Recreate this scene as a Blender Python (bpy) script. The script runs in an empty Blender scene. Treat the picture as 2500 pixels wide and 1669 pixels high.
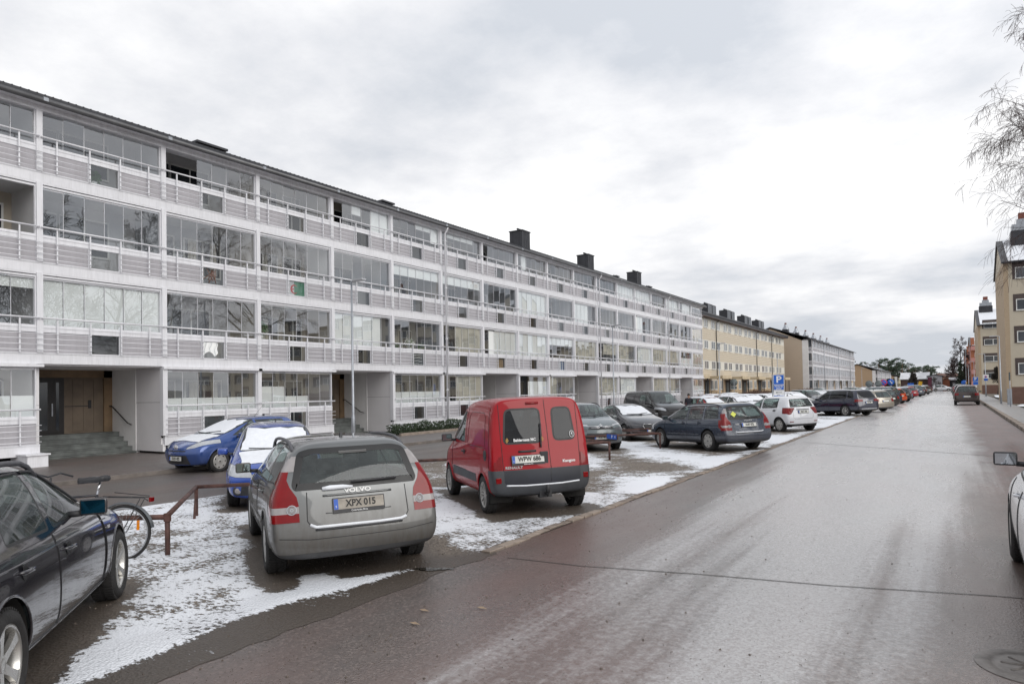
import bpy, bmesh, math, random
from mathutils import Vector, Matrix, noise
from mathutils.bvhtree import BVHTree
from mathutils.geometry import interpolate_bezier
S = bpy.context.scene
COL = S.collection
PI = math.pi
R = math.radians
random.seed(7)

# ------------------------------------------------------------------ helpers
def tag(o, label=None, cat=None, group=None, kind=None):
    if label: o['label'] = label
    if cat: o['category'] = cat
    if group: o['group'] = group
    if kind: o['kind'] = kind
    return o
def empty(name, loc=(0, 0, 0), rz=0, label=None, cat=None, group=None, parent=None):
    o = bpy.data.objects.new(name, None); COL.objects.link(o)
    o.location = loc; o.rotation_euler = (0, 0, rz); o.empty_display_size = .2
    if parent: o.parent = parent
    return tag(o, label, cat, group)
def link(name, me, parent=None, loc=None):
    o = bpy.data.objects.new(name, me); COL.objects.link(o)
    if parent: o.parent = parent
    if loc: o.location = loc
    return o
def copy_tree(o, parent=None):
    c = o.copy(); COL.objects.link(c)
    if parent: c.parent = parent
    for ch in list(o.children): copy_tree(ch, c)
    return c
def interp(x, xs, ys):
    if x <= xs[0]: return ys[0]
    for i in range(1, len(xs)):
        if x <= xs[i]:
            t = (x - xs[i-1]) / (xs[i] - xs[i-1]); return ys[i-1] + t*(ys[i]-ys[i-1])
    return ys[-1]
def sst(a, b, x):
    t = max(0, min(1, (x-a)/(b-a))); return t*t*(3-2*t)

class MB:
    """mesh builder: boxes, tubes, lathes, prisms -> ONE mesh object"""
    def __init__(s): s.v = []; s.f = []; s.mi = []; s.m = 0; s.M = None; s.sm = []
    def add(s, vs, fs, smooth=False):
        n = len(s.v)
        for p in vs:
            p = Vector(p)
            if s.M is not None: p = s.M @ p
            s.v.append(p)
        for f in fs: s.f.append([n+i for i in f]); s.mi.append(s.m); s.sm.append(smooth)
    def box(s, x0, x1, y0, y1, z0, z1):
        s.add([(x0,y0,z0),(x1,y0,z0),(x1,y1,z0),(x0,y1,z0),(x0,y0,z1),(x1,y0,z1),(x1,y1,z1),(x0,y1,z1)],
              [(0,3,2,1),(4,5,6,7),(0,1,5,4),(1,2,6,5),(2,3,7,6),(3,0,4,7)])
    def cbox(s, c, d): s.box(c[0]-d[0]/2, c[0]+d[0]/2, c[1]-d[1]/2, c[1]+d[1]/2, c[2]-d[2]/2, c[2]+d[2]/2)
    def tube(s, pts, r, n=8, cap=True, closed=False):
        pts = [Vector(p) for p in pts]; N = len(pts)
        rs = r if isinstance(r, (list, tuple)) else [r]*N
        vs = []; up = None
        for i, p in enumerate(pts):
            if closed: t = pts[(i+1) % N]-pts[i-1]
            else: t = pts[min(i+1, N-1)]-pts[max(i-1, 0)]
            if t.length < 1e-9: t = Vector((0, 0, 1))
            t.normalize()
            if up is None:
                up = Vector((0, 0, 1)) if abs(t.z) < .9 else Vector((1, 0, 0))
            a = t.cross(up)
            if a.length < 1e-6: a = t.cross(Vector((0, 1, 0)))
            a.normalize(); b = a.cross(t); up = b
            for k in range(n):
                w = 2*PI*k/n; vs.append(p + (a*math.cos(w)+b*math.sin(w))*rs[i])
        fs = []
        for i in range(N if closed else N-1):
            j = (i+1) % N
            for k in range(n): fs.append((i*n+k, i*n+(k+1) % n, j*n+(k+1) % n, j*n+k))
        if cap and not closed:
            fs.append(tuple(range(n-1, -1, -1))); fs.append(tuple((N-1)*n+k for k in range(n)))
        s.add(vs, fs, True)
    def lathe(s, prof, axis='z', n=24, c=(0, 0, 0), smooth=True, arc=(0, 2*PI)):
        vs = []; full = abs(arc[1]-arc[0]-2*PI) < 1e-6; m = n if full else n+1
        for i in range(m):
            w = arc[0]+(arc[1]-arc[0])*i/n; cw, sw = math.cos(w), math.sin(w)
            for (r, h) in prof:
                if axis == 'z': p = (r*cw, r*sw, h)
                elif axis == 'y': p = (r*cw, h, r*sw)
                else: p = (h, r*cw, r*sw)
                vs.append((p[0]+c[0], p[1]+c[1], p[2]+c[2]))
        k = len(prof); fs = []
        for i in range(n):
            j = (i+1) % m
            for q in range(k-1): fs.append((i*k+q, j*k+q, j*k+q+1, i*k+q+1))
        s.add(vs, fs, smooth)
    def prism(s, poly, h, fn):
        """poly 2-d list, fn(a,b,t)->3d with t 0/h"""
        n = len(poly)
        vs = [fn(a, b, 0) for a, b in poly]+[fn(a, b, h) for a, b in poly]
        s.add(vs, [tuple(range(n)), tuple(range(2*n-1, n-1, -1))]+[(i, (i+1) % n, n+(i+1) % n, n+i) for i in range(n)])
    def mesh(s, name, mats, bevel=0, fixn=True):
        me = bpy.data.meshes.new(name)
        me.from_pydata([tuple(v) for v in s.v], [], s.f)
        for m in (mats if isinstance(mats, (list, tuple)) else [mats]): me.materials.append(m)
        me.polygons.foreach_set('material_index', s.mi)
        me.polygons.foreach_set('use_smooth', s.sm)
        if fixn or bevel:
            bm = bmesh.new(); bm.from_mesh(me)
            if bevel:
                bmesh.ops.bevel(bm, geom=[e for e in bm.edges if e.is_manifold and e.calc_face_angle(0) > .5], offset=bevel, segments=2, affect='EDGES', profile=.6)
            bmesh.ops.recalc_face_normals(bm, faces=bm.faces)
            bm.to_mesh(me); bm.free()
        me.update()
        return me
    def build(s, name, mats, parent=None, bevel=0, fixn=True):
        return link(name, s.mesh(name, mats, bevel, fixn), parent)

# ------------------------------------------------------------------ materials
def nt_new(name):
    m = bpy.data.materials.new(name); m.use_nodes = True; nt = m.node_tree
    b = nt.nodes['Principled BSDF']; return m, nt, b
def node(nt, typ, **kw):
    n = nt.nodes.new(typ)
    for k, v in kw.items():
        if k.startswith('i_'):
            n.inputs[k[2:].replace('_', ' ')].default_value = v
        else: setattr(n, k, v)
    return n
def L(nt, a, b): nt.links.new(a, b)
def tex_obj(nt, scale=(1, 1, 1), gen='Object'):
    tc = node(nt, 'ShaderNodeTexCoord'); mp = node(nt, 'ShaderNodeMapping'); mp.inputs['Scale'].default_value = scale
    L(nt, tc.outputs[gen], mp.inputs['Vector']); return mp.outputs['Vector']
def nz(nt, vec, scale, detail=3, rough=.55):
    n = node(nt, 'ShaderNodeTexNoise'); n.inputs['Scale'].default_value = scale; n.inputs['Detail'].default_value = detail
    n.inputs['Roughness'].default_value = rough; L(nt, vec, n.inputs['Vector']); return n.outputs['Fac']
def ramp(nt, fac, stops, interp_='LINEAR'):
    r = node(nt, 'ShaderNodeValToRGB'); cr = r.color_ramp; cr.interpolation = interp_
    while len(cr.elements) < len(stops): cr.elements.new(.5)
    for e, (p, c) in zip(cr.elements, stops):
        e.position = p; e.color = (*c, 1) if isinstance(c, (tuple, list)) else (c, c, c, 1)
    L(nt, fac, r.inputs['Fac']); return r.outputs['Color']
def mixc(nt, fac, a, b, typ='MIX'):
    m = node(nt, 'ShaderNodeMix', data_type='RGBA', blend_type=typ)
    for s_, v in (('Factor', fac), ('A', a), ('B', b)):
        i = [x for x in m.inputs if x.name == s_ and (x.type == 'RGBA' or s_ == 'Factor')][0]
        if s_ == 'Factor': i = m.inputs[0]
        if isinstance(v, (int, float)): i.default_value = v if s_ == 'Factor' else (v, v, v, 1)
        elif isinstance(v, (tuple, list)): i.default_value = (*v, 1)
        else: L(nt, v, i)
    return [o for o in m.outputs if o.type == 'RGBA'][0]
def mth(nt, op, a, b=None, c=None):
    m = node(nt, 'ShaderNodeMath', operation=op)
    for i, v in enumerate((a, b, c)):
        if v is None: continue
        if isinstance(v, (int, float)): m.inputs[i].default_value = v
        else: L(nt, v, m.inputs[i])
    return m.outputs[0]
def bump(nt, b, h, strength=.3, dist=.01):
    n = node(nt, 'ShaderNodeBump'); n.inputs['Strength'].default_value = strength; n.inputs['Distance'].default_value = dist
    L(nt, h, n.inputs['Height']); L(nt, n.outputs[0], b.inputs['Normal']); return n
MC = {}
def mat(name, col, rough=.6, metal=0., var=.12, scale=3., bmp=0., bscale=40., coat=0., coord='Object', spec=None):
    """general procedural material: base colour with noise variation, roughness variation, optional bump"""
    if name in MC: return MC[name]
    m, nt, b = nt_new(name)
    v = tex_obj(nt, gen=coord)
    n = nz(nt, v, scale, 4)
    c = ramp(nt, n, [(.3, tuple(x*(1-var) for x in col)), (.7, tuple(min(1, x*(1+var)) for x in col))])
    L(nt, c, b.inputs['Base Color'])
    r = node(nt, 'ShaderNodeMapRange'); L(nt, nz(nt, v, scale*2.3, 3), r.inputs[0])
    r.inputs[3].default_value = max(0, rough*.8); r.inputs[4].default_value = min(1, rough*1.2)
    L(nt, r.outputs[0], b.inputs['Roughness'])
    b.inputs['Metallic'].default_value = metal
    if coat: b.inputs['Coat Weight'].default_value = coat; b.inputs['Coat Roughness'].default_value = .04
    if spec is not None: b.inputs['Specular IOR Level'].default_value = spec
    if bmp: bump(nt, b, nz(nt, v, bscale, 3), bmp, .01)
    MC[name] = m; return m
def paint(name, col, metal=.0, dirt=.35, rough=.22, flake=True):
    """car paint: clear coat, salty road film growing towards the sills (object height, stays with the car)"""
    if name in MC: return MC[name]
    m, nt, b = nt_new(name)
    v = tex_obj(nt)
    tc = node(nt, 'ShaderNodeTexCoord'); sp = node(nt, 'ShaderNodeSeparateXYZ'); L(nt, tc.outputs['Object'], sp.inputs[0])
    streak = node(nt, 'ShaderNodeMapping'); streak.inputs['Scale'].default_value = (5, 5, .9); L(nt, tc.outputs['Object'], streak.inputs[0])
    n1 = nz(nt, streak.outputs[0], 4, 5, .65); n2 = nz(nt, v, 2.2, 4)
    h = node(nt, 'ShaderNodeMapRange'); L(nt, sp.outputs['Z'], h.inputs[0])
    h.inputs[1].default_value = .95; h.inputs[2].default_value = .2; h.inputs[3].default_value = 0; h.inputs[4].default_value = 1
    d = mth(nt, 'MULTIPLY', mth(nt, 'ADD', mth(nt, 'MULTIPLY', h.outputs[0], 1.0), .12), mth(nt, 'ADD', n1, mth(nt, 'MULTIPLY', n2, .5)))
    d = mth(nt, 'MULTIPLY', d, dirt)
    dc = node(nt, 'ShaderNodeClamp'); L(nt, d, dc.inputs[0]); dc.inputs[2].default_value = .85
    base = mixc(nt, n2, tuple(x*.93 for x in col), tuple(min(1, x*1.06) for x in col))
    L(nt, mixc(nt, dc.outputs[0], base, (.115, .098, .082)), b.inputs['Base Color'])
    b.inputs['Metallic'].default_value = metal; b.inputs['Specular IOR Level'].default_value = .5 if metal else .12
    rr = mth(nt, 'ADD', mth(nt, 'MULTIPLY', dc.outputs[0], .6), rough); L(nt, rr, b.inputs['Roughness'])
    cw = mth(nt, 'MULTIPLY', mth(nt, 'SUBTRACT', 1, dc.outputs[0]), .5 if name == 'red_paint' else 1.); L(nt, cw, b.inputs['Coat Weight'])
    b.inputs['Coat Roughness'].default_value = .03
    MC[name] = m; return m
def glassmat(name, tint=(.62, .66, .66), refl=1.0, rough=.0, grime=.0, ior=1.5, wob=0, base=0, gcol=(.55, .56, .56)):
    if name in MC: return MC[name]
    m, nt, b = nt_new(name); nt.nodes.remove(b)
    out = nt.nodes['Material Output']
    tr = node(nt, 'ShaderNodeBsdfTransparent'); tr.inputs[0].default_value = (*tint, 1)
    gl = node(nt, 'ShaderNodeBsdfGlossy'); gl.inputs['Roughness'].default_value = rough; gl.inputs[0].default_value = (.95*refl, .97*refl, refl, 1)
    fr = node(nt, 'ShaderNodeFresnel'); ge = node(nt, 'ShaderNodeNewGeometry')
    L(nt, mth(nt, 'MULTIPLY_ADD', ge.outputs['Backfacing'], 1/ior-ior, ior), fr.inputs[0])   # same reflectance from both sides of a thin pane
    mx = node(nt, 'ShaderNodeMixShader')
    v = tex_obj(nt)
    if wob:
        bn = node(nt, 'ShaderNodeBump'); bn.inputs['Strength'].default_value = wob; bn.inputs['Distance'].default_value = .02
        L(nt, nz(nt, v, .9, 1), bn.inputs['Height']); L(nt, bn.outputs[0], gl.inputs['Normal'])
    L(nt, mth(nt, 'ADD', fr.outputs[0], base), mx.inputs[0]); L(nt, tr.outputs[0], mx.inputs[1]); L(nt, gl.outputs[0], mx.inputs[2])
    if grime:
        df = node(nt, 'ShaderNodeBsdfDiffuse'); df.inputs[0].default_value = (*gcol, 1)
        g = node(nt, 'ShaderNodeMapRange'); L(nt, nz(nt, v, 5, 5, .7), g.inputs[0]); g.inputs[1].default_value = .35; g.inputs[2].default_value = .8
        g.inputs[3].default_value = grime*.3; g.inputs[4].default_value = grime
        m2 = node(nt, 'ShaderNodeMixShader'); L(nt, g.outputs[0], m2.inputs[0]); L(nt, mx.outputs[0], m2.inputs[1]); L(nt, df.outputs[0], m2.inputs[2])
        L(nt, m2.outputs[0], out.inputs[0])
    else: L(nt, mx.outputs[0], out.inputs[0])
    MC[name] = m; return m

ALU = mat('white_aluminium', (.76, .76, .79), .42, 0, .07, .9, coat=.1)
ALU2 = mat('silver_rail', (.74, .74, .77), .38, .1, .05, 2)
def weathered(m, amt=.08):
    # run-off streaks and slightly different tone per bay
    nt = m.node_tree; b = nt.nodes['Principled BSDF']; src = b.inputs['Base Color'].links[0].from_socket
    st = nz(nt, tex_obj(nt, (7, 7, .7)), 1.3, 5, .7); oi = node(nt, 'ShaderNodeObjectInfo')
    k = ramp(nt, st, [(.45, 1.), (.75, 1-amt*2.2)]); r_ = mth(nt, 'MULTIPLY_ADD', oi.outputs['Random'], amt*.6, 1-amt*.6)
    L(nt, mixc(nt, 1., mixc(nt, 1., src, k, 'MULTIPLY'), mixc(nt, r_, (0, 0, 0), (1, 1, 1)), 'MULTIPLY'), b.inputs['Base Color'])
weathered(ALU)
LILAC = mat('lilac_grey_panel', (.44, .425, .45), .6, 0, .04, 1.2)
weathered(LILAC, .06)
PANELW = mat('light_panel', (.72, .705, .715), .6, 0, .04, 1.0)
BGLASS = glassmat('balcony_glass', (.94, .96, .96), 1.0, 0, .05, 2.0, wob=.05, base=.12)
SGLASS = glassmat('smoked_panel_glass', (.72, .74, .75), 1.0, 0, .04, 1.8, base=.04)
INWALL = mat('balcony_back_wall', (.55, .545, .55), .8, 0, .06, 1)
INCEIL = mat('balcony_ceiling', (.50, .50, .50), .8, 0, .05, 1)
DARKW = mat('dark_window_glass', (.03, .035, .04), .08, 0, .2, 1, spec=.9)
WINDOWM = mat('window_pane', (.09, .10, .115), .06, 0, .3, .4, spec=1.0)
WFRAME = mat('white_window_frame', (.72, .72, .70), .45, 0, .05, 3)
DARKMETAL = mat('dark_roof_metal', (.035, .036, .042), .45, .2, .25, 2)
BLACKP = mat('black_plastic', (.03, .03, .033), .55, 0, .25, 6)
RUBBER = mat('tyre_rubber', (.022, .021, .021), .8, 0, .4, 9, bmp=.4, bscale=60)
SEATM = mat('seat_fabric', (.035, .035, .038), .9, 0, .3, 8)
SNOWM = mat('snow', (.74, .76, .80), .6, 0, .05, 9, bmp=.9, bscale=11)
GALV = mat('galvanised_steel', (.36, .38, .41), .42, .55, .15, 5)
CHROME = mat('chrome', (.75, .75, .77), .12, 1, .05, 4)
# ------------------------------------------------------------------ camera, light, sky
cam = bpy.data.cameras.new('camera'); co = bpy.data.objects.new('camera', cam); COL.objects.link(co); S.camera = co
cam.sensor_width = 36; cam.sensor_fit = 'HORIZONTAL'; cam.lens = 24; cam.shift_y = 0.03385; cam.clip_end = 5000; cam.clip_start = .05
co.location = (0, 0, 1.9)
co.rotation_euler = (Matrix.Rotation(R(32.636), 3, 'Z') @ Matrix.Rotation(R(91.2), 3, 'X') @ Matrix.Rotation(R(-1.05), 3, 'Z')).to_euler()
S.render.resolution_x = 1024; S.render.resolution_y = 683
S.view_settings.view_transform = 'Standard'; S.view_settings.look = 'None'; S.view_settings.gamma = 1; S.view_settings.exposure = .27
S.cycles.transparent_max_bounces = 24; S.cycles.max_bounces = 8
SUN_EL, SUN_AZ = 32, 100      # azimuth measured from +Y towards +X
w = bpy.data.worlds.new('World'); S.world = w; w.use_nodes = True; nt = w.node_tree
bg = nt.nodes['Background']; bg.inputs[1].default_value = .1
sky = node(nt, 'ShaderNodeTexSky', sky_type='NISHITA'); sky.sun_disc = False
sky.sun_elevation = R(SUN_EL); sky.sun_rotation = R(SUN_AZ); sky.dust_density = 2; sky.air_density = 1
tc = node(nt, 'ShaderNodeTexCoord'); sp = node(nt, 'ShaderNodeSeparateXYZ'); L(nt, tc.outputs['Generated'], sp.inputs[0])
zz = mth(nt, 'ADD', mth(nt, 'MAXIMUM', sp.outputs['Z'], 0), .16)
cx = mth(nt, 'DIVIDE', sp.outputs['X'], zz); cy = mth(nt, 'DIVIDE', sp.outputs['Y'], zz)
cb = node(nt, 'ShaderNodeCombineXYZ'); L(nt, cx, cb.inputs[0]); L(nt, cy, cb.inputs[1]); cb.inputs[2].default_value = 3.7
n1 = nz(nt, cb.outputs[0], .95, 8, .60); n2 = nz(nt, cb.outputs[0], .33, 3, .5)
d = mth(nt, 'ADD', mth(nt, 'MULTIPLY', n1, .65), mth(nt, 'MULTIPLY', n2, .35))
cl = ramp(nt, d, [(.34, (1.06, 1.06, 1.06)), (.42, (.90, .90, .91)), (.49, (.74, .75, .78)), (.57, (.57, .60, .65))])
gz = node(nt, 'ShaderNodeMapRange'); L(nt, sp.outputs['Z'], gz.inputs[0]); gz.inputs[1].default_value = 0; gz.inputs[2].default_value = .95
gz.inputs[3].default_value = 8.7; gz.inputs[4].default_value = 10.6
# brighter towards the hidden sun
dp = node(nt, 'ShaderNodeVectorMath', operation='DOT_PRODUCT'); L(nt, tc.outputs['Generated'], dp.inputs[0])
dp.inputs[1].default_value = (math.sin(R(8))*math.cos(R(35)), math.cos(R(8))*math.cos(R(35)), math.sin(R(35)))
sg = mth(nt, 'POWER', mth(nt, 'MAXIMUM', dp.outputs['Value'], 0), 5)
gain = mth(nt, 'MULTIPLY', gz.outputs[0], mth(nt, 'ADD', mth(nt, 'MULTIPLY', sg, .12), 1))
cv = node(nt, 'ShaderNodeVectorMath', operation='SCALE'); L(nt, cl, cv.inputs[0]); L(nt, gain, cv.inputs['Scale'])
cov = ramp(nt, d, [(.25, .86), (.33, .97)])
L(nt, mixc(nt, cov, sky.outputs[0], cv.outputs[0]), bg.inputs[0])
sl = bpy.data.lights.new('sun', 'SUN'); sl.energy = 1.5; sl.angle = R(50); sl.color = (1, .97, .92)
so = bpy.data.objects.new('sun', sl); COL.objects.link(so)
so.rotation_euler = Vector((-math.sin(R(SUN_AZ))*math.cos(R(SUN_EL)), -math.cos(R(SUN_AZ))*math.cos(R(SUN_EL)), -math.sin(R(SUN_EL)))).to_track_quat('-Z', 'Y').to_euler()

# ------------------------------------------------------------------ terrain
TX = [-20, -10, -4.6, 3]; TZ = [-.2, -.17, 0, 0]
def tz(x): return interp(x, TX, TZ)
def strip(name, xs, ys, m, dz=0, zf=None, kind='structure'):
    me = bpy.data.meshes.new(name); vs = []; fs = []; ny = len(ys)
    for x in xs:
        for y in ys: vs.append((x, y, (zf(x, y) if zf else tz(x))+dz))
    for i in range(len(xs)-1):
        for j in range(ny-1): fs.append((i*ny+j, (i+1)*ny+j, (i+1)*ny+j+1, i*ny+j+1))
    me.from_pydata(vs, [], fs); me.materials.append(m); me.update()
    o = link(name, me); tag(o, kind=kind); return o
def frange(a, b, s):
    n = max(1, int(round((b-a)/s))); return [a+(b-a)*i/n for i in range(n+1)]

# wet asphalt with aggregate, puddle-smooth wheel tracks, salty film with sky glare painted in
def asphalt(name, base, red, wet=.5, salt_glare=0., streakx=None, grav=.5):
    m, nt, b = nt_new(name)
    tc = node(nt, 'ShaderNodeTexCoord'); P = tc.outputs['Object']
    sp = node(nt, 'ShaderNodeSeparateXYZ'); L(nt, P, sp.inputs[0])
    mp = node(nt, 'ShaderNodeMapping'); mp.inputs['Scale'].default_value = (1, .09, 1); L(nt, P, mp.inputs[0])
    mp2 = node(nt, 'ShaderNodeMapping'); mp2.inputs['Scale'].default_value = (1, .35, 1); L(nt, P, mp2.inputs[0])
    vo = node(nt, 'ShaderNodeTexVoronoi'); vo.inputs['Scale'].default_value = 55; L(nt, P, vo.inputs['Vector'])
    agg = vo.outputs['Color']; sepa = node(nt, 'ShaderNodeSeparateColor'); L(nt, agg, sepa.inputs[0])
    fine = nz(nt, P, 220, 2, .6)
    c0 = mixc(nt, ramp(nt, sepa.outputs[0], [(0, 0.), (.75, .35), (1, 1.)]), tuple(x*.45 for x in base), tuple(min(1, x*2.6) for x in base))
    redm = ramp(nt, nz(nt, mp2.outputs[0], .55, 4, .6), [(.38, .1), (.62, 1.)])
    c1 = mixc(nt, mth(nt, 'MULTIPLY', redm, .8), c0, red)
    if streakx:      # coarse red chippings of the parking lane along the right kerb
        lane = node(nt, 'ShaderNodeMapRange'); L(nt, mth(nt, 'ADD', sp.outputs['X'], mth(nt, 'MULTIPLY', nz(nt, mp2.outputs[0], 1.5, 3), .9)), lane.inputs[0]); lane.inputs[1].default_value = .8; lane.inputs[2].default_value = 1.3
        far_ = node(nt, 'ShaderNodeMapRange'); L(nt, sp.outputs['Y'], far_.inputs[0]); far_.inputs[1].default_value = 9; far_.inputs[2].default_value = 20
        lanem = mth(nt, 'MULTIPLY', lane.outputs[0], far_.outputs[0])
        c1 = mixc(nt, mth(nt, 'MULTIPLY', lanem, ramp(nt, nz(nt, mp2.outputs[0], 2.2, 5, .7), [(.36, .1), (.56, .9)])), c1, mixc(nt, fine, (.06, .03, .025), (.27, .135, .11)))
    else: lanem = 0.
    c1 = mixc(nt, .35, c1, mixc(nt, fine, (.02, .02, .02), (.16, .15, .145)))
    patch = nz(nt, mp2.outputs[0], .9, 5, .6)
    streak = nz(nt, mp.outputs[0], 1.6, 5, .6)
    if streakx:   # two smooth wheel tracks running along the street
        tr = None
        for (x0, wd) in streakx:
            g = mth(nt, 'MULTIPLY', mth(nt, 'ABSOLUTE', mth(nt, 'SUBTRACT', sp.outputs['X'], x0)), -1/wd)
            g = mth(nt, 'MAXIMUM', mth(nt, 'ADD', g, 1), 0)
            tr = g if tr is None else mth(nt, 'MAXIMUM', tr, g)
        bd = mth(nt, 'MULTIPLY', mth(nt, 'ABSOLUTE', mth(nt, 'ADD', sp.outputs['X'], 1.5)), -1/3.0); bd = mth(nt, 'MAXIMUM', mth(nt, 'ADD', bd, 1), 0)
        mp3 = node(nt, 'ShaderNodeMapping'); mp3.inputs['Scale'].default_value = (3.2, .05, 1); L(nt, P, mp3.inputs[0])
        st = mth(nt, 'ADD', mth(nt, 'MULTIPLY', tr, .16), mth(nt, 'MULTIPLY', streak, .42)); st = mth(nt, 'ADD', st, mth(nt, 'MULTIPLY', bd, .52)); st = mth(nt, 'ADD', st, mth(nt, 'MULTIPLY', nz(nt, mp3.outputs[0], 1.5, 4, .6), .30))
    else: st = streak
    # salty / frozen film plus sky glare painted as pale colour, stronger down the street
    yb = node(nt, 'ShaderNodeMapRange'); L(nt, sp.outputs['Y'], yb.inputs[0]); yb.inputs[1].default_value = 5; yb.inputs[2].default_value = 40
    yb.inputs[3].default_value = -.12; yb.inputs[4].default_value = .85
    sv = mth(nt, 'ADD', mth(nt, 'ADD', st, yb.outputs[0]), mth(nt, 'MULTIPLY', nz(nt, P, 14, 5, .7), .35))
    sf = ramp(nt, sv, [(.82, 0.), (1.65, 1.)])
    sf = mth(nt, 'MULTIPLY', sf, mth(nt, 'MULTIPLY_ADD', sepa.outputs[1], salt_glare*.40, salt_glare*.5))
    if streakx: sf = mth(nt, 'MULTIPLY', sf, mth(nt, 'SUBTRACT', 1, mth(nt, 'MULTIPLY', lanem, .7)))
    L(nt, mixc(nt, sf, c1, (.54, .54, .545)), b.inputs['Base Color'])
    wetm = ramp(nt, mth(nt, 'ADD', mth(nt, 'MULTIPLY', patch, .7), mth(nt, 'MULTIPLY', st, .4)), [(.15, 0.), (.8, 1.)])
    rg = node(nt, 'ShaderNodeMapRange'); L(nt, mth(nt, 'MULTIPLY', wetm, wet), rg.inputs[0]); rg.inputs[3].default_value = .58; rg.inputs[4].default_value = .13
    L(nt, mth(nt, 'ADD', rg.outputs[0], mth(nt, 'MULTIPLY', lanem, .35)), b.inputs['Roughness'])
    b.inputs['Specular IOR Level'].default_value = .85
    hh = mth(nt, 'ADD', mth(nt, 'MULTIPLY', vo.outputs['Distance'], .8), mth(nt, 'MULTIPLY', fine, .5))
    bump(nt, b, hh, .38, .006)
    return m
ROADM = asphalt('road_asphalt', (.090, .073, .065), (.145, .078, .060), .95, .75, [(-2.9, .9), (-1.15, .8), (-.3, .45)])
SIDEM = asphalt('side_road_asphalt', (.085, .075, .068), (.12, .075, .058), .6, .05)
PAVEM = asphalt('pavement_asphalt', (.12, .105, .098), (.14, .10, .088), .5, .1)

def gravel_snow(name, dirtcol=(.17, .145, .12)):
    m, nt, b = nt_new(name)
    tc = node(nt, 'ShaderNodeTexCoord'); P = tc.outputs['Object']
    at = node(nt, 'ShaderNodeAttribute', attribute_name='snow')
    vo = node(nt, 'ShaderNodeTexVoronoi'); vo.inputs['Scale'].default_value = 42; L(nt, P, vo.inputs['Vector'])
    sc = node(nt, 'ShaderNodeSeparateColor'); L(nt, vo.outputs['Color'], sc.inputs[0])
    g = mixc(nt, sc.outputs[0], tuple(x*.45 for x in dirtcol), tuple(min(1, x*1.9) for x in dirtcol))
    g = mixc(nt, mth(nt, 'MULTIPLY', nz(nt, P, 1.3, 4), .8), g, (.085, .065, .05))
    rot = node(nt, 'ShaderNodeMapping'); rot.inputs['Rotation'].default_value = (0, 0, .6); rot.inputs['Scale'].default_value = (1, 1.9, 1); L(nt, P, rot.inputs[0])
    f1 = nz(nt, rot.outputs[0], 13, 6, .68); f2 = nz(nt, P, 2.2, 4, .6)
    n = mth(nt, 'ADD', mth(nt, 'MULTIPLY', f1, 1.5), mth(nt, 'MULTIPLY', f2, .9)); n = mth(nt, 'SUBTRACT', n, .72)
    v = mth(nt, 'SUBTRACT', at.outputs['Fac'], n)
    s = ramp(nt, mth(nt, 'ADD', v, .5), [(.46, 0.), (.56, 1.)])
    md = node(nt, 'ShaderNodeAttribute', attribute_name='mud_shade')  # wet mud at the lot edge, plus shade painted under near cars
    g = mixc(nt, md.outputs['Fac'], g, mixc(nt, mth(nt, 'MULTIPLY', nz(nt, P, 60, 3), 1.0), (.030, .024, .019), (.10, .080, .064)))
    L(nt, mixc(nt, s, g, (.80, .82, .86)), b.inputs['Base Color'])
    rr = node(nt, 'ShaderNodeMapRange'); L(nt, s, rr.inputs[0]); rr.inputs[3].default_value = .78; rr.inputs[4].default_value = .5; L(nt, mth(nt, 'SUBTRACT', rr.outputs[0], mth(nt, 'MULTIPLY', md.outputs['Fac'], .30)), b.inputs['Roughness'])
    h = mth(nt, 'ADD', mth(nt, 'MULTIPLY', vo.outputs['Distance'], .35), mth(nt, 'MULTIPLY', s, 1.0))
    h = mth(nt, 'ADD', h, mth(nt, 'MULTIPLY', nz(nt, P, 30, 3), .3))
    bump(nt, b, h, .8, .02)
    return m
GSNOW = gravel_snow('gravel_with_snow')
DIRT = mat('bare_ground', (.12, .105, .085), .9, 0, .35, .6, bmp=.4, bscale=8)
ground = strip('ground', [-1500, -60, -20, -10, -4.6, 3, 60, 1500], [-300, -20, 60, 200, 600, 3000], DIRT, -.05)
CARS = []   # (x,y,heading) footprints: filled below before the parking sheet is made
# ------------------------------------------------------------------ glazed balcony block
BAY = 3.947; XF = -23.5; FH = 2.8; DEP = 1.75
SLATS = None
def slat_mat():
    m, nt, b = nt_new('blind_fabric')
    v = tex_obj(nt)
    wv = node(nt, 'ShaderNodeTexWave'); wv.bands_direction = 'Z'; wv.inputs['Scale'].default_value = 9; wv.inputs['Distortion'].default_value = .15; L(nt, v, wv.inputs['Vector'])
    c = mixc(nt, wv.outputs['Fac'], (.70, .71, .70), (.90, .91, .89)); L(nt, c, b.inputs['Base Color'])
    b.inputs['Roughness'].default_value = .8
    b.inputs['Transmission Weight'].default_value = 0
    return m
BLIND = slat_mat()
BLINDW = mat('white_screen', (.86, .87, .86), .8, 0, .08, .8)
CURT = mat('beige_curtain', (.50, .47, .40), .85, 0, .15, 1.2)
WOOD = mat('varnished_wood', (.19, .125, .07), .55, 0, .3, 1.5)
WOODP = mat('wood_panel', (.17, .13, .095), .6, 0, .25, 1.2)
SLATE = mat('stone_step', (.12, .13, .125), .7, 0, .4, 2.5)
PLASTER = mat('white_plaster', (.76, .75, .745), .85, 0, .06, 1.5, bmp=.2, bscale=30)

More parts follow.
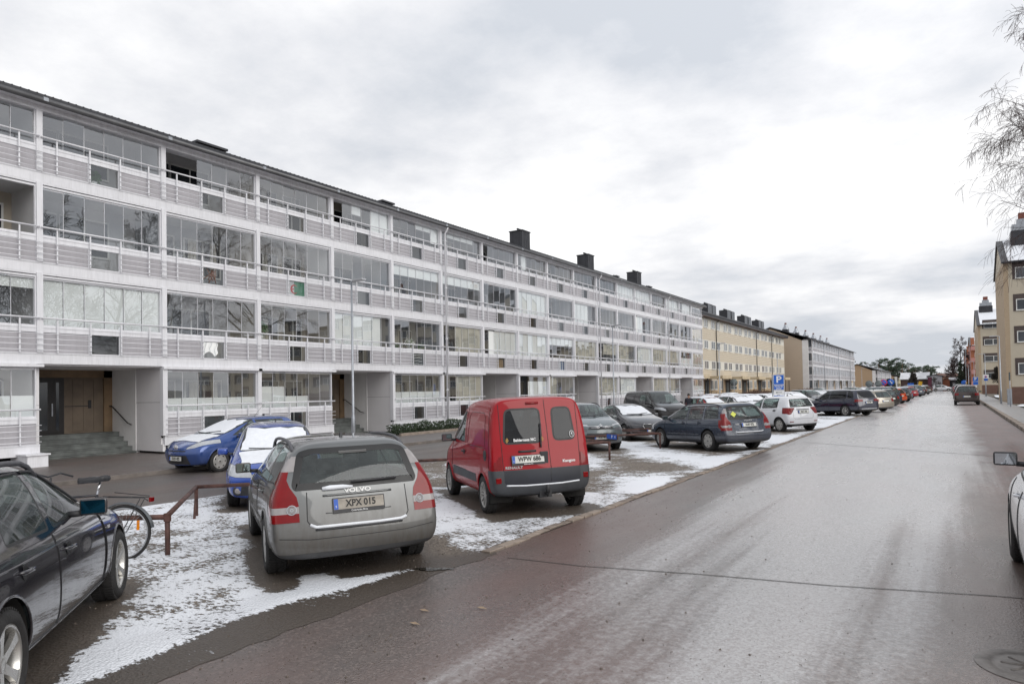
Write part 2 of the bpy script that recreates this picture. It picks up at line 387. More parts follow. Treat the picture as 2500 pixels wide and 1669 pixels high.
def balcony_frame(top=False, ground=False, dark_groove=True):
    m = MB(); b = BAY
    z0 = .0
    m.box(-.06, .05, 0, b, z0, .34)                    # fascia
    m.box(-.05, .065, 0, b, .30, .345)
    m.box(-.05, .04, .08, b-.08, .97, 1.15)            # parapet beam
    m.box(.0, .055, .08, b-.08, 1.10, 1.14)
    zt = 2.46 if top else 2.68
    m.box(-.10, .10, -.085, .085, .345, zt+.12 if top else 2.8)      # column
    if top:
        m.box(-.10, .045, .085, b-.085, 2.46, 2.54); m.box(-.08, .06, 0, b, 2.54, 2.62)
    else:
        m.box(-.10, .02, .085, b-.085, 2.66, 2.72); m.box(-.10, .05, .085, b-.085, 2.745, 2.798)
    for y in (.087, b-.115): m.box(-.06, .03, y, y+.028, 1.15, zt)
    m.box(-.09, .03, .115, b-.115, 1.15, 1.185)
    for y in (.367*b, .613*b): m.box(-.03, .02, y-.02, y+.02, .345, .97)
    # slab
    m.box(-DEP, -.06, 0, b, .05, .26)
    return m.mesh('balcony', [ALU])
def balcony_panel(k):
    m = MB(); b = BAY
    if k: m.box(-.02, .0, .085, .367*b-.02, .345, .97)
    else: m.box(-.02, .0, .613*b+.02, b-.085, .345, .97)
    return m.mesh('panel', [LILAC])
def balcony_rail():
    m = MB(); b = BAY
    m.tube([(.15, .02, 1.40), (.15, b-.02, 1.40)], .027, 8)
    for f in (.12, .367, .613, .858):
        m.box(.10, .14, f*b-.02, f*b+.02, .345, 1.39)
    for z in (.42, .59, .76, .92):
        m.tube([(.16, .0, z), (.16, .372*b, z)], .012, 6); m.tube([(.16, .608*b, z), (.16, b, z)], .012, 6)
    return m.mesh('railing', [ALU2])
def balcony_glaz(seed, top, open_=(), folded=False):
    rnd = random.Random(seed); m = MB(); b = BAY; n = 6; w = (b-.2)/n; zt = 2.46 if top else 2.67
    for i in range(n):
        if i in open_: continue
        y0 = .1+i*w+.004; y1 = .1+(i+1)*w-.004; t = rnd.uniform(-.009, .009); t2 = rnd.uniform(-.022, .022)
        m.m = 0
        m.add([(-.04-t, y0, 1.18), (-.04+t, y1, 1.18), (-.04+t+t2, y1, zt), (-.04-t+t2, y0, zt)], [(0, 1, 2, 3)])
        m.m = 1
        m.box(-.05, -.034, y1-.004, y1+.006, 1.18, zt)
        m.box(-.055, -.03, y0, y1, zt-.06, zt); m.box(-.055, -.03, y0, y1, 1.18, 1.20)
    for i in (open_[:1] if folded else []):
        m = MB()
        for q in range(len(open_)):   # folded panes at the end
            m.m = 0; yy = .16+q*.05
            m.add([(-.04, yy, 1.18), (-.65, yy, 1.18), (-.65, yy, zt), (-.04, yy, zt)], [(0, 1, 2, 3)])
    return m.mesh('folded_panes' if folded else 'glazing', [BGLASS, ALU2], fixn=False)
def back_wall_mesh(depth=DEP, var=0):
    m = MB(); b = BAY; x = -depth
    m.m = 0; m.box(x-.1, x, 0, b, 0, 2.8)
    m.box(x, -.11, -.04, .04, .26, 2.8)
    m.m = 1; m.box(x, -.1, .04, b-.04, 2.74, 2.795)
    for (y0, y1, z0, z1) in (((.35, 1.25, .3, 2.3), (1.35, 2.9, 1.1, 2.3)), ((2.7, 3.6, .3, 2.3), (.5, 2.3, 1.0, 2.3)), ((.5, 1.4, .3, 2.3), (1.9, 3.4, .95, 2.3)))[var]:
        m.m = 2; m.box(x, x+.05, y0-.07, y1+.07, z0-.07, z1+.07)
        m.m = 3; m.box(x, x+.06, y0, y1, z0, z1)
        m.m = 2; m.box(x, x+.07, (y0+y1)/2-.03, (y0+y1)/2+.03, z0, z1)
    if var:
        m.m = 4
        for k in range(9): yy = (.55 if var == 1 else 2.0)+k*.07+(.3 if k > 4 else 0)*2; m.box(x+.075, x+.10+.02*(k % 2), yy, yy+.065, 1.0, 2.28)
    return m.mesh('back_wall', [(INWALL, mat('back_wall_warm', (.46, .41, .34), .8, 0, .06, 1), mat('back_wall_cool', (.30, .32, .34), .8, 0, .06, 1))[var], INCEIL, WFRAME, DARKW, CURT])
def blind_mesh(kind, p0, p1, f0, f1, top):
    m = MB(); b = BAY; w = (b-.2)/6; zt = 2.3 if top else 2.6; H = zt-1.2
    for i in range(p0, p1):
        y0 = .1+i*w+.012; y1 = .1+(i+1)*w-.012
        m.box(-.10, -.09, y0, y1, 1.2+H*f0, 1.2+H*f1)
        m.box(-.105, -.085, y0, y1, 1.2+H*f0-.015, 1.2+H*f0)
    return m.mesh('blind', [kind])
BM = {}
BM['frame0'] = balcony_frame(); BM['frame1'] = balcony_frame(True)
BM['panel'] = balcony_panel(0); BM['panel2'] = balcony_panel(1); BM['rail'] = balcony_rail(); BM['back'] = [back_wall_mesh(var=k) for k in range(3)]
for t in (0, 1):
    for s_ in range(4): BM['gl', t, s_] = balcony_glaz(s_*7+t, bool(t))
def spanel():
    m = MB(); b = BAY; m.add([(-.006, .367*b+.02, .35), (-.006, .613*b-.02, .35), (-.006, .613*b-.02, .965), (-.006, .367*b+.02, .965)], [(0, 1, 2, 3)]); return m.mesh('smoked_pane', [SGLASS], fixn=False)
BM['sp'] = spanel()
SPECIAL = {  # (bay, floor): (kind, first pane, last pane, f0, f1) blinds
 (0, 2 - 1): [(BLIND, 0, 6, 0, 1)], (-1, 1): [(BLIND, 3, 6, .8, 1)], (-1, 0): [(BLIND, 0, 6, 0, .45)],
 (1, 0): [(BLIND, 0, 6, 0, .33)], (2, 0): [(BLIND, 0, 2, 0, .62), (BLIND, 2, 4, 0, .33)],
 (3, 1): [(BLINDW, 0, 5, 0, 1)], (3, 3): [(BLINDW, 2, 3, .55, 1), (BLINDW, 4, 6, 0, 1)], (4, 3): [(BLINDW, 3, 6, .7, 1), (BLINDW, 5, 6, .2, .7)],
 (4, 2): [(BLINDW, 0, 6, .68, 1)], (5, 2): [(BLINDW, 0, 6, .68, 1)], (5, 3): [(BLINDW, 1, 5, .72, 1)],
 (4, 0): [(BLIND, 0, 6, 0, .4)], (5, 1): [(CURT, 2, 6, 0, 1)], (5, 0): [(CURT, 2, 6, 0, 1)], (6, 1): [(BLIND, 1, 6, 0, 1)], (7, 1): [(BLINDW, 0, 6, 0, 1)],
 (7, 2): [(BLINDW, 0, 6, 0, 1)], (7, 3): [(BLINDW, 1, 2, .1, 1)], (8, 1): [(BLINDW, 0, 6, .65, 1)], (9, 1): [(CURT, 0, 6, 0, 1)], (9, 2): [(BLINDW, 0, 4, 0, 1)],
 (10, 0): [(CURT, 0, 6, 0, 1)], (11, 0): [(BLINDW, 1, 6, 0, 1)], (10, 1): [(CURT, 2, 6, .4, 1)], (11, 1): [(CURT, 0, 4, 0, 1)], (12, 1): [(BLIND, 1, 6, 0, 1)],
 (11, 3): [(BLINDW, 0, 6, 0, 1)], (12, 3): [(BLIND, 0, 6, 0, 1)], (13, 1): [(CURT, 0, 6, 0, 1)], (13, 0): [(CURT, 0, 6, 0, 1)], (14, 0): [(CURT, 0, 4, 0, 1)], (14, 1): [(CURT, 0, 6, .2, 1)],
 (12, 2): [(BLINDW, 0, 3, 0, 1)], (14, 3): [(BLIND, 0, 6, 0, 1)], (15, 1): [(BLINDW, 0, 6, 0, .6)], (16, 1): [(CURT, 0, 6, 0, .7)], (16, 0): [(BLIND, 0, 6, 0, .5)], (15, 3): [(BLINDW, 2, 6, 0, 1)],
 (8, 0): [(CURT, 0, 2, 0, 1)], (7, 0): [(BLIND, 2, 6, 0, .8)]}
OPEN = {(1, 3): (0, 1), (3, 3): (0,), (6, 3): (0,), (-1, 2): (5, 4), (7, 0): (0, 1), (12, 2): (0,), (6, 1): (1,), (-1, 1): (0, 1, 2, 3)}

def balcony(parent, n, fl, y, z):
    top = fl == 3
    o = link('balcony', BM['frame1' if top else 'frame0'], parent, (XF, y, z))
    link('panel', BM['panel'], o); link('panel', BM['panel2'], o); link('railing', BM['rail'], o)
    op = OPEN.get((n, fl))
    link('glazing', balcony_glaz(n, top, op) if op else BM['gl', int(top), (n*3+fl) % 4], o)
    if op: link('folded_panes', balcony_glaz(n, top, op, True), o)
    link('smoked_pane', BM['sp'], o); link('back_wall', BM['back'][(n*5+fl*3+(n*fl) % 2) % 3], o)
    for (k, a, c, f0, f1) in SPECIAL.get((n, fl), []): link('blind', blind_mesh(k, a, c, f0, f1, top), o)
    return o

A = empty('apartment_block', (XF, 30, 0), label='long four storey white apartment block with glazed balconies behind the parking', cat='building')
def PA(name, mb, mats, **k):
    o = mb.build(name, mats, A, **k); o.location = (-XF, -30, 0); return o
A_objs = []
Y00 = 9.80
NB = list(range(-2, 17))
for n in NB:
    for fl in range(4):
        if fl == 0 and n % 3 == 0: continue
        o = balcony(A, n, fl, Y00+BAY*n, .2+FH*fl)
        o.location = (0, Y00+BAY*n-30, .2+FH*fl)
YA0 = Y00+BAY*NB[0]; YA1 = Y00+BAY*(NB[-1]+1)
m = MB()     # main walls behind and at the ends
m.box(-34.5, -27.0, YA0, YA1, -.3, 11.2)
m.box(-27.0, XF-DEP-.1, YA1-.2, YA1, -.3, 11.2); m.box(-27.0, XF-DEP-.1, YA0, YA0+.2, -.3, 11.2)
m.box(-27.2, XF-DEP-.1, YA0, YA1, 2.95, 3.2)
PA('wall', m, [PLASTER])
m = MB()     # black boxes painting in the shade of the void under the ground floor balconies
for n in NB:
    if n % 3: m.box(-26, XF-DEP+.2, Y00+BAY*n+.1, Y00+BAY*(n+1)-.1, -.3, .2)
PA('void_shade', m, [BLACKP])
for n in NB:     # ground floor side cheeks, wing walls
    if n % 3 == 0:
        ws_ = []
        y0 = Y00+BAY*n; y1 = y0+BAY
        for y in (y0, y1):
            s_ = 1 if y == y0 else -1; m = MB(); ws_.append(m)
            m.m = 0; m.box(XF-DEP, XF-.11, y-.046, y+.046, .22, 2.95); m.box(XF-DEP, XF-.0, y-.052, y+.052, -.02, .24)
            m.m = 1; m.box(-27.0, XF-DEP-.02, y-.06, y+.06, -.3, 2.99); m.box(XF-DEP-.03, XF-DEP+.03, y-.07, y+.07, -.3, 2.99)
            m.m = 2; m.box(XF-DEP, XF-.11, y-.049, y+.049, 1.72, 1.73)
            PA('side_wall', m, [PANELW, PLASTER, BLACKP])
        m = MB(); m.box(-27.0, XF-.05, y0+.07, y1-.07, 2.955, 2.995); PA('entrance_ceiling', m, [PANELW])
m = MB()    # cornice over the glazed ground floor
for n in NB:
    if n % 3: m.box(XF-.1, XF+.16, Y00+BAY*n-.08, Y00+BAY*(n+1)+.08, 2.90, 2.985)
PA('cornice', m, [ALU])
for n in NB:   # entrances
    if n % 3: continue
    y0 = Y00+BAY*n; y1 = y0+BAY
    e = MB()
    e.m = 0
    e.box(-27.02, -26.86, y0+.06, y0+.3, .6, 2.95); e.box(-27.02, -26.86, y1-.36, y1-.06, .6, 2.95); e.box(-27.02, -26.86, y0+.06, y1-.06, 2.68, 2.95)
    e.m = 1; e.box(-27.2, -26.95, y0+.3, y1-.3, .5, 2.7)
    yd = y0+.9
    for k in range(6): e.box(-26.95, -26.935, y0+1.45+k*.36, y0+1.45+k*.36+.345, .72, 2.62)
    e.m = 2; e.box(-26.93, -26.92, y0+2.25, y0+3.1, 1.62, 1.65); e.box(-26.93, -26.90, y0+3.05, y0+3.15, 1.55, 1.85)
    ent = PA('entrance', e, [WOOD, WOODP, BLACKP])
    dm = MB(); dm.m = 0; dm.box(-26.95, -26.90, y0+.7, y0+2.22, .65, 2.66)
    dm.m = 1; dm.box(-26.91, -26.89, y0+1.1, y0+1.68, .8, 2.5); dm.box(-26.91, -26.89, y0+1.95, y0+2.05, .8, 2.5)
    dm.m = 2; dm.box(-26.90, -26.86, y0+1.80, y0+1.84, 1.3, 1.75)
    do = dm.build('door', [mat('dark_door', (.018, .015, .014), .4), DARKW, GALV], ent)
    st = MB()
    for k in range(5):
        zt = -.2+.17*(k+1)
        st.box(-26.9, -25.15-.30*k, y0+.08, y1-.08-.0, zt-.17, zt); st.box(-26.9, -25.13-.30*k, y0+.08, y1-.08, zt-.035, zt-.003)
    so_ = PA('steps', st, [SLATE])
    hr = MB(); yy = y1-.16
    hr.tube([(-26.95, yy, 1.62), (-26.7, yy, 1.60), (-25.6, yy, .98), (-25.35, yy, .92)], .022)
    for x, z in ((-26.6, 1.52), (-25.75, 1.04)): hr.tube([(x, yy, z), (x, yy+.1, z-.05)], .012, 5)
    PA('handrail', hr, [BLACKP])
m = MB()  # roof and eaves
m.m = 0
m.prism([(XF+.42, 11.08), (XF+.42, 11.22), (-29, 13.05), (-35, 11.4), (-35, 11.2), (-29, 12.85), (XF, 11.0)], YA1-YA0+.6, lambda a, b_, t: (a, YA0-.3+t, b_))
for k in range(int((YA1-YA0)/.22)): m.tube([(XF+.44, YA0+k*.22, 11.215), (XF-.5, YA0+k*.22, 11.45)], .016, 5, cap=False)
roof = PA('roof', m, [DARKMETAL])
m = MB()
m.tube([(XF+.45, YA0, 11.02), (XF+.45, YA1+.3, 11.02)], .085, 10); m.m = 1
for n in NB: m.box(XF+.37, XF+.545, Y00+BAY*n-.07, Y00+BAY*n+.07, 10.99, 11.1)
g = m.build('gutter', [mat('grey_gutter', (.12, .12, .125), .4, .4, .3, 1), GALV], roof)
m = MB(); m.box(XF-.3, XF+.12, YA0, YA1, 10.82, 11.0); m.box(XF-.3, XF+.36, YA0, YA1, 10.98, 11.04)
PA('eaves_board', m, [ALU])
for n in (5, 10, 14):
    m = MB(); y = Y00+BAY*n+.16; x = XF+.26
    m.tube([(XF+.45, y, 10.98), (XF+.42, y, 10.86), (x, y, 10.66), (x, y, -.1)], .055, 8)
    for z in (2, 4.8, 7.6, 10.2): m.tube([(x, y, z), (x, y, z+.06)], .07, 8)
    PA('downpipe', m, [ALU2])
for y, h in ((47.0, 14.8), (58.9, 14.75), (70.9, 14.75)):
    m = MB(); m.m = 0; m.box(-29.7, -28.5, y-.6, y+.6, 12.4, h); m.box(-29.75, -28.45, y-.65, y+.65, h-.06, h+.02)
    for k in (-.3, .0, .3):
        m.box(-29.72, -28.48, y+k-.012, y+k+.012, 12.5, h-.07)
        m.tube([(-29.1, y+k, h), (-29.1, y+k, h+.2)], .06, 8); m.tube([(-29.1, y+k, h+.18), (-29.1, y+k, h+.24)], .1, 8)
    for k in (-.3, .3): m.box(-29.1+k-.012, -29.1+k+.012, y-.62, y+.62, 12.5, h-.07)
    ch = m.build('chimney', [DARKMETAL], roof)
for y, l in ((15.7, 1.3), (25.4, .9), (53.5, .7), (61.0, .9)):
    if y > YA1: continue
    m = MB(); m.box(XF-.6, XF+.1, y-l/2, y+l/2, 11.42, 11.50); m.tube([(XF-.3, y, 11.2), (XF-.3, y, 11.6)], .05, 6)
    m.build('roof_hatch', [DARKMETAL], roof)

# flat blind "flag", plants, laundry hanging on the balconies
def fz(n, fl): return Y00+BAY*n, .2+FH*fl
y, z = fz(2, 2)
m = MB(); x = XF-.02
ya, yb = y+.372*BAY, y+.608*BAY; ymid = ya+(yb-ya)*.42
m.m = 0; m.box(x-.002, x, ya, ymid, z+.36, z+.96); m.m = 1; m.box(x-.002, x, ymid, yb, z+.36, z+.96)
m.m = 2
cy_, cz_ = ymid, z+.62; pts = []
for k in range(17):
    a = R(40+280*k/16); pts.append((cy_+.0+.20*math.cos(a), cz_+.20*math.sin(a)))
for k in range(17):
    a = R(320-280*k/16); pts.append((cy_+.045+.155*math.cos(a), cz_+.155*math.sin(a)))
n_ = 17
m.add([(x+.002, p[0], p[1]) for p in pts], [(k, k+1, 2*n_-2-k, 2*n_-1-k) for k in range(n_-1)])
st_ = []
for k in range(10):
    a = R(90+36*k); r_ = .075 if k % 2 == 0 else .03; st_.append((x+.003, cy_+.06-.12+r_*math.cos(a), cz_+r_*math.sin(a)))
m.add(st_, [tuple(range(10))])
fo = m.build('flag', [mat('flag_white', (.75, .75, .75), .8), mat('flag_green', (.04, .26, .13), .8), mat('flag_red', (.6, .03, .03), .8)])
tag(fo, 'green and white flag with red crescent and star hung behind a third floor balcony pane', 'flag')
LEAF = mat('houseplant_leaf', (.05, .14, .04), .5, 0, .4, 8)
def leafball(m, c, r, n, size, rnd, flat=1.0):
    for _ in range(n):
        d = Vector((rnd.gauss(0, 1), rnd.gauss(0, 1), rnd.gauss(0, 1)*flat)); d.normalize(); p = Vector(c)+d*r*rnd.uniform(.3, 1)
        u = Vector((rnd.gauss(0, 1), rnd.gauss(0, 1), rnd.gauss(0, 1))).normalized(); v = u.orthogonal().normalized()
        s_ = size*rnd.uniform(.6, 1.3)
        m.add([p-u*s_, p+v*s_*.5, p+u*s_, p-v*s_*.5], [(0, 1, 2, 3)])
rnd = random.Random(3)
for (n, fl, dy, dz, h, lab) in ((2, 1, .35, 1.3, .55, 'tall green houseplant behind the balcony glass at a column'), (4, 1, .8, 1.15, .3, 'low leafy green plant left of the white flowers on the balcony'),
                                (4, 1, 2.6, 1.15, .35, 'dark green plant at the right end of the flowering balcony'), (0, 3, 1.75, .42, .4, 'green plant in a white pot behind the top floor smoked pane')):
    y, z = fz(n, fl); p = empty('potted_plant', (XF-.3, y+dy, z+dz-.1), label=lab, cat='plant', group=None)
    m = MB(); m.lathe([(0, 0), (.09, 0), (.12, .18), (.10, .18), (.09, .14), (0, .14)], n=12); m.build('pot', [BLINDW], p)
    m = MB(); leafball(m, (0, 0, h*.8), h*.6, 260, .06, rnd, 1.2)
    m.build('foliage', [LEAF], p, fixn=False)
y, z = fz(4, 1); p = empty('potted_plant', (XF-.3, y+1.7, z+1.1), label='white flowering plant on the second storey balcony beside the drainpipe', cat='plant')
m = MB(); m.lathe([(0, 0), (.08, 0), (.11, .16), (0, .16)], n=12); m.build('pot', [BLINDW], p)
m = MB(); leafball(m, (0, 0, .38), .26, 160, .05, rnd); m.m = 1; leafball(m, (0, 0, .44), .28, 120, .05, rnd); m.build('foliage', [LEAF, BLINDW], p, fixn=False)
y, z = fz(1, 1)
m = MB(); N = 14
grid = []
for i in range(N+1):
    for j in range(9): grid.append((XF+.003+.012*math.sin(i*1.3+j*.3), y+.38*BAY+.62*i/N+.02*math.sin(j), z+.95-.55*j/8*(1-.35*abs(math.sin(i*.28)))))
m.add(grid, [(i*9+j, i*9+9+j, i*9+10+j, i*9+j+1) for i in range(N) for j in range(8)], True)
tag(m.build('blanket', [BLINDW]), 'pale grey knitted blanket hung in a first floor balcony opening', 'blanket')
y, z = fz(1, 2)
m = MB()
for k in range(9):
    m.tube([(XF-.12, y+.4*BAY+rnd.uniform(0, .7), z+.4+rnd.uniform(0, .2)), (XF-.12, y+.4*BAY+rnd.uniform(0, .7), z+.95)], .022, 5)
tag(m.build('folding_chair', [mat('orange_wood', (.28, .09, .03), .6)]), 'orange wooden folded chair behind a smoked balcony pane on the third row', 'chair')
y, z = fz(4, 1)
m = MB()
for k in range(4):
    m.box(XF-.2, XF-.05, y+.4*BAY, y+.6*BAY, z+.4+k*.16, z+.42+k*.16)
    m.tube([(XF-.05, y+.4*BAY, z+.4+k*.14), (XF-.05, y+.59*BAY, z+.54+k*.14)], .012, 5)
tag(m.build('shelf_rack', [BLINDW]), 'white folding shelf rack behind the pane under the flowers', 'rack')
y, z = fz(6, 1); m = MB(); m.box(XF-.15, XF-.1, y+.42*BAY, y+.6*BAY, z+.36, z+.88)
tag(m.build('cardboard_sheet', [mat('cardboard', (.38, .26, .14), .8)]), 'tan board leaning behind a balcony pane right of the drainpipe', 'board')
y, z = fz(8, 1); m = MB()
for k in range(6): m.m = k % 2; m.box(XF-.05, XF-.03, y+.38*BAY+k*.14, y+.38*BAY+k*.14+.135, z+.36, z+.95)
tag(m.build('striped_towel', [BLINDW, mat('blue_cloth', (.05, .15, .4), .8)]), 'blue and white striped towel behind a smoked balcony pane', 'towel')

# ------------------------------------------------------------------ beige block with white window bands
CORR = None
def corr():
    m, nt, b = nt_new('beige_corrugated_sheet')
    v = tex_obj(nt); wv = node(nt, 'ShaderNodeTexWave'); wv.bands_direction = 'Z'; wv.inputs['Scale'].default_value = 1.1; wv.wave_profile = 'SAW'; L(nt, v, wv.inputs['Vector'])
    L(nt, ramp(nt, wv.outputs['Fac'], [(0, (.10, .08, .05)), (.16, (.58, .51, .40)), (1, (.66, .59, .48))]), b.inputs['Base Color'])
    b.inputs['Roughness'].default_value = .55; bump(nt, b, wv.outputs['Fac'], .6, .05); return m
CORR = corr()
def brick(name, c1, c2, sc=1):
    m, nt, b = nt_new(name)
    tc = node(nt, 'ShaderNodeTexCoord'); sp = node(nt, 'ShaderNodeSeparateXYZ'); L(nt, tc.outputs['Object'], sp.inputs[0])
    cbn = node(nt, 'ShaderNodeCombineXYZ'); L(nt, mth(nt, 'ADD', sp.outputs['X'], sp.outputs['Y']), cbn.inputs[0]); L(nt, sp.outputs['Z'], cbn.inputs[1])
    bt = node(nt, 'ShaderNodeTexBrick'); L(nt, cbn.outputs[0], bt.inputs['Vector']); bt.inputs['Scale'].default_value = 4*sc
    bt.inputs['Color1'].default_value = (*c1, 1); bt.inputs['Color2'].default_value = (*c2, 1); bt.inputs['Mortar'].default_value = (*[x*.75 for x in c1], 1)
    bt.inputs['Mortar Size'].default_value = .02
    L(nt, mixc(nt, mth(nt, 'MULTIPLY', nz(nt, tc.outputs['Object'], .5, 4), .4), bt.outputs['Color'], tuple(x*.7 for x in c1)), b.inputs['Base Color']); b.inputs['Roughness'].default_value = .85
    return m
YBR = brick('yellow_brick', (.60, .49, .38), (.53, .43, .33))
YBR2 = brick('pale_brick', (.50, .39, .27), (.46, .35, .24))
BPL = mat('beige_render', (.50, .38, .25), .85, 0, .08, .5)
WBAND = mat('white_band_render', (.64, .62, .56), .8, 0, .08, .4)
BROWNT = mat('brown_trim', (.09, .055, .045), .6, 0, .2, 1)

def wmesh(w, h, axis, sashes=2, pane=WINDOWM):
    """window facing +X (axis x) or -Y (axis y), origin at its lower middle; returns (frame mesh, pane mesh)"""
    f = MB(); p = MB()
    def B(mb, a0, a1, o0, o1, z0, z1):
        if axis == 'x': mb.box(o0, o1, a0, a1, z0, z1)
        else: mb.box(a0, a1, -o1, -o0, z0, z1)
    t = .07
    B(f, -w/2, -w/2+t, -.05, .04, 0, h); B(f, w/2-t, w/2, -.05, .04, 0, h); B(f, -w/2+t, w/2-t, -.05, .04, 0, t); B(f, -w/2+t, w/2-t, -.05, .04, h-t, h)
    for k in range(1, sashes): a = -w/2+w*k/sashes; B(f, a-.05, a+.05, -.05, .04, t, h-t)
    B(f, -w/2-.04, w/2+.04, .04, .09, -.03, 0)
    B(p, -w/2+t, w/2-t, -.03, 0, t, h-t)
    return f.mesh('window', [WFRAME]), p.mesh('pane', [pane])
def place_win(parent, ms, loc):
    o = link('window', ms[0], parent, loc); link('pane', ms[1], o); return o
def curtain_pane(name, seed):
    m, nt, b = nt_new(name)
    oi = node(nt, 'ShaderNodeObjectInfo'); v = tex_obj(nt, (1, 1, 1), 'Object')
    c = mixc(nt, oi.outputs['Random'], (.04, .05, .06), (.40, .40, .38)); wv = nz(nt, v, 2.2, 3)
    L(nt, mixc(nt, wv, c, (.16, .17, .18)), b.inputs['Base Color']); b.inputs['Roughness'].default_value = .05; b.inputs['Specular IOR Level'].default_value = 1
    return m
PANE2 = curtain_pane('curtained_pane', 1)
Bd = empty('terraced_block', (-27.8, 110, 0), label='beige corrugated apartment block with white window bands behind the parking sign', cat='building')
def PBd(name, mb, mats, **k):
    o = mb.build(name, mats, Bd, **k); o.location = (27.8, -110, 0); return o
XB = -27.8; yb0, yb1 = YA1+.05, 145.0
m = MB(); m.m = 0; m.box(-38, XB-.12, yb0, yb1, -.3, 11.5)
for z0, z1 in ((8.40, 9.95), (5.60, 7.12), (2.95, 4.36)): m.m = 1; m.box(XB-.12, XB, yb0, yb1, z0, z1)
for z0, z1 in ((9.95, 11.45), (7.12, 8.40), (4.36, 5.60)): m.m = 2; m.box(XB-.12, XB-.03, yb0, yb1, z0, z1)
m.m = 3; m.box(XB-.12, XB-.03, yb0, yb1, -.3, 2.95)
PBd('wall', m, [BPL, CORR, WBAND, BPL])
m = MB(); m.prism([(XB+.75, 11.45), (XB+.75, 11.85), (-30.6, 13.3), (-38, 11.9), (-38, 11.5), (XB, 11.45)], yb1-yb0+.4, lambda a, c, t: (a, yb0+t, c))
m.m = 1; m.box(XB+.60, XB+.74, yb0, yb1+.3, 11.40, 11.60)
m.m = 0; m.box(XB+.72, XB+.86, yb0, yb1+.4, 11.72, 11.88)
rB = PBd('roof', m, [DARKMETAL, BROWNT])
m = MB(); m.box(XB-.1, XB+.7, yb0, yb1, 11.38, 11.42); PBd('soffit', m, [BROWNT])
for y in (101.9, 104.2, 112.4, 115.0, 123.5, 126.2, 134.0, 136.4):
    m = MB(); m.m = 0; m.box(-31.2, -29.9, y-1.0, y+1.0, 12.6, 14.35)
    m.m = 1
    for k in range(5): m.box(-29.9, -29.87, y-.8+k*.4, y-.8+k*.4+.14, 12.9, 14.2)
    m.m = 0
    for k in (-.6, 0, .6): m.tube([(-30.5, y+k, 14.3), (-30.5, y+k, 14.6)], .12, 8)
    m.build('chimney', [DARKMETAL, GALV], rB)
W2 = wmesh(1.75, 1.12, 'x', 2, PANE2)
wy = [85.5, 91.4, 97.2, 103.4, 109.6, 115.6, 121.4, 127.4, 133.3, 139.4]
for fl, z in ((0, 10.08), (1, 7.2), (2, 4.42)):
    for y in wy:
        for d_ in (-1.25, 1.25): place_win(Bd, W2, (0, y+d_-110, z))
W3 = wmesh(1.5, 1.35, 'x', 2, PANE2)
for i in range(6):
    y = 82.5+i*10.2
    for d_ in (1.6, 3.5, 6.4): place_win(Bd, W3, (0, y+d_+.6-110, 1.55))
    m = MB(); m.m = 0; m.box(XB-.3, XB-.02, y-1.1, y+1.1, -.2, 2.9); m.m = 1; m.box(XB-.04, XB+.0, y-.5, y+.6, .5, 2.6)
    PBd('door', m, [mat('dark_recess', (.07, .06, .055), .8), mat('door_green_grey', (.10, .12, .12), .5)])
    m = MB(); m.m = 0; m.box(XB, XB+2.6, y-2.2, y+2.2, 3.05, 3.4); m.box(XB+2.6, XB+2.75, y-2.25, y+2.25, 3.02, 3.45)
    PBd('canopy', m, [mat('cream_board', (.56, .46, .31), .6, 0, .1, 1)])
    m = MB()
    for (a, c) in ((2.55, -1.6), (2.55, 1.9)): m.box(XB+a-.05, XB+a+.05, y+c-.05, y+c+.05, -.2, 3.05)
    for c in (-1.3, 1.3):
        m.tube([(XB+.1, y+c, 1.45), (XB+2.4, y+c, .85)], .025, 5); m.tube([(XB+.1, y+c, 1.0), (XB+2.4, y+c, .4)], .02, 5)
        for k in range(4): m.box(XB+.2+k*.7-.015, XB+.2+k*.7+.015, y+c-.015, y+c+.015, -.1, 1.42-.18*k)
    PBd('canopy_post', m, [BLACKP])
for y in (97.3, 121.3, 133.2):
    m = MB(); m.tube([(XB+.7, y, 11.6), (XB+.6, y, 11.4), (XB+.1, y, 11.0), (XB+.1, y, 3.0)], .06, 6); PBd('downpipe', m, [BLACKP])

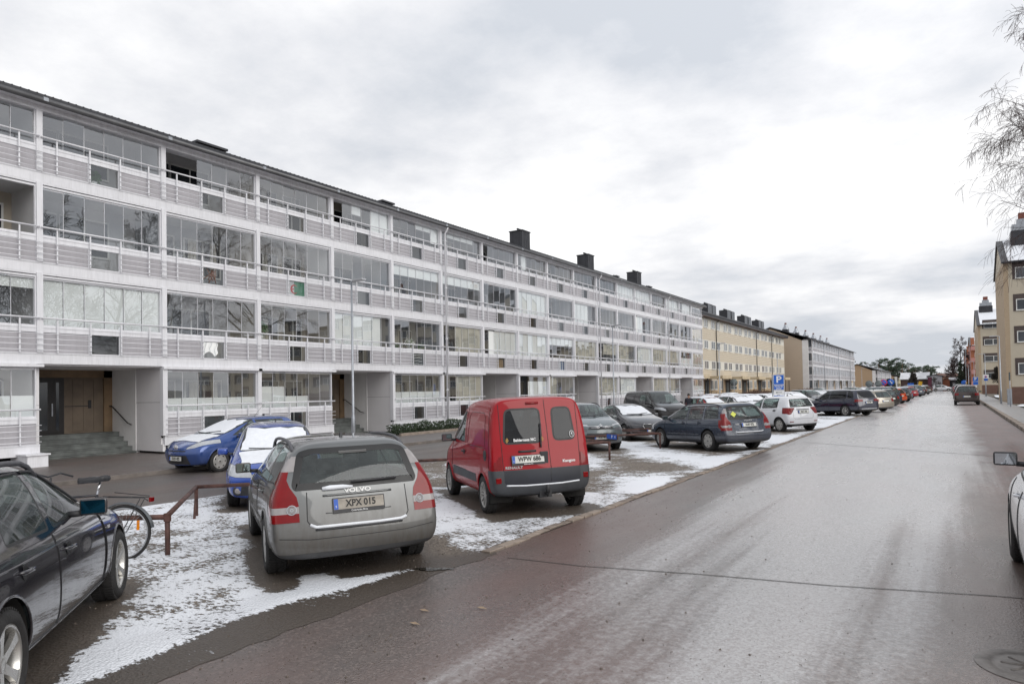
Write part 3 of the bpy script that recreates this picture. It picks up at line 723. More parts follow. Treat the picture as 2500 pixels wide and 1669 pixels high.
# ------------------------------------------------------------------ further balcony blocks C, D, E
def far_block(y0, y1, xf, zl, eave, apex, xap, gable_m, lab, chims=(), whitestrip=1.1, nb=18, floors=4, fh=2.8, cream=False):
    root = empty('balcony_block', (xf, (y0+y1)/2, 0), label=lab, cat='building'); ox, oy = -xf, -(y0+y1)/2
    def P(name, mb, mats, par=root):
        o = mb.build(name, mats, par)
        if par is root: o.location = (ox, oy, 0)
        return o
    xg = xf-1.75; col = ALU if not cream else mat('cream_paint', (.62, .56, .40), .6, 0, .06, 1)
    m = MB(); m.m = 0
    m.prism([(xap*2-xf, -.3), (xg, -.3), (xg, eave-.1), (xap, apex-.3), (xap*2-xf, eave-.1)], y1-y0, lambda a, c, t: (a, y0+t, c))
    m.m = 1; m.box(xg-.01, xg+1.15, y0-.02, y0+.25, -.3, eave-.05)
    P('wall', m, [gable_m, PLASTER])
    m = MB(); m.prism([(xf+.5, eave-.02), (xf+.5, eave+.14), (xap, apex), (xap*2-xf, eave), (xap*2-xf, eave-.15), (xap, apex-.2)], y1-y0+.9, lambda a, c, t: (a, y0-.45+t, c))
    rf = P('roof', m, [DARKMETAL])
    for (cy_, h) in chims:
        cm = MB(); cm.m = 0; cm.box(xap-.2, xap+1.0, cy_-.9, cy_+.9, apex-1.2, h-1.2); cm.m = 1
        cm.lathe([(.75, h-1.2), (.62, h-.8), (.4, h-.6), (.34, h-.15), (.2, h)], n=10, c=(xap+.4, cy_, 0)); cm.m = 2; cm.box(xap+.2, xap+.6, cy_-.15, cy_+.15, h-.05, h+.3)
        cm.m = 1; cm.box(xap+1.2, xap+2.4, cy_-1.5, cy_-.2, apex-1.6, apex-.5)
        cm.build('chimney', [DARKMETAL, GALV, mat('clay_pot', (.2, .07, .05), .8)], rf)
    b = (y1-y0-1)/nb
    fr = MB(); fr.m = 0
    fr.box(-.12, .05, 0, b, 0, .34); fr.box(-.1, .06, 0, b, .95, 1.12); fr.box(-.1, .09, -.1, .1, .3, fh); fr.tube([(.12, 0, 1.35), (.12, b, 1.35)], .03, 5)
    fr.m = 1; fr.box(-.05, 0, .1, b-.1, .34, .95)
    fr.m = 0
    for k in range(1, 5): fr.box(.07, .10, b*k/5-.02, b*k/5+.02, .34, 1.35)
    for z in (.5, .65, .8): fr.tube([(.11, 0, z), (.11, b, z)], .014, 4)
    for k in range(1, 5): fr.box(-.06, -.02, b*k/5-.02, b*k/5+.02, 1.12, fh-.1)
    fr.box(-.1, .03, 0, b, fh-.1, fh)
    fr.m = 2; fr.box(-1.6, -1.5, 0, b, 0, fh)
    fr.m = 3; fr.box(-1.5, -1.45, .4*b, .8*b, .9, 2.2)
    fme = fr.mesh('balcony', [col, LILAC if not cream else col, INWALL, DARKW])
    gl = MB()
    for k in range(5): t = random.uniform(-.03, .03); gl.add([(-.04-t, b*k/5+.02, 1.12), (-.04+t, b*(k+1)/5-.02, 1.12), (-.04+t, b*(k+1)/5-.02, fh-.1), (-.04-t, b*k/5+.02, fh-.1)], [(0, 1, 2, 3)])
    gme = gl.mesh('glazing', [BGLASS], fixn=False)
    for fl in range(floors):
        for k in range(nb):
            if fl == 0 and k % 3 == 1: continue
            o = link('balcony', fme, root, (0, y0+1+b*k+oy, zl+fh*fl)); link('glazing', gme, o)
    m = MB()   # end side of the balconies facing the camera
    for fl in range(floors):
        z = zl+fh*fl
        m.m = 0; m.box(xg+.05, xf+.05, y0+.93, y0+1.0, z, z+.34); m.box(xg+.05, xf+.05, y0+.92, y0+.98, z+.95, z+1.12); m.box(xg+.05, xf+.05, y0+.93, y0+1, z+fh-.12, z+fh)
        m.m = 1; m.box(xg+.05, xf, y0+.95, y0+.99, z+.34, z+.95)
        m.m = 0
        for q in (.5, .65, .8): m.tube([(xg+.1, y0+.9, z+q), (xf+.1, y0+.9, z+q)], .014, 4)
        m.m = 2; m.box(xg+.1, xf-.05, y0+.97, y0+.99, z+1.12, z+fh-.12)
    P('balcony_end', m, [col, LILAC, WINDOWM])
    for k in range(3):
        yy = y0+1+(y1-y0)*(k+.6)/3.2; m = MB(); m.tube([(xf+.25, yy, eave), (xf+.25, yy, -.2)], .07, 6); P('downpipe', m, [GALV])
    return root
YBR3 = brick('sandy_brick', (.52, .37, .24), (.47, .33, .21), .6)
far_block(150, 225, XF, .25, 11.25, 14.3, -31.4, YBR, 'yellow brick gabled block with grey glazed balconies left of the street', [(164, 15.9), (176.5, 15.9), (189.5, 15.9), (201.7, 15.9), (214, 15.9), (226, 15.9)], nb=18)
far_block(300, 374, XF, -.6, 7.4, 10.1, -30.5, YBR3, 'lower snow edged brick block with balconies in the distance behind the round signs', [(318, 11), (336, 11)], nb=16, floors=3, fh=2.65)
far_block(385, 440, -21, -.5, 5.6, 7.1, -26, YBR3, 'small far brick block with cream balconies left of the bare trees', [], nb=12, floors=2, fh=2.7, cream=True)
# low tan block seen between
m = MB(); m.m = 0; m.box(-40, -27.5, 226, 262, -.3, 9.6); m.m = 1; m.box(-41, -27, 226, 262.4, 9.6, 10.0)
for k in range(3): m.m = 2; m.box(-27.5, -27.42, 228, 260, 1.2+2.8*k, 2.6+2.8*k)
tag(m.build('tan_block', [BPL, DARKMETAL, WBAND]), 'tan block with white bands just past the grey balcony block', 'building')

# ------------------------------------------------------------------ blocks on the right, gables to the street
def right_block(xn, yn, depth, eave, apex, lab, wallm, gm, length=46, nf=4, fhh=2.83, orange=False, chx=None, snowroof=True, z0=1.45, name='gabled_block'):
    root = empty(name, (xn, yn, 0), label=lab, cat='building')
    def P(n_, mb, mats, par=None): o = mb.build(n_, mats, par or root); return o
    ym = depth/2
    m = MB(); m.m = 0
    m.prism([(0, -.3), (depth, -.3), (depth, eave), (ym, apex), (0, eave)], length, lambda a, c, t: (t, a, c))
    m.m = 1; m.box(-.006, .35, -.02, depth+.02, -.3, eave-.02)
    m.m = 2; m.box(.36, length, -.03, 0, -.3, z0)
    P('wall', m, [wallm, gm, mat('brown_plinth', (.16, .09, .07), .8)])
    m = MB(); m.m = 0
    for s_ in (0, 1):
        a0, a1 = (-.45, ym) if s_ == 0 else (depth+.45, ym)
        zz0 = eave-.45*(apex-eave)/ym
        m.m = 0; m.prism([(a0, zz0), (a1, apex), (a1, apex+.12), (a0, zz0+.12)], length+.3, lambda a, c, t: (-.15+t, a, c))
        if snowroof: m.m = 1; m.prism([(a0*.8, zz0+.20), (a1, apex+.16), (a1, apex+.2), (a0*.8, zz0+.24)], length-.4, lambda a, c, t: (.35+t, a, c))
    rf = P('roof', m, [DARKMETAL, SNOWM])
    m = MB(); m.tube([(-.1, -.5, eave-.12), (length, -.5, eave-.12)], .08, 8); m.build('gutter', [DARKMETAL], rf)
    for cx_ in (chx or []):
        m = MB(); m.m = 0; m.box(cx_-1, cx_+1, ym-2.2, ym-.6, apex-2.2, apex+.6); m.m = 1; m.box(cx_-.9, cx_+.9, ym-2.1, ym-.7, apex+.6, apex+1.2); m.box(cx_-.5, cx_+.5, ym-1.8, ym-1, apex+1.2, apex+1.7)
        m.m = 2; m.box(cx_-.35, cx_+.35, ym-1.7, ym-1.1, apex+1.7, apex+2.3)
        m.build('chimney', [DARKMETAL, GALV, mat('clay_pot', (.2, .07, .05), .8)], rf)
    W = wmesh(2.5, 1.0, 'y', 2); bandm = MB()
    for fl in range(nf):
        z = z0+1.1+fhh*fl if not orange else z0+.9+fhh*fl
        for k in range(int(length/4.6)):
            x = 2.1+4.6*k
            place_win(root, W, (x, -.03, z))
            if not orange: bandm.box(x-1.45, x+1.9, -.025, -.005, z-.05, z+1.45)
            else:
                bandm.m = 0; bandm.box(x-2, x-1.25, -.06, 0, z-.4, z+1.8)
                bandm.m = 1; bandm.box(x-2, x+2, -.9, -.85, z-1.25, z-.25)
    P('window_band', bandm, [mat('dark_brown_board', (.075, .055, .05), .6)] if not orange else [mat('orange_render', (.40, .15, .08), .8), mat('pink_corrugated', (.52, .25, .22), .7)])
    return root
BEIGE = mat('beige_stucco', (.54, .48, .38), .85, 0, .08, .4)
PINK = mat('pink_render', (.52, .27, .23), .85, 0, .08, .4)
right_block(4.3, 75, 12.1, 12.6, 15.4, 'beige brick gabled block with brown banded windows at the right edge', BEIGE, YBR2, 60, chx=[1.9, 22])
right_block(4.3, 141, 18, 11.7, 14.9, 'second beige gabled block further up on the right with grey chimney', BEIGE, YBR2, 30, chx=[1.5])
right_block(4.4, 197, 18, 10.7, 13.1, 'pink and orange block with snowy roof on the right', mat('orange_render2', (.42, .19, .12), .8, 0, .1, 1), PINK, 20, orange=True, chx=[4])
right_block(4.4, 243, 37, 9.8, 12.6, 'farthest pink block past the orange one on the right', mat('orange_render2', (.45, .14, .06), .8), PINK, 16, orange=True)
# ------------------------------------------------------------------ car builder
def dens(pts, st=.05):
    out = []
    for a, b in zip(pts, pts[1:]):
        n = max(1, int(math.hypot(b[0]-a[0], b[1]-a[1])/st)); out += [(a[0]+(b[0]-a[0])*k/n, a[1]+(b[1]-a[1])*k/n) for k in range(n)]
    return out+[pts[-1]]
def pip(p, poly):
    x, y = p; c = False; n = len(poly); j = n-1
    for i in range(n):
        xi, yi = poly[i]; xj, yj = poly[j]
        if (yi > y) != (yj > y) and x < (xj-xi)*(y-yi)/(yj-yi)+xi: c = not c
        j = i
    return c
def rnd_poly(poly, r, seg=3):
    out = []; n = len(poly)
    for i in range(n):
        p = Vector(poly[i]); a = Vector(poly[i-1])-p; b = Vector(poly[(i+1) % n])-p
        rr = min(r, a.length*.45, b.length*.45); p0 = p+a.normalized()*rr; p1 = p+b.normalized()*rr
        for k in range(seg+1):
            t = k/seg; q = p0*(1-t)**2+p*2*t*(1-t)+p1*t*t; out.append((q.x, q.y))
    return out
def cut_region(bm, poly, ax, test):
    a, b = ax; n = len(poly)
    xs = [p[0] for p in poly]; ys = [p[1] for p in poly]; bb = (min(xs), max(xs), min(ys), max(ys))
    cand0 = []
    for f in bm.faces:
        us = [v.co[a] for v in f.verts]; vs = [v.co[b] for v in f.verts]
        if max(us) < bb[0]-1e-4 or min(us) > bb[1]+1e-4 or max(vs) < bb[2]-1e-4 or min(vs) > bb[3]+1e-4: continue
        f.normal_update()
        if test(f.calc_center_median(), f.normal): cand0.append(f)
    pool = set(cand0)
    for i in range(n):
        p, q = poly[i], poly[(i+1) % n]
        dx, dy = q[0]-p[0], q[1]-p[1]; Ln = math.hypot(dx, dy)
        if Ln < 1e-6: continue
        nx, ny = -dy/Ln, dx/Ln
        mnx, mxx, mny, mxy = min(p[0], q[0]), max(p[0], q[0]), min(p[1], q[1]), max(p[1], q[1])
        sel = []
        for f in pool:
            if not f.is_valid: continue
            us = [v.co[a] for v in f.verts]; vs = [v.co[b] for v in f.verts]
            if max(us) < mnx or min(us) > mxx or max(vs) < mny or min(vs) > mxy: continue
            ds = [(u-p[0])*nx+(v-p[1])*ny for u, v in zip(us, vs)]
            if min(ds) < -1e-5 and max(ds) > 1e-5: sel.append(f)
        if not sel: continue
        es = {e for f in sel for e in f.edges}; vv = {v for f in sel for v in f.verts}
        co_ = [0, 0, 0]; co_[a] = p[0]; co_[b] = p[1]; no = [0, 0, 0]; no[a] = nx; no[b] = ny
        before = set(sel)
        r = bmesh.ops.bisect_plane(bm, geom=list(sel)+list(es)+list(vv), plane_co=co_, plane_no=no, dist=1e-6)
        for g_ in r['geom']:
            if isinstance(g_, bmesh.types.BMFace): pool.add(g_)
    res = []
    for f in pool:
        if not f.is_valid: continue
        c = f.calc_center_median()
        if pip((c[a], c[b]), poly): f.normal_update(); res.append(f)
    return [f for f in res if test(f.calc_center_median(), f.normal)]

class Body:
    """smooth shell made from a lofted cage; regions are cut out of it as separate parts that fit exactly"""
    def __init__(s, st, rear, front, lvl=2, crown=.05, nose=.10):
        # st: stations (x, zb, zm, zs, zbelt, ztop, ws, wb, wt)  rows use symmetric ring
        verts = []; rows = 17; ring = []
        n = len(st)
        for i, (x, zb, zm, zs, zbt, zt, ws, wb, wt) in enumerate(st):
            half = [(ws-.16, zb), (ws-.03, zb+.07), (ws, zm), (ws-.012, zs), (wb, zbt), (wt+.005, zt-.075 if zt-zbt > .25 else zt-.02), (wt-.17, zt-.012), (wt*.45, zt), ]
            pts = [(0, zb)]+half+[(0, zt+.008)]
            ringp = [(y, z) for y, z in pts]+[(-y, z) for y, z in pts[-2:0:-1]]
            row = []
            for (y, z) in ringp:
                fr_ = max(0, 1-(x-st[0][0])/1.1); ff = max(0, 1-(st[-1][0]-x)/1.1)
                dx = interp(z, [q[0] for q in rear], [q[1] for q in rear])*fr_-interp(z, [q[0] for q in front], [q[1] for q in front])*ff
                yy = abs(y)/max(.1, ws)
                bow = crown*(yy**2) if i == 0 else (-nose*(yy**2) if i == n-1 else 0)
                row.append(len(verts)); verts.append((x+dx+bow, y, z))
            ring.append(row)
        m = len(ring[0]); fs = []
        for i in range(n-1):
            for j in range(m):
                k = (j+1) % m; fs.append((ring[i][j], ring[i+1][j], ring[i+1][k], ring[i][k]))
        H = m//2
        for e, rg in ((0, ring[0]), (1, ring[-1])):
            # cap as a grid: left row j <-> right row m-j ; extra columns in the middle
            cols = []
            for j in range(0, H+1):
                a_, b_ = rg[j], rg[(m-j) % m]
                if a_ == b_: cols.append([a_]); continue
                pa, pb = Vector(verts[a_]), Vector(verts[b_]); lst = [a_]
                for t in (.25, .5, .75):
                    p = pa.lerp(pb, t); yy = abs(p.y)/max(.1, abs(pa.y))
                    q = crown if e == 0 else -nose
                    w_ = abs(pa.y)/(st[0][6] if e == 0 else st[-1][6])
                    p.x += q*w_*w_*(yy**2-1)
                    lst.append(len(verts)); verts.append(tuple(p))
                lst.append(b_); cols.append(lst)
            for j in range(H):
                u, v = cols[j], cols[j+1]
                if len(u) == 1 or len(v) == 1:
                    o_, w_ = (v, u[0]) if len(u) == 1 else (u, v[0])
                    for k in range(len(o_)-1): fs.append((w_, o_[k], o_[k+1]))
                else:
                    for k in range(len(u)-1): fs.append((u[k], u[k+1], v[k+1], v[k]))
        me = bpy.data.meshes.new('cage'); me.from_pydata(verts, [], fs)
        b0 = bmesh.new(); b0.from_mesh(me); bmesh.ops.recalc_face_normals(b0, faces=b0.faces); b0.to_mesh(me); b0.free()
        ob = bpy.data.objects.new('cage', me); COL.objects.link(ob)
        md = ob.modifiers.new('s', 'SUBSURF'); md.levels = lvl; md.render_levels = lvl
        dg = bpy.context.evaluated_depsgraph_get(); me2 = bpy.data.meshes.new_from_object(ob.evaluated_get(dg))
        bpy.data.objects.remove(ob); bpy.data.meshes.remove(me)
        s.bm = bmesh.new(); s.bm.from_mesh(me2); bpy.data.meshes.remove(me2)
        s.bm.normal_update(); bm2 = s.bm.copy(); s.ref = bm2; s.ref.verts.ensure_lookup_table(); s.ref.faces.ensure_lookup_table()
        s.bvh = BVHTree.FromBMesh(s.ref)
    def nrm(s, p):
        co_, no, idx, d = s.bvh.find_nearest(p)
        if idx is None: return Vector((0, 0, 1))
        f = s.ref.faces[idx]; w = 0; acc = Vector((0, 0, 0))
        for v in f.verts:
            k = 1/((v.co-co_).length+1e-4)**1.5; acc += v.normal*k; w += k
        return acc.normalized()
    def hit(s, o, d):
        r = s.bvh.ray_cast(Vector(o), Vector(d)); return r[0]
    def region(s, poly, ax, test): return cut_region(s.bm, poly, ax, test)
    def part(s, faces, name, mats, parent, off=0., rim=0., rimd=-.004, thick=0., keep=False, flat=False):
        """take faces out of the shell as a part; rim -> seal ring in 2nd material"""
        if not faces: return None
        vm = {}; nb = bmesh.new()
        for f in faces:
            vs = []
            for v in f.verts:
                if v not in vm: vm[v] = nb.verts.new(v.co)
                vs.append(vm[v])
            try: nb.faces.new(vs)
            except ValueError: pass
        if not keep: bmesh.ops.delete(s.bm, geom=faces, context='FACES')
        bmesh.ops.remove_doubles(nb, verts=nb.verts, dist=1e-5)
        nb.normal_update()
        if rim:
            r = bmesh.ops.inset_region(nb, faces=nb.faces, thickness=rim, depth=rimd, use_boundary=True, use_even_offset=False)
            for f in r['faces']: f.material_index = 1
        if off:
            for v in nb.verts: v.co += s.nrm(v.co)*off
        if thick:
            be = [e for e in nb.edges if e.is_boundary]
            r = bmesh.ops.extrude_edge_only(nb, edges=be)
            for g_ in r['geom']:
                if isinstance(g_, bmesh.types.BMVert): g_.co -= s.nrm(g_.co)*thick
        return s.finish(nb, name, mats, parent, flat)
    def finish(s, nb, name, mats, parent, flat=False):
        me = bpy.data.meshes.new(name)
        for f in nb.faces: f.smooth = True
        nb.to_mesh(me); nb.free()
        for m in (mats if isinstance(mats, (list, tuple)) else [mats]): me.materials.append(m)
        if not flat and len(me.vertices):
            me.normals_split_custom_set_from_vertices([s.nrm(v.co) for v in me.vertices])
        return link(name, me, parent)
    def strip(s, pts, r, name, m, parent, lift=0., n=5):
        mb = MB(); mb.tube([Vector(p)+s.nrm(Vector(p))*lift for p in pts], r, n); return mb.build(name, m, parent)

def text_mesh(txt, size, m, ext=.002, bold=False, align='CENTER'):
    cu = bpy.data.curves.new('lettering', 'FONT'); cu.body = txt; cu.size = size; cu.extrude = ext; cu.align_x = align; cu.align_y = 'CENTER'
    if bold: cu.offset = size*.025
    ob = bpy.data.objects.new('lettering', cu); COL.objects.link(ob)
    dg = bpy.context.evaluated_depsgraph_get(); me = bpy.data.meshes.new_from_object(ob.evaluated_get(dg))
    bpy.data.objects.remove(ob); bpy.data.curves.remove(cu); me.materials.clear(); me.materials.append(m); me.name = 'lettering'; return me
def put_text(txt, size, m, parent, loc, right, up, sx=1., bold=False, name='lettering'):
    """text in the plane spanned by right and up"""
    me = text_mesh(txt, size, m, bold=bold); r = Vector(right).normalized(); u = Vector(up).normalized(); n = r.cross(u)
    M = Matrix(((r.x*sx, u.x, n.x, loc[0]), (r.y*sx, u.y, n.y, loc[1]), (r.z*sx, u.z, n.z, loc[2]), (0, 0, 0, 1)))
    me.transform(M); me.name = name; return link(name, me, parent)
BADGE = mat('dull_badge', (.38, .38, .38), .35, .6, .1, 5)
PLATEW = mat('plate_white', (.62, .62, .58), .5, 0, .12, 6); PLATEB = mat('plate_blue', (.02, .09, .42), .5); INK = mat('black_ink', (.012, .012, .012), .6)
CHW = mat('pale_lettering', (.8, .8, .8), .4)
def plate(parent, loc, right, up, txt, frame=None, dirty=False):
    r = Vector(right).normalized(); u = Vector(up).normalized(); n = r.cross(u); c = Vector(loc)
    mb = MB(); mb.M = Matrix(((r.x, u.x, n.x, c.x), (r.y, u.y, n.y, c.y), (r.z, u.z, n.z, c.z), (0, 0, 0, 1)))
    mb.m = 0; mb.box(-.27, .27, -.068-(.02 if frame else 0), .066, -.012, .002)
    mb.m = 1; mb.box(-.26, .26, -.055, .055, .002, .005); mb.m = 2; mb.box(-.258, -.215, -.053, .053, .005, .0065)
    o = mb.build('license_plate', [BLACKP, PLATEW if not dirty else mat('dirty_plate', (.33, .30, .26), .8, 0, .2, 12), PLATEB], parent)
    if txt: put_text(txt, .098, INK, o, c+n*.0068+r*.02, r, u, .86, bold=True)
    put_text('S', .03, CHW, o, c+n*.0075-r*.237-u*.025, r, u)
    if frame: put_text(frame, .024, CHW, o, c+n*.004-u*.075, r, u)
    return o

GLASS_C = glassmat('car_glass', (.50, .60, .57), 1., 0, .15, 1.55, gcol=(.36, .41, .40))
GLASS_D = glassmat('tinted_car_glass', (.05, .055, .06), 1., 0, .02, 1.45, gcol=(.2, .2, .22))
SEAL = mat('window_seal', (.012, .012, .013), .45)
def lampmat(name, col, rough=.12):
    if name in MC: return MC[name]
    m, nt, b = nt_new(name); v = tex_obj(nt)
    vo = node(nt, 'ShaderNodeTexVoronoi'); vo.inputs['Scale'].default_value = 14; L(nt, v, vo.inputs['Vector'])
    L(nt, mixc(nt, vo.outputs['Distance'], tuple(x*.8 for x in col), col), b.inputs['Base Color']); b.inputs['Roughness'].default_value = rough
    b.inputs['Coat Weight'].default_value = .55; b.inputs['Coat Roughness'].default_value = .04; b.inputs['Specular IOR Level'].default_value = .15; MC[name] = m; return m
REDL = lampmat('red_lens', (.20, .0015, .003)); CLEARL = lampmat('clear_lens', (.34, .32, .32)); AMBER = lampmat('amber_lens', (.8, .25, .01)); DARKLENS = lampmat('smoked_headlight', (.12, .12, .13))
HEADL = lampmat('headlight_lens', (.45, .47, .5)); REDDARK = lampmat('dark_red_lens', (.25, .01, .012))

def wheel(parent, x, y, r, wdt, side, style='cap', rimr=.205, rimmat=None, mesh_only=False):
    """side +1: outer face towards +y"""
    key = ('wheel', r, wdt, style, rimr, rimmat.name if rimmat else '')
    if key not in BM:
        t = MB(); w = wdt
        prof = [(rimr, -w*.42), (rimr+.02, -w*.5), (r-.05, -w*.52), (r-.018, -w*.45), (r-.003, -w*.34), (r, -w*.15), (r, w*.15), (r-.003, w*.34), (r-.018, w*.45), (r-.05, w*.52), (rimr+.02, w*.5), (rimr, w*.42)]
        t.lathe(prof, 'y', 40)
        for k in range(56):     # tread blocks
            a = 2*PI*k/56; ca, sa = math.cos(a), math.sin(a)
            for y0_, y1_, sk in ((-w*.40, -w*.06, .02), (w*.06, w*.40, -.02)):
                a2 = a+.055; r0 = r+.006
                P = [(r0*math.cos(q), yy, r0*math.sin(q)) for (q, yy) in ((a, y0_), (a2, y0_), (a2+sk, y1_), (a+sk, y1_))]
                Q = [((r-.01)*math.cos(q), yy, (r-.01)*math.sin(q)) for (q, yy) in ((a, y0_), (a2, y0_), (a2+sk, y1_), (a+sk, y1_))]
                t.add(P+Q, [(0, 1, 2, 3), (0, 4, 5, 1), (1, 5, 6, 2), (2, 6, 7, 3), (3, 7, 4, 0)])
        tm = t.mesh('tyre', [RUBBER])
        q = MB(); q.m = 0
        q.lathe([(rimr+.004, -w*.4), (rimr+.004, w*.43), (rimr-.012, w*.45), (rimr-.02, w*.40), (rimr-.03, w*.2), (rimr-.03, -w*.3)], 'y', 40)
        q.m = 1; q.lathe([(0, -w*.05), (rimr-.03, -w*.05)], 'y', 24)
        q.m = 0
        if style == 'cap':
            q.lathe([(0, w*.44), (.05, w*.44), (.06, w*.42), (rimr*.55, w*.47), (rimr*.72, w*.46)], 'y', 32)
            n = 7
            for k in range(n):
                a = 2*PI*k/n; da = PI/n*.62
                pts = []
                for (rr, f) in ((rimr*.70, 1), (rimr*.9, 1.1)):
                    for sg_ in (-1, 1): pts.append((rr, a+sg_*da*f))
                P = [(pr*math.cos(pa), w*.455, pr*math.sin(pa)) for pr, pa in (pts[0], pts[1], pts[3], pts[2])]
                q.add(P, [(0, 1, 2, 3)])
            q.lathe([(rimr*.88, w*.45), (rimr*.97, w*.47), (rimr, w*.44)], 'y', 32)
            q.m = 1; q.lathe([(0, w*.40), (rimr*.92, w*.40)], 'y', 24)
            q.m = 1; q.lathe([(0, w*.447), (.022, w*.447)], 'y', 12)
        else:
            n = {'alloy5': 5, 'alloy10': 10, 'alloy7': 7}[style]
            q.lathe([(0, w*.33), (.035, w*.34), (.06, w*.30), (.07, w*.2)], 'y', 24)
            for k in range(n):
                a = 2*PI*k/n; tw = {5: .34, 7: .2, 10: .13}[n]
                sec = []
                for (rr, ha, dz) in ((.05, tw*1.5, .32), (rimr*.5, tw*.62, .37), (rimr*.8, tw*.52, .41), (rimr-.008, tw*.62, .42)):
                    for sg_ in (-1, 1): sec.append((rr, a+sg_*ha*(.055/rr+.25) if rr < .06 else a+sg_*ha, dz))
                P = [(pr*math.cos(pa), w*dz, pr*math.sin(pa)) for pr, pa, dz in sec]; Pb = [(p[0], p[1]-.03, p[2]) for p in P]
                fs = []
                for u in range(3):
                    i0 = u*2; fs += [(i0, i0+1, i0+3, i0+2), (8+i0, 8+i0+2, 8+i0+3, 8+i0+1), (i0, i0+2, 8+i0+2, 8+i0), (i0+1, 8+i0+1, 8+i0+3, i0+3)]
                q.add(P+Pb, fs)
            q.m = 1; q.lathe([(.06, w*.16), (rimr*.6, w*.16)], 'y', 24)
        rm = q.mesh('rim', [rimmat or mat('wheel_silver', (.45, .44, .42), .35, .6, .15, 6), mat('brake_dark', (.03, .028, .026), .7, .3, .3, 5)])
        BM[key] = (tm, rm)
    e = bpy.data.objects.new('wheel', None); COL.objects.link(e); e.parent = parent; e.location = (x, y, r-.004); e.empty_display_size = .2
    if side < 0: e.rotation_euler = (0, 0, PI)
    link('tyre', BM[key][0], e); link('rim', BM[key][1], e); return e

def seats(L_, x0, z0, w, parent, rows=((.95, 1), (1.85, 1)), tint=None):
    """dark interior: floor, dash, seats with head rests"""
    m = MB()
    m.box(x0+.25, x0+L_, -w+.12, w-.12, z0, z0+.05)
    for (dx, _) in rows:
        for y in (-.36, .36):
            x = x0+dx
            m.prism(rnd_poly([(x-.08, z0+.1), (x+.08, z0+.15), (x-.1, z0+.72), (x-.22, z0+.70)], .05), .44, lambda a, b_, t: (a, y-.22+t, b_))
            m.prism(rnd_poly([(x-.2, z0+.74), (x-.11, z0+.74), (x-.15, z0+.92), (x-.23, z0+.91)], .03), .24, lambda a, b_, t: (a, y-.12+t, b_))
            m.box(x, x+.5, y-.22, y+.22, z0+.05, z0+.22)
    xd = x0+L_-.2
    m.box(xd-.25, xd+.1, -w+.14, w-.14, z0+.25, z0+.48)
    m.lathe([(.17, 0), (.185, .012), (.17, .024)], 'x', 16, (xd-.36, .36, z0+.52))
    return m.build('seats', [SEATM], parent)

def arch_liner(m, x, y, r, side):
    m.lathe([(r+.075, side*0), (r+.085, -side*.34), (0, -side*.34)], 'y', 20, (x, y-side*.03, r), arc=(-.25, PI+.25))

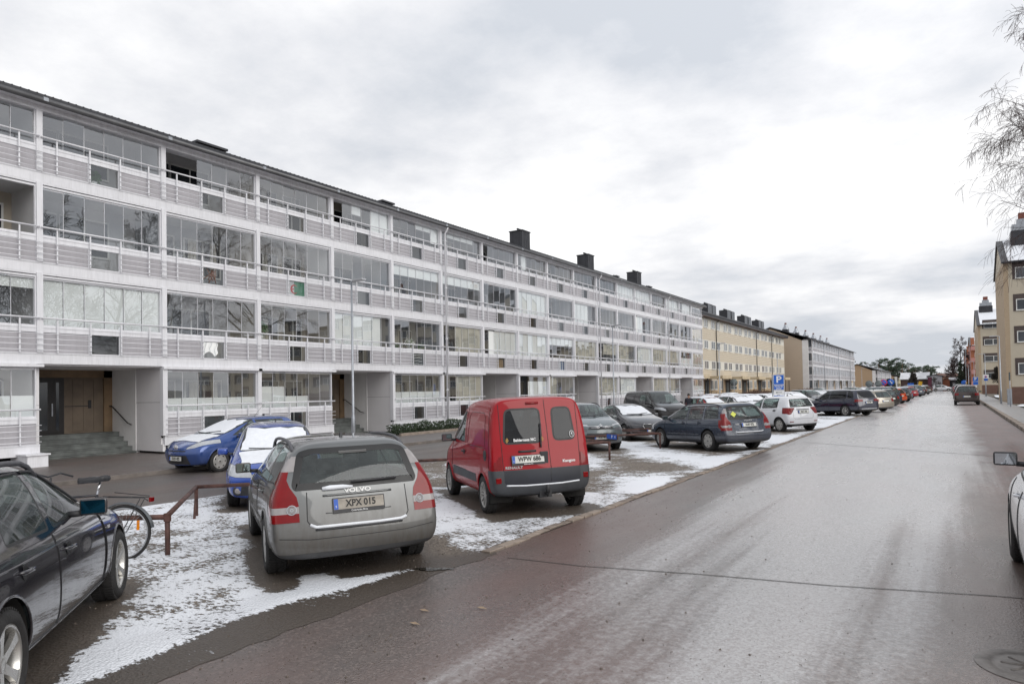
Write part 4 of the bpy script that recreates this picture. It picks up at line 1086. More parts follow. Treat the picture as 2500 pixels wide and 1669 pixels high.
def car(spec):
    """returns the root of a car; local +x is forward, +y the driver's left, origin on the ground under the middle"""
    g = dict(W=.885, wb=2.64, xr=-1.32, wr=.315, ww=.205, lvl=2, style='cap', rimr=.205, tint=GLASS_C, track=.76, hero=False, rear_txt=None, plate='', mirrors=True,
             rails=False, cladding=None, snow=(), lamp='tall', archr=.05, mirc=None, rimmat=None, antenna=True, handles=True, door_split=(), wiper=True, rearg=None)
    g.update(spec)
    root = empty('car', (0, 0, 0), 0, g['label'], g['cat'], g.get('group'))
    root.name = g.get('name', 'parked_car')
    pm = g['paint']; B = Body(g['st'], g['rear'], g['front'], g['lvl'], g.get('crown', .05), g.get('nose', .1))
    bm = B.bm; W = g['W']; xr, xf = g['xr'], g['xr']+g['wb']; wr = g['wr']
    # wheel openings
    for x in (xr, xf):
        ar = wr+g['archr']; poly = [(x+ar*math.cos(2*PI*k/24), wr+.01+ar*math.sin(2*PI*k/24)) for k in range(24)]
        f = B.region(poly, (0, 2), lambda c, n: abs(c.y) > W-.30 and c.z < .95)
        bmesh.ops.delete(bm, geom=f, context='FACES')
        # arch lips
        if g['hero'] or g.get('lips'):
            for s_ in (-1, 1):
                pts = []
                for k in range(21):
                    a = -.15+(PI+.3)*k/20; p = B.hit((x+ar*math.cos(a), s_*2, wr+.01+ar*math.sin(a)), (0, -s_, 0))
                    if p and abs(p.y) > W-.25: pts.append(p)
                if len(pts) > 4: B.strip(pts, g.get('lipr', .012), 'arch_lip', g.get('lipm', pm), root, 0, 6)
    li = MB()
    for x in (xr, xf):
        for s_ in (-1, 1):
            li.lathe([(wr+g['archr']+.01, 0), (wr+g['archr']+.02, -s_*.36), (.05, -s_*.36)], 'y', 20, (x, s_*(W-.035), wr), arc=(-.3, PI+.3))
    li.box(xr+.3, xf-.3, -.5, .5, g['zb']-.0, g['zb']+.02)
    li.build('wheel_arch', [mat('underbody', (.018, .017, .016), .95)], root)
    side = lambda s_: (lambda c, n: c.y*s_ > .25 and abs(n.x) < .93 and n.y*s_ > .15)
    # side windows
    for s_ in (1, -1):
        for (poly, mt) in g['sidewin']:
            if mt is None: mt = g['tint']
            f = B.region(rnd_poly(poly, .045), (0, 2), side(s_))
            B.part(f, 'window', [mt, SEAL], root, 0, .022, -.003)
        if g.get('quarter_line'):
            pass
    ws = g['windshield']
    f = B.region(rnd_poly(ws, .07), (1, 2), lambda c, n: c.x > g['wsx'] and n.x > .12 and n.z > .1 and c.z > ws[0][1]-.03)
    wso = B.part(f, 'windshield', [GLASS_C if not g.get('snow_ws') else SNOWM, SEAL], root, 0, .03, -.002)
    if g.get('rearwin'):
        for poly in g['rearwin']:
            f = B.region(rnd_poly(poly, g.get('rwr', .06)), (1, 2), lambda c, n: c.x < g['rwx'] and n.x < -.15)
            B.part(f, 'rear_window', [g['rearg'] or g['tint'], SEAL], root, .002, g.get('rwrim', .035), -.001)
    # lamps
    for (nm, poly, axx, tst, mts, off) in g.get('patches', []):
        for s_ in ((1, -1) if axx[0] != 'one' else (1,)):
            pl = [(p[0]*s_, p[1]) for p in poly] if axx == (1, 2) else poly
            if axx[0] == 'one': pl = poly; ax2 = axx[1]
            else: ax2 = axx
            f = B.region(pl, ax2, (lambda c, n, s_=s_, tst=tst: tst(c, n, s_)))
            for q_, (nm2, mm) in enumerate([(nm, mts)]):
                B.part(f, nm2, mm if isinstance(mm, (list, tuple)) else [mm], root, off, .004 if isinstance(mm, (list, tuple)) and len(mm) > 1 else 0, -.004, thick=.012 if off else 0)
    # lower cladding / bumper colour areas
    for (nm, poly, axx, tst, mm) in g.get('clad', []):
        f = B.region(poly, axx, tst); B.part(f, nm, mm if isinstance(mm, (list, tuple)) else [mm], root, .003, .0, thick=.006)
    # doors
    for s_ in (1, -1):
        for (poly, hx, hz) in g['doors']:
            f = B.region(poly, (0, 2), lambda c, n: c.y*s_ > .3 and abs(n.x) < .9 and n.y*s_ > .3 and c.z < g['beltz']+.02)
            d = B.part(f, 'door', [pm, SEAL], root, 0, .006, -.006)
            if d and hx is not None and g['handles']:
                p = B.hit((hx, s_*2, hz), (0, -s_, 0))
                if p:
                    m = MB(); m.tube([(hx-.1, p.y-s_*.012, hz+.004), (hx-.075, p.y+s_*.028, hz+.004), (hx+.06, p.y+s_*.03, hz), (hx+.1, p.y-s_*.012, hz-.004)], [.011, .014, .015, .010], 8)
                    m.m = 1; m.lathe([(0, 0), (.05, 0)], 'y', 16, (hx, p.y+s_*.003, hz-.005))
                    m.build('handle', [g.get('handlem', pm), SEAL], d)
    for s_, pts in [(s_, l) for l in g.get('lines', []) for s_ in (1, -1)]:
        out = []
        for (x, z) in dens(pts):
            p = B.hit((x, s_*2, z), (0, -s_, 0))
            if p: out.append(p)
        if len(out) > 1: B.strip(out, .004, 'seam', SEAL, root, .001, 4)
    for s_, (pts, r_, mm, nm) in [(s_, l) for l in g.get('mould', []) for s_ in (1, -1)]:
        out = []
        for (x, z) in dens(pts):
            p = B.hit((x, s_*2, z), (0, -s_, 0))
            if p: out.append(p)
        if len(out) > 1:
            B.strip(out, r_, nm, mm, root, 0, 6)
    for (pts, r_, mm, nm, d_) in g.get('rlines', []):    # on the tail or nose, given as (y,z)
        out = []
        for (y, z) in dens(pts):
            p = B.hit((d_*5, y, z), (-d_, 0, 0))
            if p: out.append(p)
        if len(out) > 1: B.strip(out, r_, nm, mm, root, 0, 6)
    # snow lying on the car
    for (nm, poly, axx, tst, off) in g.get('snowp', []):
        pl = []
        rr = random.Random(len(nm)+int(poly[0][0]*10)); n_ = len(poly)
        for i in range(n_):
            a, b_ = poly[i], poly[(i+1) % n_]
            for k in range(7):
                t = k/7; pl.append((a[0]+(b_[0]-a[0])*t+rr.uniform(-.018, .018), a[1]+(b_[1]-a[1])*t+rr.uniform(-.018, .018)))
        rb = B.ref.copy(); f = cut_region(rb, pl, axx, tst); B.part(f, 'snow_cover', [SNOWM], root, off, 0, thick=off+.002, keep=True); rb.free()
    B.finish(bm, 'body', [pm], root)
    seats(g['cab'][1]-g['cab'][0], g['cab'][0], g['zb']+.12, W, root, g.get('rows', ((.95, 1), (1.85, 1))))
    for x in (xr, xf):
        for s_ in (1, -1): wheel(root, x, s_*g['track'], wr, g['ww'], s_, g['style'], g['rimr'], g['rimmat'])
    if g['mirrors']:
        mx, mz = g['mir']; mc = g['mirc'] or pm
        for s_ in (1, -1):
            p = B.hit((mx, s_*2, mz-.04), (0, -s_, 0)); y = (p.y if p else s_*W)
            bmm = bmesh.new(); bmesh.ops.create_cube(bmm, size=1)
            for v in bmm.verts:
                k = 1 if v.co.x < 0 else .72; v.co = Vector((v.co.x*.10, v.co.y*.21*k, v.co.z*.145*k))
            bmesh.ops.bevel(bmm, geom=list(bmm.edges), offset=.03, segments=3, affect='EDGES', profile=.6)
            me = bpy.data.meshes.new('mirror'); 
            for f in bmm.faces: f.smooth = True
            bmm.to_mesh(me); bmm.free(); me.materials.append(mc)
            o = link('mirror', me, root, (mx, y+s_*.175, mz+.03))
            mm = MB(); mm.box(-.054, -.047, -.085, .085, -.052, .052); mm.build('mirror_glass', [mat('mirror_silver', g.get('mirrorcol', (.35, .42, .42)), .03, 1, .02, 1) if not g.get('mirrorcol') else mat('mirror_'+('blue' if g['mirrorcol'][0] < .1 else 'icy'), g['mirrorcol'], .03, 1, .02, 1)], o)
            mm = MB(); mm.tube([(0, -s_*.19, -.055), (0, -s_*.09, -.05)], .028, 6); mm.build('mirror_arm', [BLACKP], o)
    if g['rails']:
        x0, x1, zr, yr = g['rails']
        for s_ in (1, -1):
            pts = []
            for k in range(13):
                t = k/12; x = x0+(x1-x0)*t; p = B.hit((x, s_*yr, 3), (0, 0, -1)); h = .065*min(1, t*9, (1-t)*9)
                pts.append((p.x if p else x, s_*yr, (p.z if p else zr)+h-.01+.012*math.sin(t*PI)))
            m = MB(); m.tube(pts, [.022]+[.02]*11+[.022], 8); m.build('roof_rail', [g.get('railm', mat('grey_rail', (.09, .09, .10), .5, .2, .2, 3))], root)
    if g['antenna']:
        ax_ = g.get('antx', g['cab'][0]+.5); p = B.hit((ax_, 0, 3), (0, 0, -1))
        if p:
            m = MB(); m.prism([(ax_-.05, p.z-.01), (ax_+.07, p.z-.01), (ax_-.03, p.z+.05)], .03, lambda a, b_, t: (a, -.015+t, b_)); m.build('antenna', [BLACKP], root)
    if g['wiper'] and g.get('rwiper'):
        y0, z0, y1, z1 = g['rwiper']; ps = [B.hit((-5, y0+(y1-y0)*t, z0+(z1-z0)*t), (1, 0, 0)) for t in (0, .15, .5, 1)]
        ps = [p for p in ps if p]
        if len(ps) > 2: B.strip(ps, .014, 'rear_wiper', BLACKP, root, .028, 6)
    for (y0, z0, y1, z1) in g.get('fwipers', []):
        ps = [B.hit((5, y0+(y1-y0)*t, z0+(z1-z0)*t), (-1, 0, 0)) for t in (0, .3, .65, 1)]; ps = [p for p in ps if p]
        if len(ps) > 2: B.strip(ps, .010, 'wiper', BLACKP, root, .03, 5)
    if g.get('rplate'):
        z, txt, fr, dirty = g['rplate'][:4]; yy = g['rplate'][4] if len(g['rplate']) > 4 else 0
        p = B.hit((-5, yy, z), (1, 0, 0)); n = B.nrm(p); n = Vector((n.x, 0, n.z)).normalized(); p = p+n*.016
        plate(root, p, (0, -1, 0), n.cross(Vector((0, -1, 0))), txt, fr, dirty)
    if g.get('fplate'):
        z, txt = g['fplate']; p = B.hit((5, 0, z), (-1, 0, 0)); plate(root, p+Vector((.016, 0, 0)), (0, 1, 0), (0, 0, 1), txt)
    for (txt, size, y, z, sx, mm) in g.get('badges', []):
        p = B.hit((-5, y, z), (1, 0, 0))
        if p:
            n = B.nrm(p); n = Vector((n.x, n.y, n.z)).normalized(); r_ = Vector((0, 0, 1)).cross(n).normalized(); u_ = n.cross(r_)
            put_text(txt, size, mm or BADGE, root, p+n*.006, r_, u_, sx, bold=True, name='badge')
    g['B'] = B; root['_'] = 0; del root['_']
    SPECS[root.name] = g
    return root, B
SPECS = {}
def place(root, wheel_local, wheel_world, hd):
    """put the wheel contact wheel_local (x,y) at wheel_world (X,Y), heading hd degrees, standing on the sloping lot"""
    a = R(hd); c, s_ = math.cos(a), math.sin(a); lx, ly = wheel_local
    X = wheel_world[0]-(lx*c-ly*s_); Y = wheel_world[1]-(lx*s_+ly*c)
    e = 1.3; zf = gz_(X+e*c); zr = gz_(X-e*c); zl = gz_(X-s_*.75); zrr = gz_(X+s_*.75)
    root.location = (X, Y, (zf+zr)/2)
    root.rotation_euler = (Matrix.Rotation(a, 3, 'Z') @ Matrix.Rotation(-math.atan2(zf-zr, 2*e), 3, 'Y') @ Matrix.Rotation(math.atan2(zl-zrr, 1.5), 3, 'X')).to_euler()
    CARS.append((X, Y, hd))
def gz_(x):
    return tz(x)+.006
# ------------------------------------------------------------------ car types
def gen(L_, W, H, wb, ro, kind='estate', cl=.2, hood=.98, hoodlen=1.15, raked=.85, belt=None, roofw=.64, rslope=.40, tailz=.60):
    xr = -wb/2; xb = xr-ro; xf = xb+L_; bz = belt or .635*H; sh = bz-.13; zm = bz*.56; wb_ = W-.065; cx_ = xf-hoodlen; ra = cx_-raked
    k = W/.885; rw = roofw*k
    st = []
    if kind == 'sedan':
        st = [(xb, cl+.03, zm, sh, bz-.01, bz+.06, W-.08, W-.16, rw-.02), (xb+.12, cl+.02, zm, sh+.01, bz+.0, bz+.09, W-.02, wb_-.03, rw+.04), (xb+.50, cl, zm, sh+.02, bz, bz+.13, W, wb_, rw+.05),
              (xb+.62, cl, zm, sh+.02, bz, bz+.16, W, wb_, rw+.04), (xb+1.25, cl, zm, sh+.02, bz, H-.06, W, wb_, rw-.02)]
    else:
        st = [(xb, cl+.04, zm, sh, bz+.01, H-.06, W-.085, W-.15, rw-.06), (xb+.12, cl+.02, zm, sh, bz+.01, H-.03, W-.02, wb_-.02, rw-.02), (xb+.55, cl+.01, zm, sh+.01, bz+.005, H-.012, W, wb_, rw)]
    a0 = st[-1][0]
    if ra-a0 > 1.2: st.append((a0+(ra-a0)*.4, cl, zm, sh, bz-.005, H, W, wb_, rw))
    st.append((ra-.45, cl, zm, sh, bz-.01, H, W, wb_, rw))
    st.append((ra, cl, zm, sh-.005, bz-.015, H-.035, W, wb_, rw-.01))
    st.append((ra+raked*.5, cl, zm, sh-.01, bz-.02, (H-.02+hood+.04)/2+.03, W, wb_, rw+.03))
    st.append((cx_, cl, zm, sh-.02, hood-.05, hood+.03, W-.003, wb_-.01, rw+.07))
    st.append((cx_+hoodlen*.4, cl, zm, sh-.06, hood-.11, hood-.03, W-.005, wb_-.03, rw+.05))
    st.append((cx_+hoodlen*.78, cl, zm-.01, sh-.13, hood-.20, hood-.13, W-.04, wb_-.09, rw-.02))
    st.append((xf, cl+.02, zm-.05, sh-.25, hood-.34, hood-.28, W-.14, wb_-.20, rw-.12))
    if kind == 'sedan': rear = [(cl, .1), (.45, 0), (.6, .02), (bz, .05), (bz+.1, .1)]
    elif kind == 'van': rear = [(cl, .06), (.45, 0), (.7, .02), (H*.6, .05), (H, .14)]
    else: rear = [(cl, .1), (.45, 0), (tailz-.03, .01), (tailz+.01, .055), (bz, .10), (H-.1, rslope), (H, rslope+.07)]
    front = [(cl, .10), (.42, 0), (.55, .0), (.75, .05)]
    d = dict(st=st, rear=rear, front=front, W=W, wb=wb, xr=xr, zb=cl, cab=(xb+.5, cx_), beltz=bz-.03, wsx=ra-.2, rwx=xb+1.3, lvl=2, track=W-.115, mir=(cx_-.42, bz+.01), nose=.16)
    rr = ra
    xB = xr+wb*.46 if kind != 'van' else ra-.9     # B pillar
    t = H-.085; bb = bz+.025
    xC = xb+.98 if kind in ('estate', 'suv') else xb+.72
    d['sidewin'] = [([(cx_-.28, bb), (ra+.02, t-.03), (xB+.05, t), (xB+.02, bb)], None), ([(xB-.05, bb), (xB-.02, t), (xC+.06 if kind != 'sedan' else xC+.45, t-.01), (xC-.02 if kind != 'hatch' else xC+.02, bb+.01)], None)]
    if kind in ('estate', 'suv'): d['sidewin'].append(([(xC-.10, bb+.01), (xC-.02, t-.01), (xb+.62, t-.04), (xb+.40, bb+.05)], None))
    if kind == 'van': d['sidewin'] = [([(cx_-.20, bb-.02), (ra+.1, t-.10), (xB+.05, t-.12), (xB+.02, bb-.02)], None)]
    d['doors'] = [([(xB, cl+.08), (xB, bz-.03), (cx_-.18, bz-.03), (cx_-.14, zm), (cx_-.20, cl+.08)], xB+.16, bz-.09),
                  ([(xB-.02, cl+.08), (xB-.02, bz-.03), (xC-.02, bz-.03), (xr+.30, bz-.16), (xr+.42, zm+.02), (xr+.44, cl+.08)], xC+.18, bz-.08)]
    if kind == 'van': d['doors'] = d['doors'][:1]
    d['windshield'] = [(-(rw+.05), hood+.045), (-(rw-.07), H-.075), (rw-.07, H-.075), (rw+.05, hood+.045)]
    wlo, whi = rw+.0, rw-.09
    if kind == 'sedan': d['rearwin'] = [[(-wlo, bz+.15), (-whi, H-.09), (whi, H-.09), (wlo, bz+.15)]]; d['rwx'] = xb+1.5
    elif kind == 'van': d['rearwin'] = [[(-wlo+.02, bz+.1), (-whi, H-.22), (-.06, H-.22), (-.06, bz+.1)], [(.06, bz+.1), (.06, H-.22), (whi, H-.22), (wlo-.02, bz+.1)]]
    else: d['rearwin'] = [[(-wlo, bz+.02), (-whi, H-.13), (whi, H-.13), (wlo, bz+.02)]]
    lz0, lz1 = bz-.26, bz-.06
    d['patches'] = [('taillight', [(W-.34, lz0), (W-.37, lz1), (W+.05, lz1+.02), (W+.05, lz0)], (1, 2), lambda c, n, s_: c.x < xb+.26 and c.y*s_ > .3, [REDL, SEAL], .0),
                    ('headlight', [(W-.43, hood-.34), (W-.45, hood-.26), (W-.20, hood-.13), (W+.05, hood-.09), (W+.05, hood-.25)], (1, 2), lambda c, n, s_: c.x > xf-.62 and c.y*s_ > .3 and n.x > .02, [HEADL, SEAL], .004)]
    d['clad'] = [('bumper', [(-1, cl-.1), (1, cl-.1), (1, cl+.12), (-1, cl+.12)], (1, 2), lambda c, n: c.x < xr-wr_(d)-.05, BLACKP),
                 ('grille', [(-.42, hood-.40), (.42, hood-.40), (.46, hood-.30), (-.46, hood-.30)], (1, 2), lambda c, n: c.x > xf-.5, [BLACKP]),
                 ('lower_grille', [(-.55, cl+.06), (.55, cl+.06), (.45, cl+.24), (-.45, cl+.24)], (1, 2), lambda c, n: c.x > xf-.5, [BLACKP])]
    d['rplate'] = (tailz+.13, '', None, False); d['fplate'] = (cl+.27, '')
    d['rlines'] = [([(-.52, bz-.03), (-.50, tailz+.02), (-.44, tailz-.02), (.44, tailz-.02), (.50, tailz+.02), (.52, bz-.03)], .004, SEAL, 'seam', -1)]
    d['fwipers'] = [(-.05, hood+.05, .45, hood+.10), (.12, hood+.045, -.5, hood+.07)]
    d['xb'] = xb; d['xf'] = xf; d['cx'] = cx_; d['hood'] = hood; d['H'] = H; d['bz'] = bz; d['ra'] = ra; d['cl'] = cl; d['rw'] = rw
    return d
def wr_(d): return d.get('wr', .315)
def snow_ws(d, f=1.0):
    w0 = d['windshield']; c = sum(p[1] for p in w0)/4
    pl = [(p[0]*.93, c+(p[1]-c)*.88*f) for p in w0]
    return ('ws', pl, (1, 2), lambda c_, n: c_.x > d['wsx'] and n.x > .12 and n.z > .1, .012)
def snow_hood(d, k=1., side=1):
    x0, x1 = d['cx']+.04, d['xf']-.34; w_ = d['rw']+.03
    return ('hood', [(x0, -w_), (x0, w_), (x1, w_*.86*k), (x1, -w_*.86)], (0, 1), lambda c, n: n.z > .6 and c.z > .5, .010)
def snow_roof(d):
    x0, x1 = d['xb']+.55, d['ra']+.02; w_ = d['rw']-.04
    return ('roof', [(x0, -w_), (x0, w_), (x1, w_), (x1, -w_)], (0, 1), lambda c, n: n.z > .6 and c.z > d['bz']+.2, .018)

SILVER = paint('silver_paint', (.130, .138, .142), .6, .85, .30)
RED = paint('red_paint', (.30, .0015, .007), 0, .10, .3)
BLACKB = paint('black_blue_paint', (.014, .014, .022), .15, .32, .10)
NAVY = paint('dark_blue_paint', (.012, .028, .060), .25, .45, .14)
BLUE = paint('bright_blue_paint', (.018, .065, .26), .35, .22, .16)
BLUE2 = paint('strong_blue_paint', (.012, .065, .36), .25, .18, .14)
WHITEP = paint('white_paint', (.72, .73, .76), 0, .22, .16)
GREYG = paint('grey_green_paint', (.11, .135, .145), .2, .30, .16)
DKGREY = paint('dark_grey_paint', (.030, .032, .042), .3, .25, .12)
BLACKC = paint('black_paint', (.010, .010, .012), 0, .35, .10)
BEIGEP = paint('beige_paint', (.32, .29, .24), .5, .3, .2)
MIDBLUE = paint('mid_blue_paint', (.03, .09, .22), .3, .3, .2)
BROWNP = paint('brown_paint', (.03, .015, .012), .4, .3, .2)
ORANGE = paint('orange_red_paint', (.62, .09, .03), 0, .2, .2)
GREYP = paint('grey_paint', (.10, .105, .11), .4, .35, .2)

# --- silver estate, seen from behind (the nearest car); the dark blue one is the same body
def estate_v(label, paint_, txt, frame, dirty, snowy, grp=None, hero=True, lower=BLACKP):
    xb = -2.25
    st = [(xb, .26, .50, .80, .975, 1.395, .835, .785, .615), (xb+.09, .23, .50, .81, .97, 1.43, .878, .822, .632), (-1.72, .21, .52, .82, .955, 1.442, .888, .828, .632),
          (-1.0, .20, .52, .82, .945, 1.455, .888, .83, .64), (-.25, .20, .52, .82, .935, 1.455, .888, .83, .64), (.32, .20, .52, .815, .928, 1.425, .888, .83, .625),
          (.80, .20, .52, .81, .922, 1.225, .888, .825, .66), (1.22, .20, .52, .80, .925, 1.0, .885, .815, .70), (1.65, .20, .50, .76, .865, .935, .88, .795, .67),
          (2.0, .20, .48, .68, .775, .84, .84, .73, .60), (2.25, .22, .44, .56, .63, .68, .74, .63, .50)]
    d = dict(W=.888, wb=2.64, xr=-1.32, st=st, rear=[(.2, .10), (.34, .02), (.50, 0), (.565, .015), (.61, .075), (.95, .115), (1.33, .36), (1.46, .47)], front=[(.2, .08), (.45, 0), (.7, .03)],
             crown=.075, nose=.2, zb=.2, cab=(-1.75, 1.2), beltz=.93, wsx=.3, rwx=-1.2, paint=paint_, label=label, cat='car', name='parked_car', group=grp, hero=hero, lvl=3 if hero else 2, wr=.318, ww=.22, track=.775,
             mir=(.82, .985), rails=(-1.72, .36, 1.45, .60), rows=((.95, 1), (1.85, 1)), tint=GLASS_C, lipm=BLACKP if False else paint_)
    d['sidewin'] = [([(.96, .965), (.30, 1.36), (-.12, 1.382), (-.16, .96)], None), ([(-.23, .96), (-.18, 1.382), (-.92, 1.38), (-1.02, .968)], None), ([(-1.11, .97), (-1.01, 1.375), (-1.60, 1.35), (-1.80, 1.0)], None)]
    d['doors'] = [([(-.19, .30), (-.19, .93), (1.03, .93), (1.04, .5), (.94, .30)], -.02, .845), ([(-.21, .30), (-.21, .93), (-1.06, .93), (-1.12, .84), (-.94, .62), (-.91, .30)], -.86, .855)]
    d['windshield'] = [(-.68, 1.03), (-.54, 1.385), (.54, 1.385), (.68, 1.03)]
    d['rearwin'] = [[(-.635, .94), (-.66, .99), (-.575, 1.32), (-.44, 1.355), (.44, 1.355), (.575, 1.32), (.66, .99), (.635, .94)]]
    d['rwr'] = .05; d['rwrim'] = .075
    tst = lambda c, n, s_: c.x < -1.86 and c.y*s_ > .3
    d['patches'] = [('reversing_light', [(.60, .72), (.60, .785), (.86, .785), (.86, .72)], (1, 2), tst, [CLEARL], .006),
                    ('reflector', [(.60, 1.13), (.56, 1.28), (.80, 1.28), (.80, 1.13)], (1, 2), tst, [CLEARL], .006),
                    ('taillight', [(.60, .635), (.60, .80), (.615, .88), (.675, .975), (.70, 1.05), (.61, 1.36), (.62, 1.40), (.70, 1.36), (.80, 1.08), (.80, .98), (.87, .90), (.87, .635)], (1, 2), tst, [REDL], .006),
                    ('headlight', [(.40, .60), (.42, .72), (.70, .80), (.95, .78), (.95, .62)], (1, 2), lambda c, n, s_: c.x > 1.75 and c.y*s_ > .3, [HEADL, SEAL], .004)]
    d['clad'] = [('bumper_lip', [(-1, .1), (1, .1), (1, .315), (-1, .315)], (1, 2), lambda c, n: c.x < -1.72, mat('dark_bumper_plastic', (.045, .045, .047), .6, 0, .3, 4)),
                 ('grille', [(-.3, .55), (.3, .55), (.34, .68), (-.34, .68)], (1, 2), lambda c, n: c.x > 1.9, BLACKP)]
    d['rplate'] = (.775, txt, frame, dirty)
    d['rlines'] = [([(-.515, .92), (-.525, .64), (-.49, .585), (-.42, .565), (.42, .565), (.49, .585), (.525, .64), (.515, .92)], .005, SEAL, 'seam', -1),
                   ([(-.80, .485), (-.5, .455), (.5, .455), (.80, .485)], .004, SEAL, 'seam', -1),
                   ([(-.36, .875), (.36, .875)], .013, paint_, 'tailgate_handle', -1), ([(-.34, .70), (.34, .70)], .006, paint_, 'plate_recess_edge', -1),
                   ([(-.45, .545), (.45, .545)], .012, BLACKP, 'bumper_strip', -1)]
    if snowy: d['rlines'].append(([(-.50, .59), (-.44, .572), (-.2, .568), (.1, .572), (.44, .572), (.50, .60)], .017, SNOWM, 'snow_cover', -1))
    d['badges'] = [('VOLVO', .062, 0, .905, 1.35, None)]
    if not dirty: d['badges'].append(('V50', .055, .40, .80, 1.3, None))
    d['rwiper'] = (.06, .985, -.42, .99)
    d['mould'] = [([(-.88, .50), (.0, .50), (.90, .50)], .016, paint_, 'door_moulding')]
    return car(d)
def lamp_rings(root, B):
    for s_ in (1, -1):
        p = B.hit((-5, s_*.67, .755), (1, 0, 0)); n_ = B.nrm(p); r_ = Vector((0, 0, 1)).cross(n_).normalized(); u_ = n_.cross(r_)
        m = MB()
        for k, rr_ in enumerate((.046, .030, .014)): m.m = k % 2; m.tube([p+n_*.008+(r_*math.cos(2*PI*q/20)+u_*math.sin(2*PI*q/20))*rr_ for q in range(20)], .006, 5, closed=True)
        m.build('lamp_ring', [HEADL, CLEARL], root)
car1, B1 = estate_v('dirty silver grey estate car nearest on the lot, seen from behind with red pillar lights', SILVER, 'XPX 015', 'Cederfeldts Bil.se', True, True)
lamp_rings(car1, B1)
p = [B1.hit((-5, y, z), (1, 0, 0)) for y, z in ((.36, .94), (.28, .945), (.15, .945), (.05, .94))]
B1.strip([q for q in p if q], [.018, .026, .024, .012], 'snow_cover', SNOWM, car1, .015, 8)
# third brake light + nozzle
p = B1.hit((-5, 0, 1.30), (1, 0, 0)); m = MB(); m.cbox((p.x-.012, 0, p.z), (.02, .30, .028)); m.build('brake_light', [mat('dark_red_bar', (.12, .12, .12), .3)], car1, bevel=.004)
place(car1, (-1.32, .78), (-6.36, 4.98), 147)
car4, B4 = estate_v('dark blue estate car with red pillar lights and yellow paper in its rear window', NAVY, 'XHF 475', None, False, True, hero=False)
lamp_rings(car4, B4)
p = B4.hit((-5, .42, 1.10), (1, 0, 0)); n_ = B4.nrm(p); m = MB(); r_ = Vector((0, 0, 1)).cross(n_).normalized(); u_ = n_.cross(r_)
m.add([p+n_*.01+r_*a+u_*b_ for a, b_ in ((-.10, 0), (.01, .10), (.10, .01), (-.01, -.10))], [(0, 1, 2, 3)]); m.build('sticker', [mat('yellow_paper', (.62, .66, .12), .7)], car4)
place(car4, (-1.32, .78), (-6.2, 20.89), 143)

# --- red panel van
xb = -1.88
st = [(xb, .32, .60, 1.0, 1.12, 1.79, .79, .775, .715), (xb+.08, .28, .60, 1.0, 1.12, 1.82, .832, .812, .745), (-1.2, .25, .6, 1.0, 1.11, 1.838, .835, .818, .75), (-.4, .24, .6, 1.0, 1.09, 1.838, .835, .818, .745),
      (.20, .24, .6, .985, 1.06, 1.805, .835, .808, .72), (.55, .24, .6, .97, 1.05, 1.70, .835, .80, .68), (.98, .24, .6, .95, 1.04, 1.42, .832, .785, .69), (1.32, .24, .58, .92, 1.03, 1.13, .825, .76, .67),
      (1.66, .24, .56, .85, .94, 1.01, .81, .73, .63), (1.94, .24, .50, .72, .82, .88, .76, .66, .56), (2.10, .27, .44, .56, .64, .70, .66, .56, .46)]
tl = lambda c, n, s_: c.x < -1.775 and c.y*s_ > .3
d = dict(W=.835, wb=2.60, xr=-1.22, st=st, rear=[(.3, .06), (.42, .0), (.69, .005), (.73, .05), (1.1, .07), (1.5, .11), (1.8, .19)], front=[(.2, .06), (.45, 0), (.7, .04)], crown=.07, nose=.2, zb=.24, cab=(-.4, 1.3), beltz=1.06,
         wsx=.3, rwx=-1.5, paint=RED, label='bright red panel van parked right of the silver estate, two rear doors with dark windows', cat='van', name='panel_van', hero=True, lvl=3, wr=.30, ww=.19, track=.735, style='alloy10', rimr=.205,
         rimmat=mat('pale_wheel_cover', (.40, .39, .37), .5, .3, .2, 7), mir=(.84, 1.12), mirc=BLACKP, rows=((.9, 1),), antenna=False, rearg=GLASS_D, rwr=.10, rwrim=.03, lipr=.02)
d['sidewin'] = [([(1.0, 1.12), (.60, 1.54), (.30, 1.63), (.02, 1.64), (-.02, 1.09)], GLASS_C)]
d['doors'] = [([(-.13, .33), (-.13, 1.06), (1.02, 1.06), (1.03, .6), (.98, .33)], -.0, .93)]
d['handlem'] = BLACKP
d['windshield'] = [(-.66, 1.17), (-.55, 1.72), (.55, 1.72), (.66, 1.17)]
d['rearwin'] = [[(-.02, 1.10), (-.02, 1.655), (.56, 1.655), (.62, 1.10)], [(-.60, 1.12), (-.54, 1.655), (-.20, 1.655), (-.20, 1.12)]]
d['patches'] = [('indicator', [(.655, .93), (.655, 1.07), (.92, 1.07), (.92, .93)], (1, 2), tl, [AMBER], .012), ('reversing_light', [(.655, .79), (.655, .90), (.70, .90), (.70, .79)], (1, 2), tl, [REDL], .012),
                ('taillight', [(.655, .725), (.655, 1.25), (.675, 1.34), (.72, 1.40), (.92, 1.40), (.92, .725)], (1, 2), tl, [REDL], .012),
                ('headlight', [(.38, .66), (.40, .80), (.66, .92), (.95, .90), (.95, .68)], (1, 2), lambda c, n, s_: c.x > 1.6 and c.y*s_ > .3, [HEADL, SEAL], .004)]
GP = mat('grey_bumper_plastic', (.045, .048, .054), .55, 0, .2, 3, bmp=.15, bscale=60); GP2 = mat('dark_bumper_band', (.016, .018, .026), .4, 0, .2, 3)
